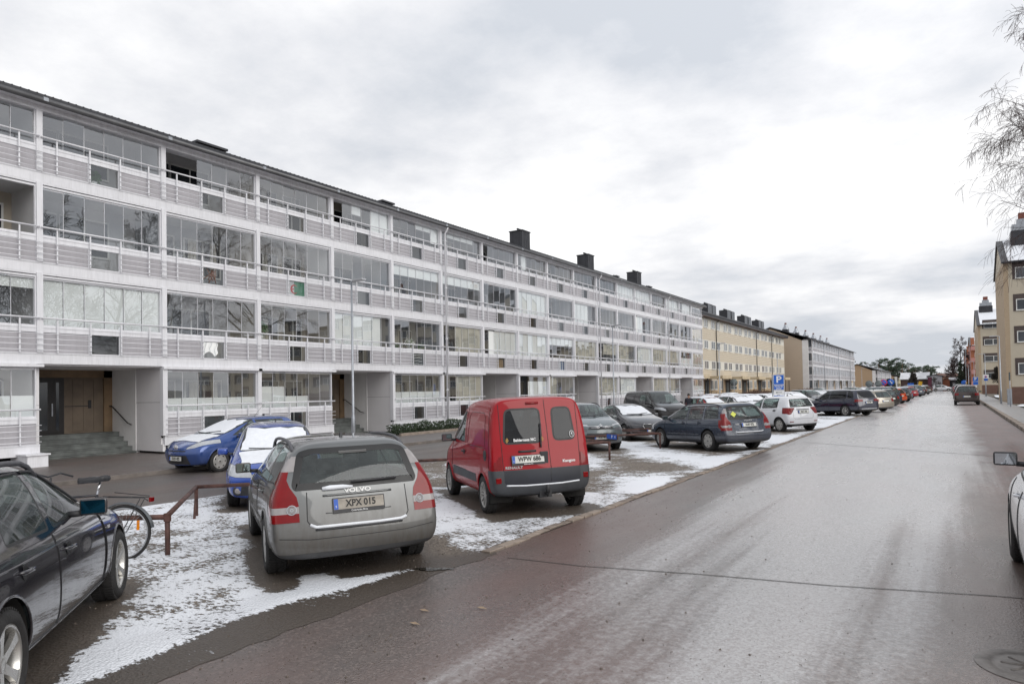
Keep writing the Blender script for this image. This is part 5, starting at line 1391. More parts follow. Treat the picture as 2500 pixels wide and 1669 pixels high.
d['clad'] = [('tail_band', [(-.60, .475), (-.63, .53), (-.63, .70), (.63, .70), (.63, .53), (.60, .475)], (1, 2), lambda c, n: c.x < -1.70 and n.x < -.2, GP2),
             ('bumper', [(-1, .1), (1, .1), (1, .71), (-1, .71)], (1, 2), lambda c, n: c.x < -1.585, GP), ('bumper', [(-1, .1), (1, .1), (1, .60), (-1, .60)], (1, 2), lambda c, n: c.x > 1.78, GP),
             ('side_strip', [(-.80, .46), (-.80, .60), (.92, .62), (.95, .47)], (0, 2), lambda c, n: c.y > .4, GP), ('side_strip', [(-.80, .46), (-.80, .60), (.92, .62), (.95, .47)], (0, 2), lambda c, n: c.y < -.4, GP)]
d['rplate'] = (.865, 'WPW 686', 'Baldernaes MC', False, .24)
d['rlines'] = [([(-.10, 1.78), (-.11, 1.4), (-.12, 1.0), (-.13, .70)], .005, SEAL, 'seam', -1), ([(.645, 1.72), (.645, 1.3), (.635, .70)], .005, SEAL, 'seam', -1), ([(-.645, 1.72), (-.645, 1.3), (-.635, .70)], .005, SEAL, 'seam', -1),
               ([(.10, .985), (.38, .985)], .019, BLACKP, 'plate_light', -1), ([(-.60, .478), (-.3, .463), (.3, .463), (.60, .478)], .014, SNOWM, 'snow_cover', -1),
               ([(-.12, .50), (-.12, .69)], .006, SEAL, 'seam', -1)]
d['lines'] = [[(-1.62, .74), (-1.62, 1.05), (-1.58, 1.4), (-1.52, 1.7)], [(-1.42, 1.07), (-1.36, 1.52), (-1.25, 1.60), (-.45, 1.62), (-.32, 1.55), (-.26, 1.12), (-.32, 1.06), (-1.42, 1.05)], [(-.12, 1.08), (-.10, 1.66), (.2, 1.70), (.6, 1.60), (1.06, 1.14)]]
d['badges'] = [('RENAULT', .055, .47, .745, 1.15, None), ('Kangoo', .06, -.44, .80, 1.2, CHW)]
d['rwiper'] = (.02, 1.03, .0, 1.40)
van, BV = car(d)
for (pts, r_, nm, mm) in (([(.32, 1.725), (.12, 1.73)], .022, 'brake_light', REDDARK),):
    B_ = [BV.hit((-5, y-.12, z), (1, 0, 0)) for y, z in pts]; BV.strip([q for q in B_ if q], r_, nm, mm, van, .004, 8)
m = MB(); q = BV.hit((-5, -.09, .87), (1, 0, 0)); m.cbox((q.x-.002, -.025, .87), (.02, .13, .20)); m.build('handle', [BLACKP], van, bevel=.008)
for (dx, dz, mm, nm, sx) in ((.0, 0, BLACKP, 'fuel_cap', 1),):
    q = BV.hit((-1.42, 2, .93), (0, -1, 0)); m = MB(); m.lathe([(0, .012), (.05, .015), (.085, .006), (.09, -.004)], 'y', 24, (q.x, q.y, q.z)); m.build(nm, [mm], van)
for y in (.72, -.72):
    q = BV.hit((-5, y, .56), (1, 0, 0)); 
    if q: m = MB(); m.cbox((q.x-.0, y, .56), (.03, .085, .085)); m.build('reflector', [REDL], van, bevel=.006)
m = MB(); m.tube([(-1.80, -.02, .34), (-1.93, -.02, .30), (-1.95, -.02, .36)], .022, 8); m.lathe([(0, .055), (.02, .05), (.031, .03), (.034, 0), (.034, -.07), (0, -.07)], 'z', 16, (-1.95, -.02, .41)); m.box(-1.85, -1.75, -.12, .08, .26, .36); m.build('tow_ball', [BLACKP], van)
q = BV.hit((-5, .27, 1.16), (1, 0, 0)); n_ = BV.nrm(q); r_ = Vector((0, 0, 1)).cross(n_).normalized(); u_ = n_.cross(r_)
put_text('Baldernaes MC', .062, CHW, van, q+n_*.012, r_, u_, .95, bold=True, name='window_lettering')
for s_ in (-1, 1):
    m = MB(); c_ = q+n_*.012+r_*s_*.255
    for k in range(5): a_ = k*.4-.8; m.add([c_, c_+r_*s_*.05*math.cos(a_)+u_*.05*math.sin(a_), c_+r_*s_*.05*math.cos(a_+.25)+u_*.05*math.sin(a_+.25)], [(0, 1, 2)])
    m.build('window_emblem', [mat('ochre_print', (.45, .28, .08), .7)], van)
q = BV.hit((-5, -.53, 1.21), (1, 0, 0)); n_ = BV.nrm(q); r_ = Vector((0, 0, 1)).cross(n_).normalized(); u_ = n_.cross(r_); m = MB()
m.tube([q+n_*.012+r_*.042*math.cos(2*PI*k/20)+u_*.05*math.sin(2*PI*k/20) for k in range(20)], .005, 4, closed=True)
m.tube([q+n_*.012-u_*.03+r_*.01, q+n_*.012+u_*.03-r_*.006], .007, 4); m.tube([q+n_*.012-r_*.02, q+n_*.012+r_*.02+u_*.02], .005, 4)
m.build('window_sticker', [CHW], van)
for x in (-.85, 1.05):
    for s_ in (1, -1): m = MB(); m.box(x-.02, x, s_*.74-.09, s_*.74+.09, .16, .42); 
place(van, (-1.22, .74), (-6.29, 9.06), 140)

# --- dark estate at the near left, right flank towards us
xb = -2.42
st = [(xb, .26, .5, .81, .985, 1.38, .83, .765, .585), (xb+.12, .23, .5, .825, .98, 1.42, .90, .835, .625), (-1.62, .20, .5, .84, .97, 1.455, .925, .855, .65), (-.9, .19, .5, .84, .96, 1.478, .925, .86, .66), (-.35, .19, .5, .835, .95, 1.478, .925, .86, .66),
      (.0, .19, .5, .825, .94, 1.45, .925, .86, .65), (.44, .19, .5, .815, .935, 1.26, .925, .855, .69), (.84, .19, .5, .80, .935, 1.03, .92, .845, .74), (1.50, .19, .5, .765, .875, .95, .915, .825, .70), (2.0, .20, .48, .70, .79, .855, .87, .76, .63), (2.28, .22, .44, .57, .64, .70, .72, .62, .50)]
d = dict(W=.925, wb=2.89, xr=-1.45, st=st, rear=[(.2, .1), (.45, 0), (.6, .02), (.95, .1), (1.35, .36), (1.48, .46)], front=[(.2, .08), (.45, 0), (.7, .02)], crown=.1, nose=.24, zb=.19, cab=(-1.9, .95), beltz=.945, wsx=.0, rwx=-1.3, paint=BLACKB,
         label='glossy black estate car cut off at the near left with five spoke wheels', cat='car', hero=True, lvl=3, wr=.33, ww=.235, track=.80, style='alloy5', rimr=.235, rimmat=mat('bright_alloy', (.50, .49, .47), .28, .75, .12, 6), mir=(.10, 1.03),
         mirrorcol=(.010, .06, .10), rails=(-1.8, .05, 1.47, .60), lipr=.010)
d['sidewin'] = [([(.60, .985), (.04, 1.37), (-.30, 1.405), (-.40, .972)], None), ([(-.48, .972), (-.39, 1.405), (-1.10, 1.40), (-1.28, .985)], None), ([(-1.36, .985), (-1.20, 1.395), (-1.75, 1.35), (-1.98, 1.03)], None)]
d['doors'] = [([(-.44, .29), (-.44, .94), (.86, .94), (.90, .5), (.84, .29)], -.24, .80), ([(-.46, .29), (-.46, .94), (-1.28, .94), (-1.32, .86), (-1.08, .68), (-1.03, .29)], -1.15, .815)]
d['windshield'] = [(-.72, 1.05), (-.57, 1.40), (.57, 1.40), (.72, 1.05)]; d['rearwin'] = [[(-.62, .99), (-.53, 1.34), (.53, 1.34), (.62, .99)]]
d['patches'] = [('taillight', [(.5, .72), (.5, .92), (1, .94), (1, .72)], (1, 2), lambda c, n, s_: c.x < -2.12 and c.y*s_ > .3, [REDL], 0), ('headlight', [(.42, .60), (.42, .70), (.7, .77), (1, .76), (1, .62)], (1, 2), lambda c, n, s_: c.x > 1.8 and c.y*s_ > .3, [HEADL, SEAL], .0)]
d['clad'] = [('sill', [(-1.04, .1), (1.05, .1), (1.05, .275), (-1.04, .275)], (0, 2), lambda c, n: abs(c.y) > .5, BLACKB), ('grille', [(-.3, .5), (.3, .5), (.34, .66), (-.34, .66)], (1, 2), lambda c, n: c.x > 1.9, BLACKP)]
d['lines'] = [[(.86, .30), (.90, .6), (.86, .93)], [(-2.05, .72), (-1.86, .70), (-1.80, .86), (-2.05, .88)]]
d['mould'] = [([(-2.1, .885), (-1.2, .865), (0, .86), (1.0, .845)], .007, BLACKB, 'crease')]
car2, B2 = car(d)
q = B2.hit((1.04, -2, .76), (0, 1, 0)); m = MB(); m.cbox(tuple(q), (.07, .012, .028)); m.build('indicator', [CLEARL], car2, bevel=.004)
for s_ in (1, -1):      # wind deflectors over the door glass
    for pts in ([(.50, 1.06), (.28, 1.21), (.06, 1.35), (-.14, 1.38), (-.32, 1.39)], [(-.43, 1.39), (-.75, 1.39), (-1.06, 1.385)]):
        o_ = [B2.hit((x, s_*2, z), (0, -s_, 0)) for x, z in pts]; o_ = [q for q in o_ if q]
        B2.strip(o_, .011, 'wind_deflector', BLACKP, car2, .012, 6)
place(car2, (1.44, -.80), (-7.05, 3.55), 141)
# ------------------------------------------------------------------ other cars
def mk(d, paint_, label, cat='car', name='parked_car', group=None, **k):
    d = dict(d); d.update(paint=paint_, label=label, cat=cat, name=name, group=group); d.update(k); return car(d)
# bright blue car facing us with snowed windscreen
d = gen(4.55, .885, 1.49, 2.635, .95, 'hatch', hood=.96, hoodlen=1.12, raked=.9)
d['snowp'] = [snow_ws(d), snow_hood(d)]
d['patches'][1] = ('headlight', [(.40, .60), (.44, .70), (.66, .80), (.95, .84), (.95, .68), (.7, .61)], (1, 2), lambda c, n, s_: c.x > d['xf']-.75 and c.y*s_ > .3 and n.x > .02, [HEADL, SEAL], .004)
d['clad'][2] = ('lower_grille', [(-.62, .28), (.62, .28), (.60, .46), (-.60, .46)], (1, 2), lambda c, n: c.x > d['xf']-.5, BLACKP)
c3, Bx = mk(d, BLUE2, 'strong blue car facing us behind the silver estate, snow on its windscreen and bonnet', hero=True, lvl=3)
for s_ in (1, -1):
    q = Bx.hit((5, s_*.66, .37), (-1, 0, 0)); m = MB(); m.lathe([(0, .012), (.045, .014), (.055, .0)], 'x', 20, (q.x, q.y, q.z)); m.m = 1; m.lathe([(.055, .0), (.085, .004), (.09, -.01)], 'x', 20, (q.x, q.y, q.z)); m.build('fog_light', [CLEARL, BLACKP], c3)
place(c3, (1.3175, -.77), (-11.45, 8.05), 322)
# blue hatchback by the long block
d = gen(3.95, .86, 1.475, 2.49, .66, 'hatch', hood=.98, hoodlen=.98, raked=1.05, belt=.95)
d['snowp'] = [snow_ws(d), snow_hood(d)]
d['patches'][1] = ('headlight', [(.38, .66), (.40, .72), (.60, .86), (.92, .94), (.92, .84), (.62, .70)], (1, 2), lambda c, n, s_: c.x > d['xf']-.85 and c.y*s_ > .3 and n.x > .02, [HEADL, SEAL], .004)
d['clad'][1] = ('grille', [(-.36, .60), (.36, .60), (.38, .63), (-.38, .63)], (1, 2), lambda c, n: c.x > d['xf']-.5, BLACKP)
d['clad'][2] = ('lower_grille', [(-.48, .25), (.48, .25), (.40, .50), (-.40, .50)], (1, 2), lambda c, n: c.x > d['xf']-.5, BLACKP)
d['fplate'] = (.41, 'DZD 422')
c5, B5 = mk(d, BLUE, 'blue hatchback by the white block entrance with snow on bonnet and windscreen', style='cap', wr=.30, hero=True, lvl=3)
q = B5.hit((5, 0, .70), (-1, 0, 0)); m = MB(); m.lathe([(0, .0), (.075, .004), (.085, -.004)], 'x', 20, (q.x, q.y, q.z)); o_ = m.build('emblem', [CHROME], c5)
m = MB(); m.tube([(-.35, .25, 1.45), (-.75, .25, 1.85)], .004, 4); m.build('mast_antenna', [BLACKP], c5)
place(c5, (1.245, .745), (-17.12, 11.55), 272)
# grey green suv facing us
d = gen(4.15, .885, 1.60, 2.60, .72, 'suv', cl=.24, hood=1.08, hoodlen=.98, raked=.80, belt=1.03)
xf = d['xf']
d['patches'][1] = ('headlight', [(.50, .68), (.50, .78), (.95, .82), (.95, .70)], (1, 2), lambda c, n, s_: c.x > xf-.62 and c.y*s_ > .3, [DARKLENS, SEAL], .004)
d['patches'].append(('daylight', [(.42, .86), (.44, .90), (.95, .97), (.95, .92)], (1, 2), lambda c, n, s_: c.x > xf-.62 and c.y*s_ > .3 and n.x > .02, [HEADL, SEAL], .004))
d['clad'][1] = ('grille', [(-.46, .74), (.46, .74), (.40, .83), (-.40, .83)], (1, 2), lambda c, n: c.x > xf-.5, BLACKP)
d['clad'][2] = ('lower_grille', [(-.56, .34), (.56, .34), (.50, .62), (-.50, .62)], (1, 2), lambda c, n: c.x > xf-.5, BLACKP)
d['clad'].append(('bumper_lip', [(-1, .1), (1, .1), (1, .335), (-1, .335)], (1, 2), lambda c, n: c.x > xf-.45, mat('silver_lip', (.18, .18, .19), .5, .2)))
d['fplate'] = (.48, 'EGL 96Y'); d['rlines'] += [([(.80, .90), (.4, .845), (.10, .835), (.0, .90), (-.10, .835), (-.4, .845), (-.80, .90)], .011, CHROME, 'chrome_trim', 1), ([(.35, .80), (.09, .80), (.0, .855), (-.09, .80), (-.35, .80)], .010, CHROME, 'chrome_trim', 1)]
c6, _ = mk(d, GREYG, 'grey green compact suv facing us right of the red van', cat='suv', name='parked_suv', wr=.33, rails=(d['xb']+.6, d['ra'], 1.6, .60), hero=True, lvl=2)
place(c6, (1.30, .76), (-9.75, 21.7), 316)
# dark sedan facing us, snowed windscreen, wide double grille
d = gen(4.70, .91, 1.435, 2.85, 1.05, 'sedan', hood=.95, hoodlen=1.3, raked=.95, belt=.92)
xf2 = d['xf']; d['snowp'] = [snow_ws(d)]
d['clad'][1] = ('grille', [(.03, .50), (.03, .66), (.36, .68), (.40, .60), (.34, .50)], (1, 2), lambda c, n: c.x > xf2-.5, [BLACKP])
d['clad'].append(('grille', [(-.03, .50), (-.03, .66), (-.36, .68), (-.40, .60), (-.34, .50)], (1, 2), lambda c, n: c.x > xf2-.5, [BLACKP]))
d['fplate'] = (.42, 'DJM 46'); d['rlines'] = [([(s_*.03, .50), (s_*.03, .66), (s_*.36, .68), (s_*.40, .60), (s_*.34, .50), (s_*.03, .50)], .008, CHROME, 'grille_frame', 1) for s_ in (1, -1)]
d['patches'][1] = ('headlight', [(.46, .60), (.46, .65), (.95, .72), (.95, .63)], (1, 2), lambda c, n, s_: c.x > xf2-.7 and c.y*s_ > .3 and n.x > .02, [DARKLENS, SEAL], .004)
c7, _ = mk(d, DKGREY, 'dark grey sedan facing us between the grey green suv and the black van', wr=.32, lvl=2)
place(c7, (1.425, .79), (-9.9, 26.7), 318)
# black delivery van
d = gen(5.14, .95, 1.94, 3.12, .95, 'van', cl=.24, hood=1.22, hoodlen=1.0, raked=.95, belt=1.22, roofw=.68)
d['patches'][1] = ('headlight', [(.56, .84), (.58, .94), (.72, 1.04), (1, 1.06), (1, .94)], (1, 2), lambda c, n, s_: c.x > d['xf']-.80 and c.y*s_ > .3 and n.x > .0, [HEADL, SEAL], .004)
xb7 = d['xb']; d['lines'] = [[(xb7+.5, 1.15), (xb7+.5, 1.75), (xb7+1.5, 1.76), (xb7+1.5, 1.15)], [(xb7+1.65, .4), (xb7+1.65, 1.78), (xb7+2.8, 1.78), (xb7+2.8, .4)]]
d['sidewin'] += [([(xb7+.3, 1.24), (xb7+.34, 1.74), (xb7+1.5, 1.76), (xb7+1.5, 1.24)], BLACKC), ([(xb7+1.6, 1.24), (xb7+1.6, 1.76), (xb7+2.75, 1.76), (xb7+2.75, 1.24)], BLACKC)]
c8, _ = mk(d, BLACKC, 'black delivery van standing behind the dark blue estate', cat='van', name='delivery_van', wr=.33, rows=((2.2, 1),), track=.82, mirc=BLACKP)
c8.location = (0, 0, 0); place(c8, (1.56, .82), (-12.6, 37.0), 318)
# white hatchback
d = gen(3.89, .85, 1.51, 2.51, .62, 'hatch', hood=1.0, hoodlen=.95, raked=.95, belt=.98, rslope=.32, tailz=.56)
d['patches'][0] = ('taillight', [(.40, .98), (.44, 1.0), (.92, 1.02), (.92, .80), (.70, .72), (.60, .74)], (1, 2), lambda c, n, s_: c.x < d['xb']+.42 and c.y*s_ > .3, [REDL, SEAL], .003)
d['rearwin'] = [[(-.60, 1.03), (-.50, 1.37), (.50, 1.37), (.60, 1.03)]]
d['rplate'] = (.82, 'NLT 340', None, False); d['rlines'] += [([(-.32, .925), (.32, .925)], .018, BLACKP, 'tailgate_handle', -1)] + [([(s_*.52, .42), (s_*.70, .42)], .018, REDL, 'reflector', -1) for s_ in (1, -1)]
d['rwiper'] = (0, 1.06, -.40, 1.10)
c9, _ = mk(d, WHITEP, 'white hatchback seen from behind next to the dark blue estate', wr=.295, handlem=BLACKP, lvl=2)
place(c9, (-1.255, -.73), (-5.15, 31.75), 141)
# dark blue raised estate
d = gen(4.78, .91, 1.62, 2.745, 1.05, 'suv', cl=.27, hood=1.05, hoodlen=1.2, raked=.85, belt=1.04)
d['patches'][0] = ('taillight', [(.45, .86), (.43, 1.0), (1, 1.03), (1, .86)], (1, 2), lambda c, n, s_: c.x < d['xb']+.36 and c.y*s_ > .3, [REDL, SEAL], .003)
d['clad'].append(('bumper_plate', [(-.62, .3), (.62, .3), (.60, .47), (-.60, .47)], (1, 2), lambda c, n: c.x < d['xb']+.3, mat('bright_skid', (.35, .36, .38), .4, .4)))
d['rplate'] = (.80, 'UHS 894', None, False)
d['tint'] = GLASS_D; d['rlines'] += [([(-.42, .92), (.42, .92)], .014, CHROME, 'chrome_trim', -1)]
c10, _ = mk(d, paint('navy_paint', (.008, .012, .035), .2, .2, .1), 'dark navy raised estate with chrome strip parked past the white hatchback', wr=.34, style='alloy7', rimr=.225, rails=(d['xb']+.7, d['ra'], 1.6, .62))
place(c10, (-1.37, .79), (-5.35, 46.2), 143)

# light generic types for the far rows, one mesh set each, copied
FAR = {}
def far_type(key, d, paint_, **k):
    r_, _ = mk(d, paint_, 'x', **k); FAR[key] = r_; r_.location = (0, -400, 0); return r_
dE = gen(4.75, .91, 1.52, 2.78, 1.0, 'estate', hood=.98, hoodlen=1.2); dE['snowp'] = [snow_roof(dE), snow_ws(dE)]
dS = gen(4.5, .92, 1.68, 2.68, .85, 'suv', cl=.26, hood=1.1, hoodlen=1.05, belt=1.08)
dH = gen(4.1, .87, 1.47, 2.55, .72, 'hatch', hood=.98, hoodlen=1.0); dH['snowp'] = [snow_roof(dH), snow_ws(dH), snow_hood(dH)]
dT = gen(4.75, .91, 1.5, 2.78, 1.0, 'estate', hood=.98, hoodlen=1.2)
far_type('estate_snow', dE, BLACKC); far_type('suv', dS, BLACKC, wr=.34); far_type('hatch_snow', dH, BLACKC); far_type('estate', dT, BLACKC)
def recolour(o, m):
    for ch in o.children:
        for i, s_ in enumerate(ch.material_slots):
            if ch.data and ch.data.materials[i] == BLACKC: s_.link = 'OBJECT'; s_.material = m
        recolour(ch, m)
used = set()
def far_car(key, pm, xy, hd, label, group, cat='car', cz=None):
    src = FAR[key]
    if key in used: o = copy_tree(src)
    else: o = src; used.add(key)
    recolour(o, pm); tag(o, label, cat, group)
    place(o, (0, 0), xy, hd); return o
GO = 'cars parked nose in along the street'; GI = 'cars parked facing the street in the inner row'; GR = 'cars parked along the right kerb'; GS = 'cars parked beside the apartment blocks'
far_car('estate', BEIGEP, (-5.5, 53.9), 143, 'pale beige estate with a light rear window past the navy estate', GO)
far_car('hatch_snow', DKGREY, (-6.6, 50.2), 143, 'dark car almost hidden between navy and beige estates', GO)
far_car('estate', BLACKC, (-5.6, 62.2), 143, 'black estate with tinted rear window beyond the beige estate', GO)
far_car('suv', NAVY, (-5.6, 68.5), 143, 'navy suv beyond the black estate', GO, 'suv')
far_car('hatch_snow', ORANGE, (-5.4, 76), 143, 'orange red small car squeezed between navy suv and grey car', GO)
far_car('hatch_snow', GREYP, (-5.3, 84), 143, 'grey hatchback just before the bright red estate', GO)
far_car('estate_snow', RED, (-5.7, 101), 150, 'bright red estate far along the left row', GO)
far_car('suv', NAVY, (-5.2, 116), 143, 'dark blue suv right behind the red estate', GO, 'suv')
far_car('hatch_snow', BLACKC, (-5.0, 127), 143, 'black hatchback near the far end of the row', GO)
far_car('estate_snow', GREYP, (-4.8, 140), 143, 'silver grey estate at the far end of the left row', GO)
far_car('hatch_snow', RED, (-5.5, 176), 200, 'red car standing across the far junction', GO)
far_car('hatch_snow', RED, (-13.3, 44.5), 318, 'red car whose roof shows behind the black van', GI)
far_car('hatch_snow', WHITEP, (-12.6, 49), 318, 'white snowy car behind the dark blue estate roof', GI)
far_car('estate_snow', DKGREY, (-12.6, 52.5), 318, 'dark car with snowy windscreen left of the white hatchback', GI)
far_car('hatch_snow', WHITEP, (-12.3, 57.5), 318, 'white car with pale windscreen under the parking sign', GI)
far_car('estate_snow', BLACKC, (-11.9, 65.5), 318, 'black estate under thick snow behind the white hatchback', GI)
far_car('hatch_snow', DKGREY, (-12.0, 61.3), 318, 'dark hatchback facing us with two black mirrors', GI)
far_car('suv', BLACKC, (-12, 73.5), 318, 'black suv under white snow behind the navy estate', GI, 'suv')
far_car('estate_snow', WHITEP, (-12, 81), 318, 'snow covered white estate mid inner row', GI)
far_car('hatch_snow', RED, (-12, 92), 318, 'dark red hatchback in the inner row by the round signs', GI)
far_car('estate_snow', MIDBLUE, (-5.9, 92.5), 143, 'mid blue estate left of the navy suv', GO)
far_car('hatch_snow', WHITEP, (-12, 103), 318, 'white car far in the inner row', GI)
far_car('suv', GREYP, (-12, 115), 318, 'grey suv far in the inner row', GI, 'suv')
far_car('hatch_snow', SILVER, (-18.2, 108), 270, 'silver hatchback by the grey balcony block', GS)
far_car('suv', SILVER, (-18.2, 122), 270, 'pale silver suv farther along the grey balcony block', GS, 'suv')
far_car('hatch_snow', RED, (-18.4, 62), 270, 'red and white striped small car by the beige block', GS)
far_car('estate_snow', BLACKC, (-18.4, 68), 270, 'dark estate by the bicycles of the beige block', GS)
far_car('estate_snow', WHITEP, (-12.4, 130), 318, 'white snowy estate under the round signs', GI)
far_car('suv', WHITEP, (-12.4, 143), 318, 'white van like car farthest in the inner row', GI, 'suv')
far_car('suv', BROWNP, (1.2, 71.2), 90, 'brown suv nearest at the right kerb', GR, 'suv')
far_car('suv', BLACKC, (1.25, 100.2), 90, 'black suv behind the brown one at the right kerb', GR, 'suv')
far_car('hatch_snow', RED, (1.2, 129), 90, 'dark red car third along the right kerb', GR)
far_car('suv', BLACKC, (1.3, 158), 90, 'dark van farthest along the right kerb', GR, 'suv')
far_car('hatch_snow', WHITEP, (-1.5, 190), 0, 'white car on the far cross street', GR)
# white car cut off at the right edge
d = gen(4.64, .92, 1.46, 2.7, .9, 'hatch', hood=.98, hoodlen=1.15, raked=.9, belt=.95)
c11, _ = mk(d, WHITEP, 'white car cut off at the right edge with an icy wing mirror', wr=.325, lvl=3, mir=(d['cx']-.50, 1.10), mirc=BLACKP, mirrorcol=(.55, .58, .62))
place(c11, (1.35, .85), (.56, 9.05), 89)
# ------------------------------------------------------------------ roads, lot, pavements
road = strip('road', [-5.1, -4.6, -2, 0, 2.3], frange(-30, 186, 6), ROADM, .0, zf=lambda x, y: -.03 if x < -5 else 0.)
tag(strip('cross_street', [-70, -4.6, 2.3, 70], [186.0, 196], ROADM, .004, zf=lambda x, y: 0), kind='structure')
side_road = strip('side_road', [-18.1, -15, -12.9], frange(-30, 186, 6), SIDEM, .01)
pav = MB(); pav.box(-26.9, -18.25, -30, YA1+70, -.5, -.10); tag(pav.build('pavement', [PAVEM]), kind='structure')
kb = MB(); kb.box(-18.25, -18.1, -30, YA1+70, -.5, -.085); tag(kb.build('kerb', [mat('kerb_stone', (.16, .14, .125), .8, 0, .3, 3, bmp=.3)]), kind='structure')
rp = MB(); rp.box(2.62, 4.2, -30, 182, -.3, .10); tag(rp.build('right_pavement', [asphalt('right_pavement_asphalt', (.15, .15, .155), (.16, .14, .135), .8, .5)]), kind='structure')
def wob(y): return .05*math.sin(y*1.7)+.03*math.sin(y*4.1)
# kerbs: separate stones on the left, long stones on the right
KS = [mat('kerb_granite', (.27, .22, .18), .75, 0, .3, 4, bmp=.4, bscale=30), mat('kerb_granite_dark', (.19, .155, .13), .8, 0, .3, 4, bmp=.4, bscale=30)]
m = MB(); y = 6.6; rr = random.Random(5)
while y < 170:
    l = rr.uniform(.22, .40) if y < 40 else 1.2; m.m = rr.randrange(2); x = -4.66+.02*math.sin(y*2.1)
    m.box(x-.06, x+.06+rr.uniform(-.01, .01), y, y+l-.02, -.08, .022+rr.uniform(-.008, .01)); y += l
tag(m.build('kerb_stones', KS, bevel=.008), kind='structure')
m = MB(); y = -30
while y < 182: m.m = int(y*7) % 2; x = 2.3+interp(y, [20, 72], [0, .22]); m.box(x, 2.63, y, y+.97, -.2, .105); y += .99
tag(m.build('right_kerb', KS), kind='structure')
# crumbs of soil along the edge of the lot
def snowmask(x, y):
    n = noise.noise(Vector((x*.45, y*.45, 1.3)))*.5+noise.noise(Vector((x*1.3, y*1.3, 4.1)))*.3
    s = .60+n*.45
    if y > 11.5:      # bands of trampled gravel lying obliquely across the bays
        u = x*.80+y*.6
        s = .52+n*.3+.22*math.sin(u*2.3+1.5*noise.noise(Vector((x*.3, y*.25, 2))))
        s += .25*sst(-5.9, -4.9, x)*(1-sst(-4.95, -4.7, x))
    if 12 < y < 19: s -= .38*math.exp(-((x+7.2)/1.7)**2-((y-14.8-(x+7)*.6)/2.0)**2)
    if 19 < y < 30: s -= .0
    if y > 33: s += .16
    # driveway apron without snow
    edge = interp(y, [-5, 1.5, 2.3, 4.15, 5.41, 6.12, 7.0], [-4.2, -4.62, -4.86, -5.10, -4.88, -4.62, -4.60])
    s *= 1-sst(edge-.14, edge+.02, x)
    if y > 5: s *= 1-.85*sst(-4.76, -4.62, x)
    if y < 3.2: s += .12
    if y < 8 and x > -9: s += .04
    s += .5*math.exp(-((x+5.2)/.38)**2-((y-4.85)/.85)**2)
    # ground kept bare under the cars, and their wheel tracks out to the road
    for ci, (cx_, cy_, hd) in enumerate(CARS):
        if abs(cx_-x) > 6 or abs(cy_-y) > 6: continue
        a = R(hd); dx, dy = x-cx_, y-cy_; lx = dx*math.cos(a)+dy*math.sin(a); ly = -dx*math.sin(a)+dy*math.cos(a)
        wobn = .12*noise.noise(Vector((x*2.5, y*2.5, 9)))
        rl = 1.62 if ci == 0 and lx < 0 else 1.95
        k = (1-sst(rl, rl+.35, abs(lx+.0)+wobn))*(1-sst(.80, 1.05, abs(ly)+wobn))
        s = s*(1-k)
    dx, dy = x+6.40, y-4.98
    # silver car: wet wheel tracks to the road
    lx = dx*math.cos(R(148))+dy*math.sin(R(148)); ly = -dx*math.sin(R(148))+dy*math.cos(R(148))
    if -3.4 < lx < 1:
        for t0 in (0, -1.56):
            k = (1-sst(.12, .26, abs(ly-t0)+.06*noise.noise(Vector((x*4, y*4, 2)))))*sst(-1.3, -.8, lx)
            s *= 1-k*.9
        if ly < -.5: s *= 1-.9*(1-sst(.6, 1.0, abs(ly+1.3)))*(1-sst(-.75, -1.05, lx))
    # muddy strip beside the black car
    dx, dy = x+7.05, y-3.55; a = R(141); lx = dx*math.cos(a)+dy*math.sin(a); ly = -dx*math.sin(a)+dy*math.cos(a)
    if lx < .6 and ly > -1.6: s *= 1-(1-sst(.02, .28, -ly+.12*noise.noise(Vector((x*3, y*3, 2)))))*(1-sst(-.2, .6, lx))
    return max(0, min(1, s))
def mud_shade_mask(x, y):
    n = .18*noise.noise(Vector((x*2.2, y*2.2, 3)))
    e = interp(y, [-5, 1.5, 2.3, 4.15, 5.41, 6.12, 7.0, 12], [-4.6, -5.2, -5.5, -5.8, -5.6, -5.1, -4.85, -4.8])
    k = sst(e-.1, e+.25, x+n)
    for (cx_, cy_, hd) in CARS[:12]:  # ground painted darker under the near cars to deepen their shade
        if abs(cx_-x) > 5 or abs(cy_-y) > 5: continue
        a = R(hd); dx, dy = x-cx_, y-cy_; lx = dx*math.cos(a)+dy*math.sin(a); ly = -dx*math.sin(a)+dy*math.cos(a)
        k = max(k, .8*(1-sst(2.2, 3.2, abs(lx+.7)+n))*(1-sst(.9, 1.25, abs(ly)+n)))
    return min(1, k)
def lot(name, xs, ys):
    o = strip(name, xs, ys, GSNOW, .008)
    at = o.data.attributes.new('snow', 'FLOAT', 'POINT')
    vals = [snowmask(v.co.x, v.co.y) for v in o.data.vertices]
    at.data.foreach_set('value', vals)
    a2 = o.data.attributes.new('mud_shade', 'FLOAT', 'POINT'); a2.data.foreach_set('value', [mud_shade_mask(v.co.x, v.co.y) for v in o.data.vertices])
    for v, s_ in zip(o.data.vertices, vals):
        if v.co.x > -4.61 and v.co.y < 6.7: v.co.x += .07+.09*noise.noise(Vector((0, v.co.y*1.3, 7)))+.04*noise.noise(Vector((0, v.co.y*5, 7))); v.co.z = .0035; continue
        v.co.z += .020*s_+.010*noise.noise(Vector((v.co.x*1.5, v.co.y*1.5, 0)))*(1 if v.co.x < -4.9 else 0)
    for p in o.data.polygons: p.use_smooth = True
    return o
XS = frange(-12.9, -9, .22)[:-1]+frange(-9, -4.6, .085)
lot('parking_lot', XS, frange(-4, 24, .085)+frange(24, 60, .35)[1:]+frange(60, 186, 1.2)[1:])
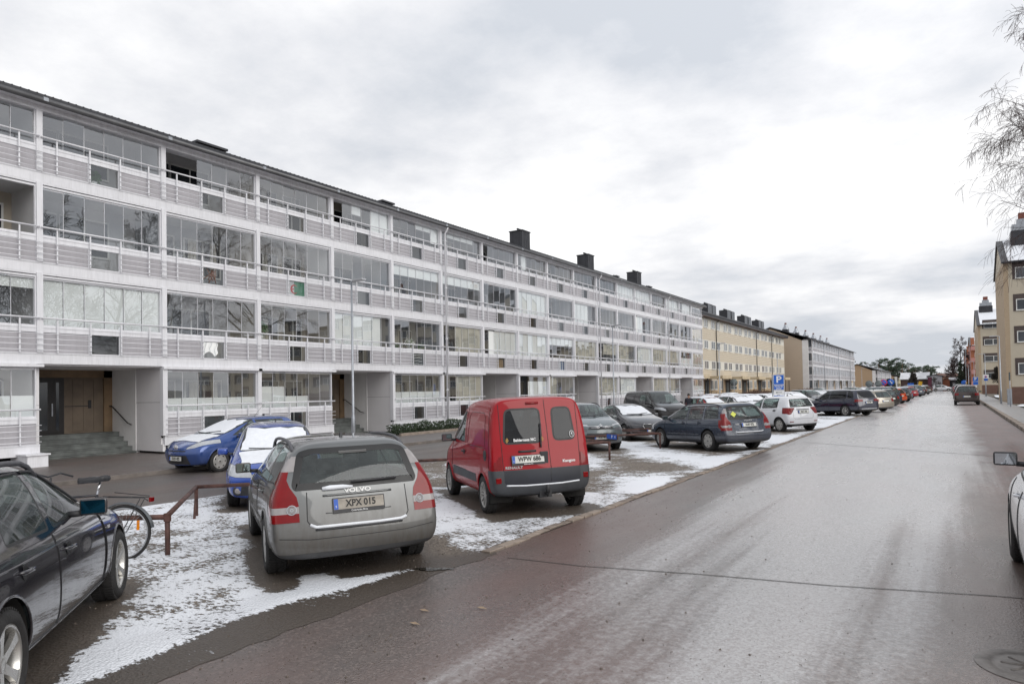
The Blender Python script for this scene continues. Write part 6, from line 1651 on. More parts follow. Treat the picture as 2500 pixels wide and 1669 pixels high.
# verge with brown shrubs between side road end and the beige block
vg = MB(); vg.box(-27.7, -18.3, YA1+.5, 150, -.4, -.06)
# seams and manhole in the road
m = MB()
pts = [(-4.3, 6.55), (-3.4, 6.62), (-2.2, 6.9), (-1.0, 7.1), (.3, 7.45), (2.2, 7.7)]
for (q0, q1) in zip(pts, pts[1:]):
    m.add([(q0[0], q0[1]-.010, .004), (q1[0], q1[1]-.012, .004), (q1[0], q1[1]+.012, .004), (q0[0], q0[1]+.010, .004)], [(0, 1, 2, 3)])
m.add([(-4.2, 24.6, .004), (2.2, 20.6, .004), (2.2, 20.65, .004), (-4.2, 24.65, .004)], [(0, 1, 2, 3)])
tag(m.build('road_seam', [mat('bitumen', (.06, .052, .046), .45)], fixn=False), kind='structure')
m = MB(); m.lathe([(0, .006), (.20, .006), (.21, .003), (.24, .003), (.25, .008), (.31, .008), (.33, .003)], 'z', 40, (.42, 5.7, 0))
for k in range(8): m.tube([(.42+.05*math.cos(k*PI/4), 5.7+.05*math.sin(k*PI/4), .007), (.42+.18*math.cos(k*PI/4), 5.7+.18*math.sin(k*PI/4), .007)], .008, 4)
tag(m.build('manhole_cover', [mat('cast_iron', (.17, .155, .145), .5, .5, .3, 10)]), 'round iron manhole cover in the road at the lower right corner', 'manhole')
m = MB(); m.m = 0
N = 28
for (cx_, cy_, a_, b_, ph) in ((-4.72, 5.72, .2, .06, .5),):
    c_ = []
    for k in range(N):
        w_ = 2*PI*k/N; r_ = 1+.25*math.sin(3*w_+ph)+.12*math.sin(7*w_)
        c_.append((cx_+a_*r_*math.cos(w_)*.85-b_*r_*math.sin(w_)*.5, cy_+a_*r_*math.cos(w_)*.5+b_*r_*math.sin(w_)*.85, .013))
    m.add(c_, [tuple(range(N))])
wm, nt, b = nt_new('puddle_water'); b.inputs['Base Color'].default_value = (.03, .026, .022, 1); b.inputs['Roughness'].default_value = .04
bump(nt, b, nz(nt, tex_obj(nt), 9, 2), .12, .01)
tag(m.build('puddle', [wm], fixn=False), kind='structure')
# grit and pebbles scattered on the road and the bare lot (uncountable)
m = MB(); rr = random.Random(11)
def pebble(x, y, z, s_):
    a = rr.uniform(0, 6); 
    P = [(x+s_*math.cos(a+k*2.1)*rr.uniform(.7, 1.2), y+s_*math.sin(a+k*2.1)*rr.uniform(.7, 1.2), z) for k in range(3)]+[(x, y, z+s_*.8)]
    m.add(P, [(0, 1, 3), (1, 2, 3), (2, 0, 3)])
for _ in range(4200):
    y = 2.5+rr.expovariate(1/7.0); e = rr.random()
    x = -4.55+rr.expovariate(1/.9) if e < .6 else rr.uniform(-4.5, 2.2)
    if x < 2.2 and y < 60: pebble(x, y, .001, rr.uniform(.002, .007) if rr.random() < .97 else .014)
for _ in range(5000):
    x = rr.uniform(-12.5, -4.7); y = rr.uniform(1, 24)
    if snowmask(x, y) < .45: pebble(x, y, tz(x)+.008, rr.uniform(.004, .016))
tag(m.build('grit', [mat('grit_stone', (.11, .09, .075), .85, 0, .5, 60)], fixn=False), kind='stuff')
# leaves / crumbs
m = MB()
for (x, y) in ((-3.9, 4.6), (-3.75, 4.3), (-3.5, 4.9)): m.add([(x-.05, y, .012), (x, y+.015, .02), (x+.06, y+.005, .010), (x, y-.018, .012)], [(0, 1, 2, 3)])
tag(m.build('twig_litter', [mat('dry_leaf', (.30, .22, .15), .8)], fixn=False), kind='stuff')
# snow lumps on the right verge
def mound(x, y, rx, ry, h, lab, seed):
    vs = []; fs = []; nr, na = 7, 22
    for i in range(nr+1):
        t = i/nr
        for k in range(na):
            a = 2*PI*k/na; r_ = t*(1+.22*noise.noise(Vector((math.cos(a)*1.5, math.sin(a)*1.5, seed))))
            vs.append((x+rx*r_*math.cos(a), y+ry*r_*math.sin(a), .1+h*(1-t*t)*(1+.4*noise.noise(Vector((x+t*3, a, seed))))))
    for i in range(nr):
        for k in range(na): fs.append((i*na+k, (i+1)*na+k, (i+1)*na+(k+1) % na, i*na+(k+1) % na))
    me = bpy.data.meshes.new('snow_patch'); me.from_pydata(vs, [], fs); me.materials.append(SNOWM)
    for p in me.polygons: p.use_smooth = True
    o = link('snow_patch', me); tag(o, lab, 'snow'); return o
mound(5.4, 64, 1.1, 4.0, .05, 'snow patch on the right pavement beside the first beige gable', 1)
mound(5.6, 101, .9, 14, .12, 'long snow strip along the right pavement past the pruned tree', 2)
mound(9, 40, 3, 20, .06, 'snow patch on the verge under the birch', 3)

# ------------------------------------------------------------------ pipe barriers in saw-tooth
RUST = mat('rusty_brown_pipe', (.085, .040, .032), .65, .1, .6, 7, bmp=.4, bscale=30)
def barrier(k, P, Q, P2, lab, both=True):
    root = empty('pipe_barrier', (P[0], P[1], gz_(P[0])-.01), label=lab, cat='barrier', group='pipe barriers between the parking rows')
    def rel(p, z): return (p[0]-P[0], p[1]-P[1], z-(gz_(P[0])-.01))
    zP, zQ, zR = gz_(P[0]), gz_(Q[0]), gz_(P2[0]); h = .52
    m = MB(); m.tube([rel(P, zP-.1), rel(P, zP+h)], .032, 8); m.build('post', [RUST], root)
    m = MB(); m.tube([rel(Q, zQ-.1), rel(Q, zQ+h)], .032, 8)
    d_ = (Vector(P)-Vector(Q)).normalized()*.32
    m.tube([rel(Q, zQ+.42), rel((Q[0]+d_.x, Q[1]+d_.y), zQ+.0)], .022, 6); m.build('post', [RUST], root)
    m = MB(); m.tube([rel(P, zP+h-.01), rel(Q, zQ+h-.01)], .034, 10); m.lathe([(.045, -.05), (.045, .05)], 'z', 10, rel(P, zP+h-.03)); m.build('rail', [RUST], root)
    if both: m = MB(); m.tube([rel(Q, zQ+h-.01), rel(P2, zR+h-.01)], .034, 10); m.build('rail', [RUST], root)
    return root
LAB = ['rusty pipe barrier between the black and silver estates', 'rusty pipe barrier between the silver estate and the red van', 'rusty pipe barrier running behind the red van', 'rusty pipe barrier in front of the grey green suv', 'rusty pipe barrier at the nose of the dark blue estate',
       'rusty pipe barrier behind the white hatchback', 'thin pipe barrier beside the white hatchback tail', 'pipe barrier ahead of the navy raised estate']
ys = [4.96, 9.15, 13.35, 17.7, 21.7, 26, 30.3, 36.5, 41.5]
for k in range(8):
    P = (-8.42 if k < 3 else -8.12, ys[k]); Q = (P[0]-2.6, ys[k]+2.05); P2 = (-8.42 if k < 2 else -8.12, ys[k+1])
    barrier(k, P, Q, P2, LAB[k])
m = MB(); m.tube([(-8.42, 4.96, .38), (-11.5, 3.0, .36)], .034, 10)
tag(m.build('pipe_barrier', [RUST]), 'rusty pipe rail running left behind the parked bicycle', 'barrier', 'pipe barriers between the parking rows')
# small blue parking plate on the pipe
ps = empty('parking_plate', (-8.9, 19.6, .42), R(-37), label='small blue parking plate clamped on the pipe barrier before the grey green suv', cat='sign')
m = MB(); m.box(-.31, .31, -.012, 0, -.07, .07); m.m = 1; m.box(-.36, .36, 0, .03, -.08, .08); m.build('plate', [PLATEB, RUST], ps)
put_text('P', .13, CHW, ps, (.03, -.014, 0), (1, 0, 0), (0, 0, 1), bold=True); put_text('11', .08, CHW, ps, (.22, -.014, 0), (1, 0, 0), (0, 0, 1), bold=True)

# ------------------------------------------------------------------ bicycle leaning at the barrier
def bicycle(loc, rz, label, tilt=0, group=None, simple=False):
    root = empty('bicycle', loc, rz, label, 'bicycle', group)
    if tilt: root.rotation_euler = (tilt, 0, rz)
    r = .345
    for x in (-.52, .55):
        w_ = bpy.data.objects.new('wheel', None); COL.objects.link(w_); w_.parent = root; w_.location = (x, 0, r)
        m = MB(); m.tube([(r*math.cos(2*PI*k/36)*.965, 0, r*math.sin(2*PI*k/36)*.965) for k in range(36)], .019, 8, closed=True); m.build('tyre', [RUBBER], w_)
        m = MB(); m.tube([(.308*math.cos(2*PI*k/36), 0, .308*math.sin(2*PI*k/36)) for k in range(36)], .011, 6, closed=True); m.lathe([(.02, -.03), (.02, .03)], 'y', 10)
        if not simple:
            for k in range(32):
                a = 2*PI*k/32; b_ = a+(.5 if k % 2 else -.5); m.tube([(.3*math.cos(a), 0, .3*math.sin(a)), (.02*math.cos(b_), .025*(1 if k % 4 < 2 else -1), .02*math.sin(b_))], .0016, 3, cap=False)
        m.build('rim', [mat('bike_rim', (.45, .46, .48), .3, .7, .1, 5)], w_)
        if x < 0 and not simple:
            m = MB(); m.cbox((-.18, -.01, .09), (.035, .012, .12)); m.build('spoke_reflector', [AMBER], w_, bevel=.005)
    m = MB(); F = [(-.52, 0, r), (-.06, 0, .30), (-.18, 0, .82), (.42, 0, .92), (.47, 0, .78), (.55, 0, r)]
    for a, b_, t in ((0, 1, .011), (0, 2, .010), (1, 2, .016), (1, 4, .018), (2, 4, .016), (3, 5, .014)): m.tube([F[a], F[b_]], t, 7)
    m.build('frame', [mat('bike_frame', (.03, .03, .035), .3, .3, .1, 4)], root)
    m = MB(); m.tube([(-.18, 0, .82), (-.215, 0, .98)], .014, 8); m.build('seat_post', [CHROME], root)
    m = MB()
    prof = [(-.36, .085), (-.32, .095), (-.24, .075), (-.14, .035), (-.05, .026), (.0, .020)]
    vs = []
    for (x, w_) in prof:
        for (yy, zz_) in ((-1, -.03), (-.8, .01), (0, .022), (.8, .01), (1, -.03), (.5, -.055), (-.5, -.055)): vs.append((x+.06, yy*w_, 1.03+zz_+(.02 if x < -.3 else 0)-.01*(x > -.1)))
    n_ = len(prof); m.add(vs, [(i*7+j, i*7+(j+1) % 7, (i+1)*7+(j+1) % 7, (i+1)*7+j) for i in range(n_-1) for j in range(7)]+[tuple(range(7)), tuple(range(7*n_-1, 7*n_-8, -1))], True)
    o = m.build('saddle', [BLACKP], root)
    if not simple:
        m = MB(); m.add([(-.22, -.03, 1.055), (-.22, .03, 1.055), (-.05, .015, 1.05), (-.05, -.015, 1.05)], [(0, 1, 2, 3)]); m.build('snow_cover', [SNOWM], o, fixn=False)
        for (a0, a1, x) in ((15, 170, -.52), (40, 160, .55)):
            m = MB(); pts = [(x+(r+.03)*math.cos(R(a0+(a1-a0)*k/16)), 0, r+(r+.03)*math.sin(R(a0+(a1-a0)*k/16))) for k in range(17)]
            for yy in (-.022, 0, .022): m.tube([(p[0], yy, p[2]-(.006 if yy else 0)) for p in pts], .010, 5)
            m.build('mudguard', [mat('mudguard_grey', (.12, .13, .14), .4, .3, .1, 4)], root)
    m = MB(); m.tube([(.42, 0, .92), (.40, 0, 1.05)], .014, 7); m.tube([(.30, -.29, 1.05), (.42, -.22, 1.10), (.44, 0, 1.06), (.42, .22, 1.10), (.30, .29, 1.05)], .013, 7); m.build('handlebar', [BLACKP], root)
    if not simple:
        m = MB()
        for yy in (-.06, .06): m.tube([(-.22, yy, .80), (-.80, yy, .78), (-.84, yy*.6, .74)], .006, 6); m.tube([(-.75, yy, .77), (-.53, yy, r)], .006, 6)
        m.tube([(-.3, -.06, .80), (-.3, .06, .80)], .005, 5); m.tube([(-.6, -.06, .79), (-.6, .06, .79)], .005, 5); m.tube([(-.4, 0, .85), (-.84, 0, .80)], .006, 6)
        m.build('luggage_rack', [BLACKP], root)
        m = MB(); m.cbox((-.865, 0, .755), (.03, .09, .06)); m.build('rear_light', [REDL], root, bevel=.008)
        m = MB(); m.tube([(-.06, .02, .30), (.06, .10, .2)], .012, 6); m.tube([(-.06, -.02, .30), (-.18, -.10, .4)], .012, 6); m.lathe([(.0, .0), (.09, 0)], 'y', 20, (-.06, -.04, .30)); m.build('crank', [GALV], root)
    return root

# ------------------------------------------------------------------ street lamps and signs
def lamp(x, y, h, label, group, zb=None, hd=0):
    z0 = tz(x)+.05 if zb is None else zb; r_ = empty('street_lamp', (x, y, z0), hd, label, 'street lamp', group)
    m = MB(); m.tube([(0, 0, -.1), (0, 0, 1.2), (0, 0, 1.25), (0, 0, h)], [.07, .07, .05, .035], 10); m.box(-.04, .04, -.075, -.06, .5, .95); m.build('pole', [GALV], r_)
    m = MB(); m.tube([(0, 0, h-.02), (.22, 0, h)], .03, 6); m.box(.12, .66, -.11, .11, h-.03, h+.04); m.build('lamp_head', [mat('lamp_grey', (.45, .46, .48), .4, .2, .1, 5)], r_, bevel=.015)
    return r_
GL = 'street lamps along the apartment blocks'
for (y, lab) in ((18.4, 'street lamp in front of the first entrances, tallest in the picture'), (42.1, 'street lamp rising behind the black van'), (67.1, 'street lamp before the beige corrugated block'), (94, 'street lamp at the end of the beige block'), (196, 'street lamp in front of the far brick gable')):
    lamp(-18.9, y, 6.3, lab, GL)
GL2 = 'street lamps on the right pavement'
for (x, y, lab) in ((3.56, 69.3, 'street lamp before the nearest beige gable on the right'), (3.87, 105.5, 'street lamp with blue sign between the beige gables'), (3.6, 141, 'street lamp before the pink block'), (3.4, 172, 'street lamp beyond the parking sign on the right')):
    lamp(x, y, 5.6 if y < 100 else 5.4, lab, GL2, .1, R(180))
o = lamp(2.6, 150, 7.9, 'tall dark lamp post rising beside the farthest pink block', GL2, .1, R(20))
m = MB(); m.box(3.85, 4.15, 67.0, 67.35, .1, 1.35); tag(m.build('cable_cabinet', [GALV], bevel=.02), 'grey cable cabinet at the foot of the right street lamp', 'cabinet')
m = MB(); m.box(-23.9, -22.8, 9.2, 9.75, -.1, .25); m.box(-23.95, -22.75, 9.15, 9.8, .25, .29); tag(m.build('storage_box', [ALU]), 'low white box beside the entrance steps at the left', 'box')

SB = mat('sign_blue', (.015, .12, .52), .4); SW = mat('sign_white', (.75, .75, .75), .45); SR = mat('sign_red', (.6, .02, .03), .4); SY = mat('sign_yellow', (.75, .42, .02), .45); SGR = mat('sign_back_grey', (.13, .15, .15), .6, .2)
def sign_root(loc, rz, lab, name='parking_sign', cat='sign'): return empty(name, loc, rz, lab, cat)
# rz turns local -y (the face) towards the viewer
s = sign_root((-9.0, 45, tz(-9)), R(14), 'tall blue parking sign with plates and left arrow above the white hatchback')
m = MB(); m.tube([(0, .03, 0), (0, .03, 2.75)], .035, 8); m.build('post', [GALV], s)
def board(parent, x0, x1, z0, z1, mm, border=None, y=-.0):
    m = MB(); m.m = 0; m.box(x0, x1, y-.02, y, z0, z1)
    if border: m.m = 1; w_ = .015; [m.box(*q) for q in ((x0, x1, y-.023, y-.02, z1-w_, z1), (x0, x1, y-.023, y-.02, z0, z0+w_), (x0, x0+w_, y-.023, y-.02, z0+w_, z1-w_), (x1-w_, x1, y-.023, y-.02, z0+w_, z1-w_))]
    return m.build('board', [mm, border or mm], parent, fixn=True)
m = MB(); m.box(-.40, -.33, .0, .06, 1.25, 2.78); m.box(.30, .33, .0, .06, 1.25, 2.78)
for k in range(12): m.box(-.40, .33, .01, .05, 1.27+k*.13, 1.29+k*.13)
m.build('lattice_back', [GALV], s)
b_ = board(s, -.31, .31, 2.13, 2.75, SB, SW); put_text('P', .56, SW, b_, (0, -.024, 2.44), (1, 0, 0), (0, 0, 1), 1.1, bold=True)
b_ = board(s, -.30, .30, 1.80, 2.11, SB, SW); put_text('Förhyrda', .125, SW, b_, (0, -.024, 2.02), (1, 0, 0), (0, 0, 1), bold=True); put_text('platser', .125, SW, b_, (0, -.024, 1.89), (1, 0, 0), (0, 0, 1), bold=True)
b_ = board(s, -.31, .31, 1.50, 1.78, SW); m = MB(); m.box(-.12, .17, -.026, -.022, 1.628, 1.652); m.add([(-.19, -.025, 1.64), (-.09, -.025, 1.695), (-.11, -.025, 1.64), (-.09, -.025, 1.585)], [(0, 1, 2, 3)]); m.build('arrow', [INK], b_, fixn=False)
b_ = board(s, -.31, .31, 1.20, 1.47, SB, SW); put_text('Bostadsbolaget', .075, SW, b_, (0, -.024, 1.385), (1, 0, 0), (0, 0, 1)); put_text('021-39 80 00', .085, SW, b_, (0, -.024, 1.28), (1, 0, 0), (0, 0, 1))
def disc(parent, x, z, r_, cols, y=0, name='disc'):
    m = MB(); mats = []
    for i, (rr_, mm) in enumerate(cols): m.m = i; mats.append(mm); yy = y-.004*i; m.lathe([(0, yy-.012), (rr_*r_, yy-.012), (rr_*r_, yy)], 'y', 32, (x, 0, z))
    return m.build(name, mats, parent)
s = sign_root((-6.2, 75, 0), R(8), 'double arm post with grey sign backs at the left end', 'sign_post')
m = MB(); m.tube([(0, 0, -.1), (0, 0, 1.92)], .035, 8); m.tube([(-.42, 0, 1.9), (.42, 0, 1.9)], .02, 6); m.build('post', [GALV], s)
disc(s, -.42, 1.95, .32, [(1, SGR)], .04); disc(s, .40, 1.95, .32, [(1, SGR)], .04)
s = sign_root((-5.5, 77, 0), R(6), 'round no parking sign, blue with red ring and slash', 'road_sign')
m = MB(); m.tube([(0, .02, -.1), (0, .02, 2.3)], .03, 8); m.build('post', [GALV], s)
o = disc(s, 0, 2.06, .32, [(1, SR), (.80, SB)]); m = MB(); m.add([(-.20, -.022, 2.24), (-.16, -.022, 2.28), (.20, -.022, 1.88), (.16, -.022, 1.84)], [(0, 1, 2, 3)]); m.build('slash', [SR], o, fixn=False)
board(s, -.22, .22, 1.50, 1.68, SY, SR)
s = sign_root((-4.9, 77.5, 0), R(6), 'round blue keep right arrow sign next to the no parking sign', 'road_sign')
m = MB(); m.tube([(0, .02, -.1), (0, .02, 2.3)], .03, 8); m.build('post', [GALV], s)
o = disc(s, 0, 2.08, .31, [(1, SB)]); m = MB(); m.add([(-.12, -.02, 2.22), (-.07, -.02, 2.25), (.08, -.02, 2.05), (.14, -.02, 2.09), (.12, -.02, 1.92), (-.03, -.02, 1.97), (.03, -.02, 2.01)], [(0, 1, 2, 3, 4, 5, 6)]); m.build('arrow', [SW], o, fixn=False)
s = sign_root((3.2, 120, .1), 0, 'blue parking sign with white plate on the right pavement')
m = MB(); m.tube([(0, .02, -.1), (0, .02, 2.7)], .035, 8); m.build('post', [GALV], s)
b_ = board(s, -.32, .32, 1.95, 2.6, SB, SW); put_text('P', .56, SW, b_, (0, -.024, 2.3), (1, 0, 0), (0, 0, 1), bold=True); board(s, -.32, .32, 1.45, 1.93, SB, SW); board(s, -.16, .16, 1.1, 1.4, SW)
s = sign_root((3.9, 105.2, .1), 0, 'white and blue notice plates on the right pavement lamp', 'road_sign')
m = MB(); m.tube([(0, .03, 0), (0, .03, 2.9)], .03, 8); m.build('post', [GALV], s); board(s, -.3, .3, 2.3, 2.8, SW); disc(s, -.02, 2.5, .13, [(1, SR), (.7, SB)], -.02); board(s, -.2, .2, 2.0, 2.28, SB)
s = sign_root((3.7, 61.7, .1), R(-60), 'plain grey pole with a narrow sign turned away on the right pavement', 'road_sign')
m = MB(); m.tube([(0, .02, 0), (0, .02, 2.5)], .03, 8); m.build('post', [GALV], s); board(s, -.04, .12, 1.9, 2.5, SGR)
s = sign_root((2.5, 168, 0), 0, 'round blue and orange sign at the far right junction', 'road_sign')
m = MB(); m.tube([(.3, .02, 0), (.3, .02, 2.1)], .03, 8); m.build('post', [GALV], s); disc(s, 0, 1.9, .5, [(1, SB)]); board(s, .3, .55, 1.6, 2.1, SY)
for (x, y, z, mm, lab) in ((-6.2, 150, 1.8, SB, 'small blue direction sign in the distance under a lamp'), (-5.1, 152, 1.95, SY, 'small yellow warning sign in the distance')):
    s = sign_root((x, y, 0), 0, lab, 'road_sign'); m = MB(); m.tube([(0, .02, 0), (0, .02, z+.3)], .03, 6); m.build('post', [GALV], s)
    if mm is SB: board(s, -.5, .5, z-.2, z+.2, SB)
    else: b2 = board(s, -.3, .3, z-.4, z+.4, SY); b2.rotation_euler = (0, R(12), 0)
s = sign_root((-20.5, 78.5, -.1), R(20), 'round grey sign back on a pole before the beige block', 'road_sign'); m = MB(); m.tube([(0, 0, 0), (0, 0, 2.6)], .035, 6); m.build('post', [GALV], s); disc(s, 0, 2.5, .4, [(1, SGR)], .05); board(s, -.3, .3, 1.75, 2.05, SGR, None, .05)

# ------------------------------------------------------------------ vegetation
BARK = mat('dark_bark', (.045, .036, .032), .9, 0, .3, 6); TWIG = mat('birch_twig', (.075, .05, .048), .8, 0, .2, 6); BIRCH = mat('birch_bark', (.35, .33, .31), .8, 0, .5, 5)
def grow(m, mt, p, d, ln, r, depth, rr, spread, droop, upd, nchild, minr=.003, sides=None):
    n = 4 if ln > .6 else 3; pts = [p.copy()]; rs = [r]; q = p.copy(); dd = d.copy()
    for i in range(n):
        dd = (dd+Vector((rr.gauss(0, .10), rr.gauss(0, .10), rr.gauss(0, .07)+upd-(droop*(1 if depth <= 1 else .2))))).normalized()
        q = q+dd*(ln/n); pts.append(q.copy()); rs.append(max(minr, r*(1-.75*(i+1)/n) if depth else r*(1-.85*(i+1)/n)))
    m.m = 0 if depth > 1 else 1
    m.tube(pts, rs, 6 if r > .05 else (4 if r > .012 else 3), cap=False)
    if depth <= 0: return
    for k in range(nchild(depth)):
        t = rr.uniform(.25, 1.0); i = min(n-1, int(t*n)); f = t*n-i
        pp = pts[i].lerp(pts[i+1], f); base = (pts[i+1]-pts[i]).normalized()
        side_ = base.orthogonal(); side_.rotate(Matrix.Rotation(rr.uniform(0, 2*PI), 3, base))
        nd = (base*math.cos(spread)+side_*math.sin(spread)*rr.uniform(.7, 1.2)).normalized()
        grow(m, mt, pp, nd, ln*rr.uniform(.42, .68)*(1.15-t*.35), max(minr, rs[i]*.5), depth-1, rr, spread, droop, upd, nchild, minr)
def bare_tree(x, y, h, lab, seed, droop=.0, depth=4, group=None, nch=None, trunk=BARK, z=0, minr=.005, spread=.7, name='bare_tree', low=.25, nb=20, blen=.36):
    rr = random.Random(seed); root = empty(name, (x, y, z), label=lab, cat='tree', group=group)
    m = MB(); tp = []; tr = []; q = Vector((0, 0, -.2))
    for i in range(9):
        tp.append(q.copy()); tr.append(h*.014*(1-i/9.2)+.012); q = q+Vector((rr.gauss(0, .012*h), rr.gauss(0, .012*h), h/8.3))
    m.tube(tp, tr, 9); m.build('trunk', [trunk], root)
    c = MB(); nch = nch or (lambda d: 5)
    for k in range(nb):
        t = low+(1-low)*(k+rr.random())/nb*.97; i = min(7, int(t*8)); pp = tp[i].lerp(tp[i+1], t*8-i); a = k*2.4+rr.uniform(-.4, .4)
        d_ = Vector((math.cos(a), math.sin(a), .55+.6*t)).normalized()
        grow(c, None, pp, d_, h*blen*(1.08-t*.75), tr[i]*.42, depth-1, rr, spread, droop, .05 if not droop else .015, nch, minr)
    c.build('crown', [trunk if trunk is not BIRCH else BARK, TWIG if droop else trunk], root, fixn=False)
    return root
bare_tree(6.3, 38.5, 20.5, 'tall hanging birch entering the picture at the right edge', 21, droop=.26, depth=4, nch=lambda d: 8 if d == 1 else 7, trunk=BIRCH, minr=.0055, name='birch_tree', low=.34, nb=22, blen=.34)
bare_tree(11, 24, 17, 'bare broad tree mirrored in the balcony glass', 5, depth=4, nch=lambda d: 6, minr=.015, nb=24, blen=.42)
bare_tree(8.5, 31, 16, 'bare tree between the birch and the broad tree', 6, depth=4, nch=lambda d: 5, minr=.012)
bare_tree(15, 16, 14, 'bare tree farthest right of the road behind the viewer', 8, depth=4, nch=lambda d: 5, minr=.012)
bare_tree(2.4, 203, 13.5, 'tall bare birch beyond the far junction', 31, droop=.12, depth=3, nch=lambda d: 7, minr=.03, trunk=BARK, name='birch_tree', low=.15, nb=22, blen=.25)
bare_tree(1.0, 215, 8.5, 'smaller bare tree left of the tall far birch', 32, depth=3, nch=lambda d: 6, minr=.03)
bare_tree(-2.7, 188, 3.4, 'small bare tree before the grey gable wall', 33, depth=3, nch=lambda d: 6, minr=.014, nb=16, blen=.4)
bare_tree(-7.2, 186, 4.4, 'round brown crowned tree before the brown wall', 34, depth=3, nch=lambda d: 10, minr=.03, nb=26, blen=.36)
bare_tree(-12, 186, 3.2, 'bushy brown tree left of the round crowned one', 35, depth=3, nch=lambda d: 10, minr=.03, nb=24, blen=.4, low=.1)
bare_tree(6.0, 123, 4.0, 'pruned small tree on the right pavement', 36, depth=3, nch=lambda d: 11, minr=.02, nb=24, blen=.36, low=.45)
def bush(x, y, rx, ry, h, lab, mt, seed, n=1400, leaf=.05, z=None, name='shrub', cat='shrub', group=None):
    rr = random.Random(seed); root = empty(name, (x, y, tz(x) if z is None else z), label=lab, cat=cat, group=group); m = MB()
    for _ in range(n):
        px, py = rr.uniform(-rx, rx), rr.uniform(-ry, ry); hh = h*(.75+.35*noise.noise(Vector((x+px, y+py, seed*1.0))))
        pz = hh*rr.random()**.6; u = Vector((rr.gauss(0, 1), rr.gauss(0, 1), rr.gauss(0, 1))).normalized(); v = u.orthogonal().normalized(); s_ = leaf*rr.uniform(.5, 1.3); p = Vector((px, py, pz))
        m.m = 1 if rr.random() < .12 and len(mt) > 1 and pz > hh*.6 else 0
        m.add([p-u*s_, p+v*s_*.5, p+u*s_, p-v*s_*.5], [(0, 1, 2, 3)])
    m.build('foliage', mt, root, fixn=False)
    m = MB()
    for _ in range(30): px, py = rr.uniform(-rx, rx)*.8, rr.uniform(-ry, ry)*.9; m.tube([(px, py, 0), (px+rr.gauss(0, .06), py+rr.gauss(0, .06), h*.8)], .012, 4)
    m.build('stems', [BARK], root); return root
HEDGE = mat('hedge_leaf', (.035, .055, .025), .6, 0, .5, 12)
for k, y in enumerate((25.6, 28.4)): bush(-22.3, y, .5, 1.35, .62, ['low green hedge with snow specks left of the red van', 'second low green hedge right behind the red van mirror'][k], [HEDGE, SNOWM], 40+k, 5200, .045, -.1, 'hedge', 'hedge')
for k, (lx0, ly0) in enumerate(((-21.6, 25.6),)):
    m = MB(); m.box(lx0-.06, lx0+.06, 24, 30.2, -.1, .02); tag(m.build('edging_stone', KS), 'pale edging stone in front of the low hedge', 'edging')
BRUSH = mat('brown_brush', (.10, .055, .038), .9, 0, .4, 8)
gb = 'brown leafless shrubs before the beige block'
for k, y in enumerate((83, 93.5, 101, 105, 113.5, 121.5, 126, 133, 139, 145)):
    bush(-22.5+.5*math.sin(k*2.1), y, 1.0, 2.3, 1.45+.3*math.sin(k), 'brown leafless shrub number group'.replace(' number group', '')+' '+['under the first canopy', 'left of the grey sign back', 'at the second canopy', 'beside the bicycles', 'under the middle canopy', 'by the third canopy', 'right of the middle canopy', 'behind the parking sign', 'near the brick corner', 'at the foot of the brick gable'][k], [BRUSH], 60+k, 900, .11, -.1, group=gb)
bush(-25.5, 297, 1, 2, 3.5, 'brown bush at the foot of the far brick gable', [BRUSH], 80, 500, .25, -.3)
GBk = 'bicycles parked before the beige block'
for k, (x, y, a) in enumerate(((-20.2, 96, 80), (-20.1, 97, 95), (-20.3, 110.5, 70), (-20, 111.6, 100), (-20.2, 121, 85), (-20.2, 141.5, 75), (-20.1, 142.8, 95))):
    bicycle((x, y, -.08), R(a), ['bicycle left of the first canopy posts', 'bicycle leaning right of the first one', 'bicycle under the middle canopy', 'bicycle right of the middle canopy', 'bicycle by the grey sign back', 'bicycle near the brick corner', 'last bicycle before the brick gable'][k], 0, GBk, True)
bicycle((-9.23, 4.30, gz_(-9.2)), R(180+34), 'bicycle with black saddle and luggage rack behind the black estate', R(4))
NEEDLE = mat('pine_needles', (.045, .068, .042), .8, 0, .4, .5); PBARK = mat('pine_bark', (.16, .085, .05), .9, 0, .3, 1)
def pine(x, y, h, w_, lab, seed):
    rr = random.Random(seed); root = empty('pine_tree', (x, y, -.3), label=lab, cat='tree', group='pines beyond the far blocks')
    m = MB(); lean = rr.uniform(-.04, .04)*h; m.tube([(0, 0, 0), (lean*.3, 0, h*.4), (lean, 0, h*.93)], [h*.016, h*.012, h*.004], 6)
    c = MB()
    for k in range(15):
        t = .38+.58*(k/15)+rr.uniform(-.02, .02); a = rr.uniform(0, 2*PI); R_ = w_*(.95-.65*((t-.55)/.45)**2 if t > .55 else .7)*rr.uniform(.55, 1)
        e = Vector((lean*t+math.cos(a)*R_, math.sin(a)*R_, h*t+rr.uniform(.0, .05)*h)); m.tube([(lean*t, 0, h*t-.03*h), e*.55+Vector((lean*t*.45, 0, h*t*.45)), e], [h*.005, h*.004, h*.002], 4, cap=False)
        for q in range(4):
            cc = e+Vector((rr.gauss(0, w_*.20), rr.gauss(0, w_*.20), rr.gauss(0, h*.018))) if q else e
            leafball(c, cc, w_*rr.uniform(.16, .28), 40, w_*.06, rr, .4)
    m.build('trunk', [PBARK], root); c.build('crown', [NEEDLE], root, fixn=False); return root
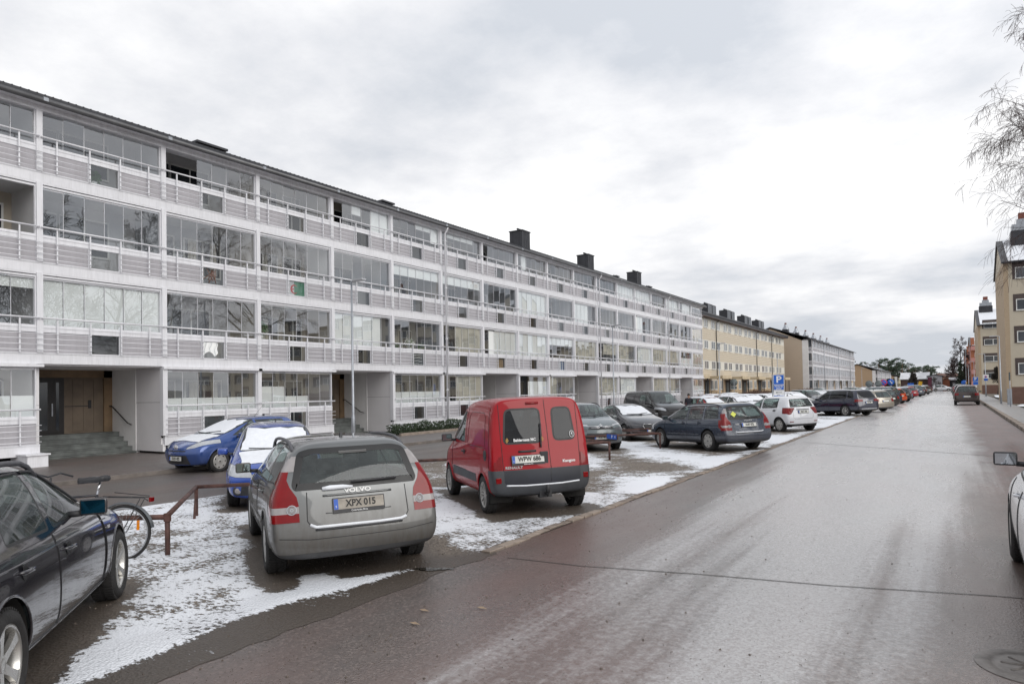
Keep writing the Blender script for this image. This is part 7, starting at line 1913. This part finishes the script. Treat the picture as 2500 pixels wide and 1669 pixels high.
Pn = [(-32.6, 420, 15.9, 4.2), (-29.6, 425, 16.6, 4.4), (-26.8, 418, 16.3, 4.4), (-23.6, 422, 16.0, 4.6), (-21.2, 415, 14.8, 4), (-18.4, 420, 13.6, 3.4), (-16.5, 428, 10.5, 3.6), (-14.8, 420, 11.2, 3.8), (-11.9, 424, 12.2, 4.2), (-9.2, 420, 11.6, 4),
      (-6.2, 424, 11.2, 4.2), (-35.5, 430, 12.5, 3), (-39.4, 425, 15.0, 3.6), (-41.5, 428, 13, 3), (-37, 420, 14.0, 3), (-25, 440, 13, 5), (-19, 436, 12, 5), (-31, 436, 13, 5)]
ORD = ['farthest left', 'second', 'third', 'fourth', 'fifth', 'sixth', 'seventh', 'eighth', 'ninth', 'tenth', 'eleventh', 'twelfth', 'thirteenth', 'fourteenth', 'fifteenth', 'sixteenth', 'seventeenth', 'farthest right']
Pn.sort(key=lambda q: q[0]/q[1])
for k, (x, y, h, w_) in enumerate(Pn):
    pine(x, y, h, w_, 'tall pine of the far grove, '+ORD[k]+(' of them' if k in (0, 17) else ' from the left'), 100+k)
# dark conifers by the pink block
for (x, y, h, w_, lab, sd) in ((2.4, 201, 7.6, 1.2, 'dark narrow conifer below the tall far birch', 3), (3.3, 207, 6.9, 1.2, 'second dark conifer at the pink block', 4)):
    rr = random.Random(sd); root = empty('conifer', (x, y, 0), label=lab, cat='tree'); m = MB(); m.tube([(0, 0, 0), (0, 0, h)], .12, 6); m.build('trunk', [BARK], root); m = MB()
    for k in range(26): t = k/26; leafball(m, (rr.gauss(0, .15), rr.gauss(0, .15), h*(.05+.93*t)), w_*(1.05-t*.85), 60, .2, rr, .4)
    m.build('crown', [NEEDLE], root, fixn=False)
rr = random.Random(9); root = empty('conifer', (-23, 296, 0), label='small dark conifer at the corner of the far brick block', cat='tree'); m = MB(); m.tube([(0, 0, 0), (0, 0, 5)], .12, 6); m.build('trunk', [BARK], root); m = MB()
for k in range(20): t = k/20; leafball(m, (0, 0, 5.4*(.05+.93*t)), 1.1*(1.05-t), 50, .25, rr, .4)
m.build('crown', [NEEDLE], root, fixn=False); root.location = (-22.2, 372, -.5)

# ------------------------------------------------------------------ far buildings across the junction
def simple_house(x0, x1, y0, y1, h, ridge, mt, lab, roofm=DARKMETAL, gable_x=True, wins=(), snow=True, extra=None):
    root = empty('far_house', (x0, y0, 0), label=lab, cat='building'); W_, D_ = x1-x0, y1-y0; m = MB()
    m.box(0, W_, 0, D_, -.3, h); m.m = 1
    if gable_x: m.m = 0; m.prism([(0, h), (W_, h), (W_*.5, ridge)], D_, lambda a, c, t: (a, t, c))
    else: m.m = 0; m.prism([(0, h), (D_, h), (D_*.5, ridge)], W_, lambda a, c, t: (t, a, c))
    if extra: m.m = 1; m.box(*extra)
    m.build('wall', [mt, mat('plum_panel', (.09, .015, .035), .7)], root); m = MB()
    for s_ in (0, 1):
        if gable_x: a0 = -.3 if s_ == 0 else W_+.3; m.prism([(a0, h-.05), (W_*.5, ridge+.02), (W_*.5, ridge+.2), (a0, h+.12)], D_+.4, lambda a, c, t: (a, -.2+t, c))
        else: a0 = -.3 if s_ == 0 else D_+.3; m.prism([(a0, h-.05), (D_*.5, ridge+.02), (D_*.5, ridge+.2), (a0, h+.12)], W_+.4, lambda a, c, t: (-.2+t, a, c))
    m.build('roof', [roofm], root)
    for (wx, wz, ww_, wh) in wins: place_win(root, wmesh(ww_, wh, 'y', 2), (wx, -.02, wz))
    return root
SNOWROOF = mat('snowy_roof', (.62, .63, .66), .7, 0, .3, .3)
simple_house(-10.5, -4.4, 200, 214, 3.0, 4.6, mat('brown_brick_wall', (.085, .05, .045), .9, 0, .2, .5), 'long low brown walled building with snowy roof beyond the junction', SNOWROOF, False, [(2, .9, 1.0, .9), (4.4, .9, 1.0, .9)])
simple_house(-4.42, -1.5, 195, 212, 3.6, 3.9, mat('pale_grey_wall', (.30, .30, .32), .85, 0, .1, .5), 'pale grey gable wall with a plum coloured side beyond the junction', DARKMETAL, True, extra=(0, .85, -.02, -.0, 0, 3.4))
simple_house(-1.4, .05, 200, 210, 2.4, 3.0, mat('red_brick_far', (.25, .09, .05), .85, 0, .15, .6), 'small brick and cream gabled house at the end of the street', mat('red_tile_roof', (.16, .085, .065), .8))
simple_house(.05, 3.2, 204, 214, 2.6, 3.1, mat('grey_house_wall', (.12, .12, .13), .85, 0, .15, .6), 'dark grey house at the end of the street behind the bare tree', SNOWROOF, False, [(.8, 1.2, .5, .7), (1.8, 1.2, .5, .7)])
simple_house(-3, 2, 240, 250, 3.8, 4.6, mat('orange_house', (.27, .16, .11), .85, 0, .15, .6), 'distant orange house with chimneys above the grey house', mat('red_tile_roof', (.16, .085, .065), .8), False)
m = MB(); m.box(-60, 60, 600, 610, -1, 7)
fw = MB(); rr = random.Random(77)
for _ in range(9000):
    x = rr.uniform(-420, 300); y = rr.uniform(620, 700); z = rr.uniform(0, 10+3*noise.noise(Vector((x*.03, 0, 5))))*rr.random()**.4; s_ = rr.uniform(1.2, 2.8); u = Vector((rr.gauss(0, 1), rr.gauss(0, 1), rr.gauss(0, 1))).normalized(); v = u.orthogonal().normalized(); p = Vector((x, y, z))
    fw.add([p-u*s_, p+v*s_*.6, p+u*s_, p-v*s_*.6], [(0, 1, 2, 3)])
tag(fw.build('far_woods', [NEEDLE], fixn=False), kind='stuff')

# ------------------------------------------------------------------ person by the red car
def person(x, y, z, hd, label):
    J = {'pel': (0, 0, .95), 'sp': (0, 0, 1.2), 'ch': (0, 0, 1.42), 'nk': (.01, 0, 1.52), 'hd': (.03, 0, 1.66), 'top': (.02, 0, 1.75)}
    me = bpy.data.meshes.new('person')
    V = [(0, 0, .95), (0, 0, 1.2), (0, 0, 1.40), (.01, 0, 1.50), (.03, 0, 1.60), (.02, 0, 1.70),
         (0, .19, 1.40), (-.02, .24, 1.13), (.08, .24, .90), (.12, .24, .82), (0, -.19, 1.40), (-.02, -.24, 1.13), (.10, -.24, .92), (.14, -.24, .84),
         (0, .09, .90), (.03, .10, .50), (-.03, .10, .08), (.10, .10, .03), (0, -.09, .90), (-.02, -.10, .50), (-.06, -.10, .08), (.07, -.10, .03)]
    E_ = [(0, 1), (1, 2), (2, 3), (3, 4), (4, 5), (2, 6), (6, 7), (7, 8), (8, 9), (2, 10), (10, 11), (11, 12), (12, 13), (0, 14), (14, 15), (15, 16), (16, 17), (0, 18), (18, 19), (19, 20), (20, 21)]
    rad = [.15, .14, .155, .055, .085, .085, .075, .05, .038, .035, .075, .05, .038, .035, .095, .065, .045, .04, .095, .065, .045, .04]
    me.from_pydata(V, E_, []); ob = bpy.data.objects.new('p', me); COL.objects.link(ob)
    ob.modifiers.new('s', 'SKIN')
    for i, v in enumerate(me.skin_vertices[0].data): v.radius = (rad[i]*.8, rad[i]); v.use_root = (i == 0)
    md = ob.modifiers.new('u', 'SUBSURF'); md.levels = 1
    dg = bpy.context.evaluated_depsgraph_get(); m2 = bpy.data.meshes.new_from_object(ob.evaluated_get(dg)); bpy.data.objects.remove(ob)
    sk = mat('skin', (.42, .25, .18), .6); jk = mat('dark_jacket', (.03, .03, .04), .85); tr_ = mat('dark_trousers', (.02, .022, .03), .9)
    for mm in (sk, jk, tr_): m2.materials.append(mm)
    for p in m2.polygons:
        p.use_smooth = True; c_ = p.center; p.material_index = 0 if c_.z > 1.50 or (abs(c_.y) > .18 and c_.z < .88) else (1 if c_.z > .9 else 2)
    o = link('person', m2, None, (x, y, z)); o.rotation_euler = (0, 0, hd); tag(o, label, 'person')
    m = MB(); m.lathe([(.0, 1.775), (.06, 1.765), (.092, 1.71), (.095, 1.66), (.085, 1.60)], 'z', 14, (-.0, 0, 0)); m.build('hair', [INK], o); return o
person(-14.6, 44.5, -.25, R(-60), 'person in a dark jacket standing between the black van and the red car')
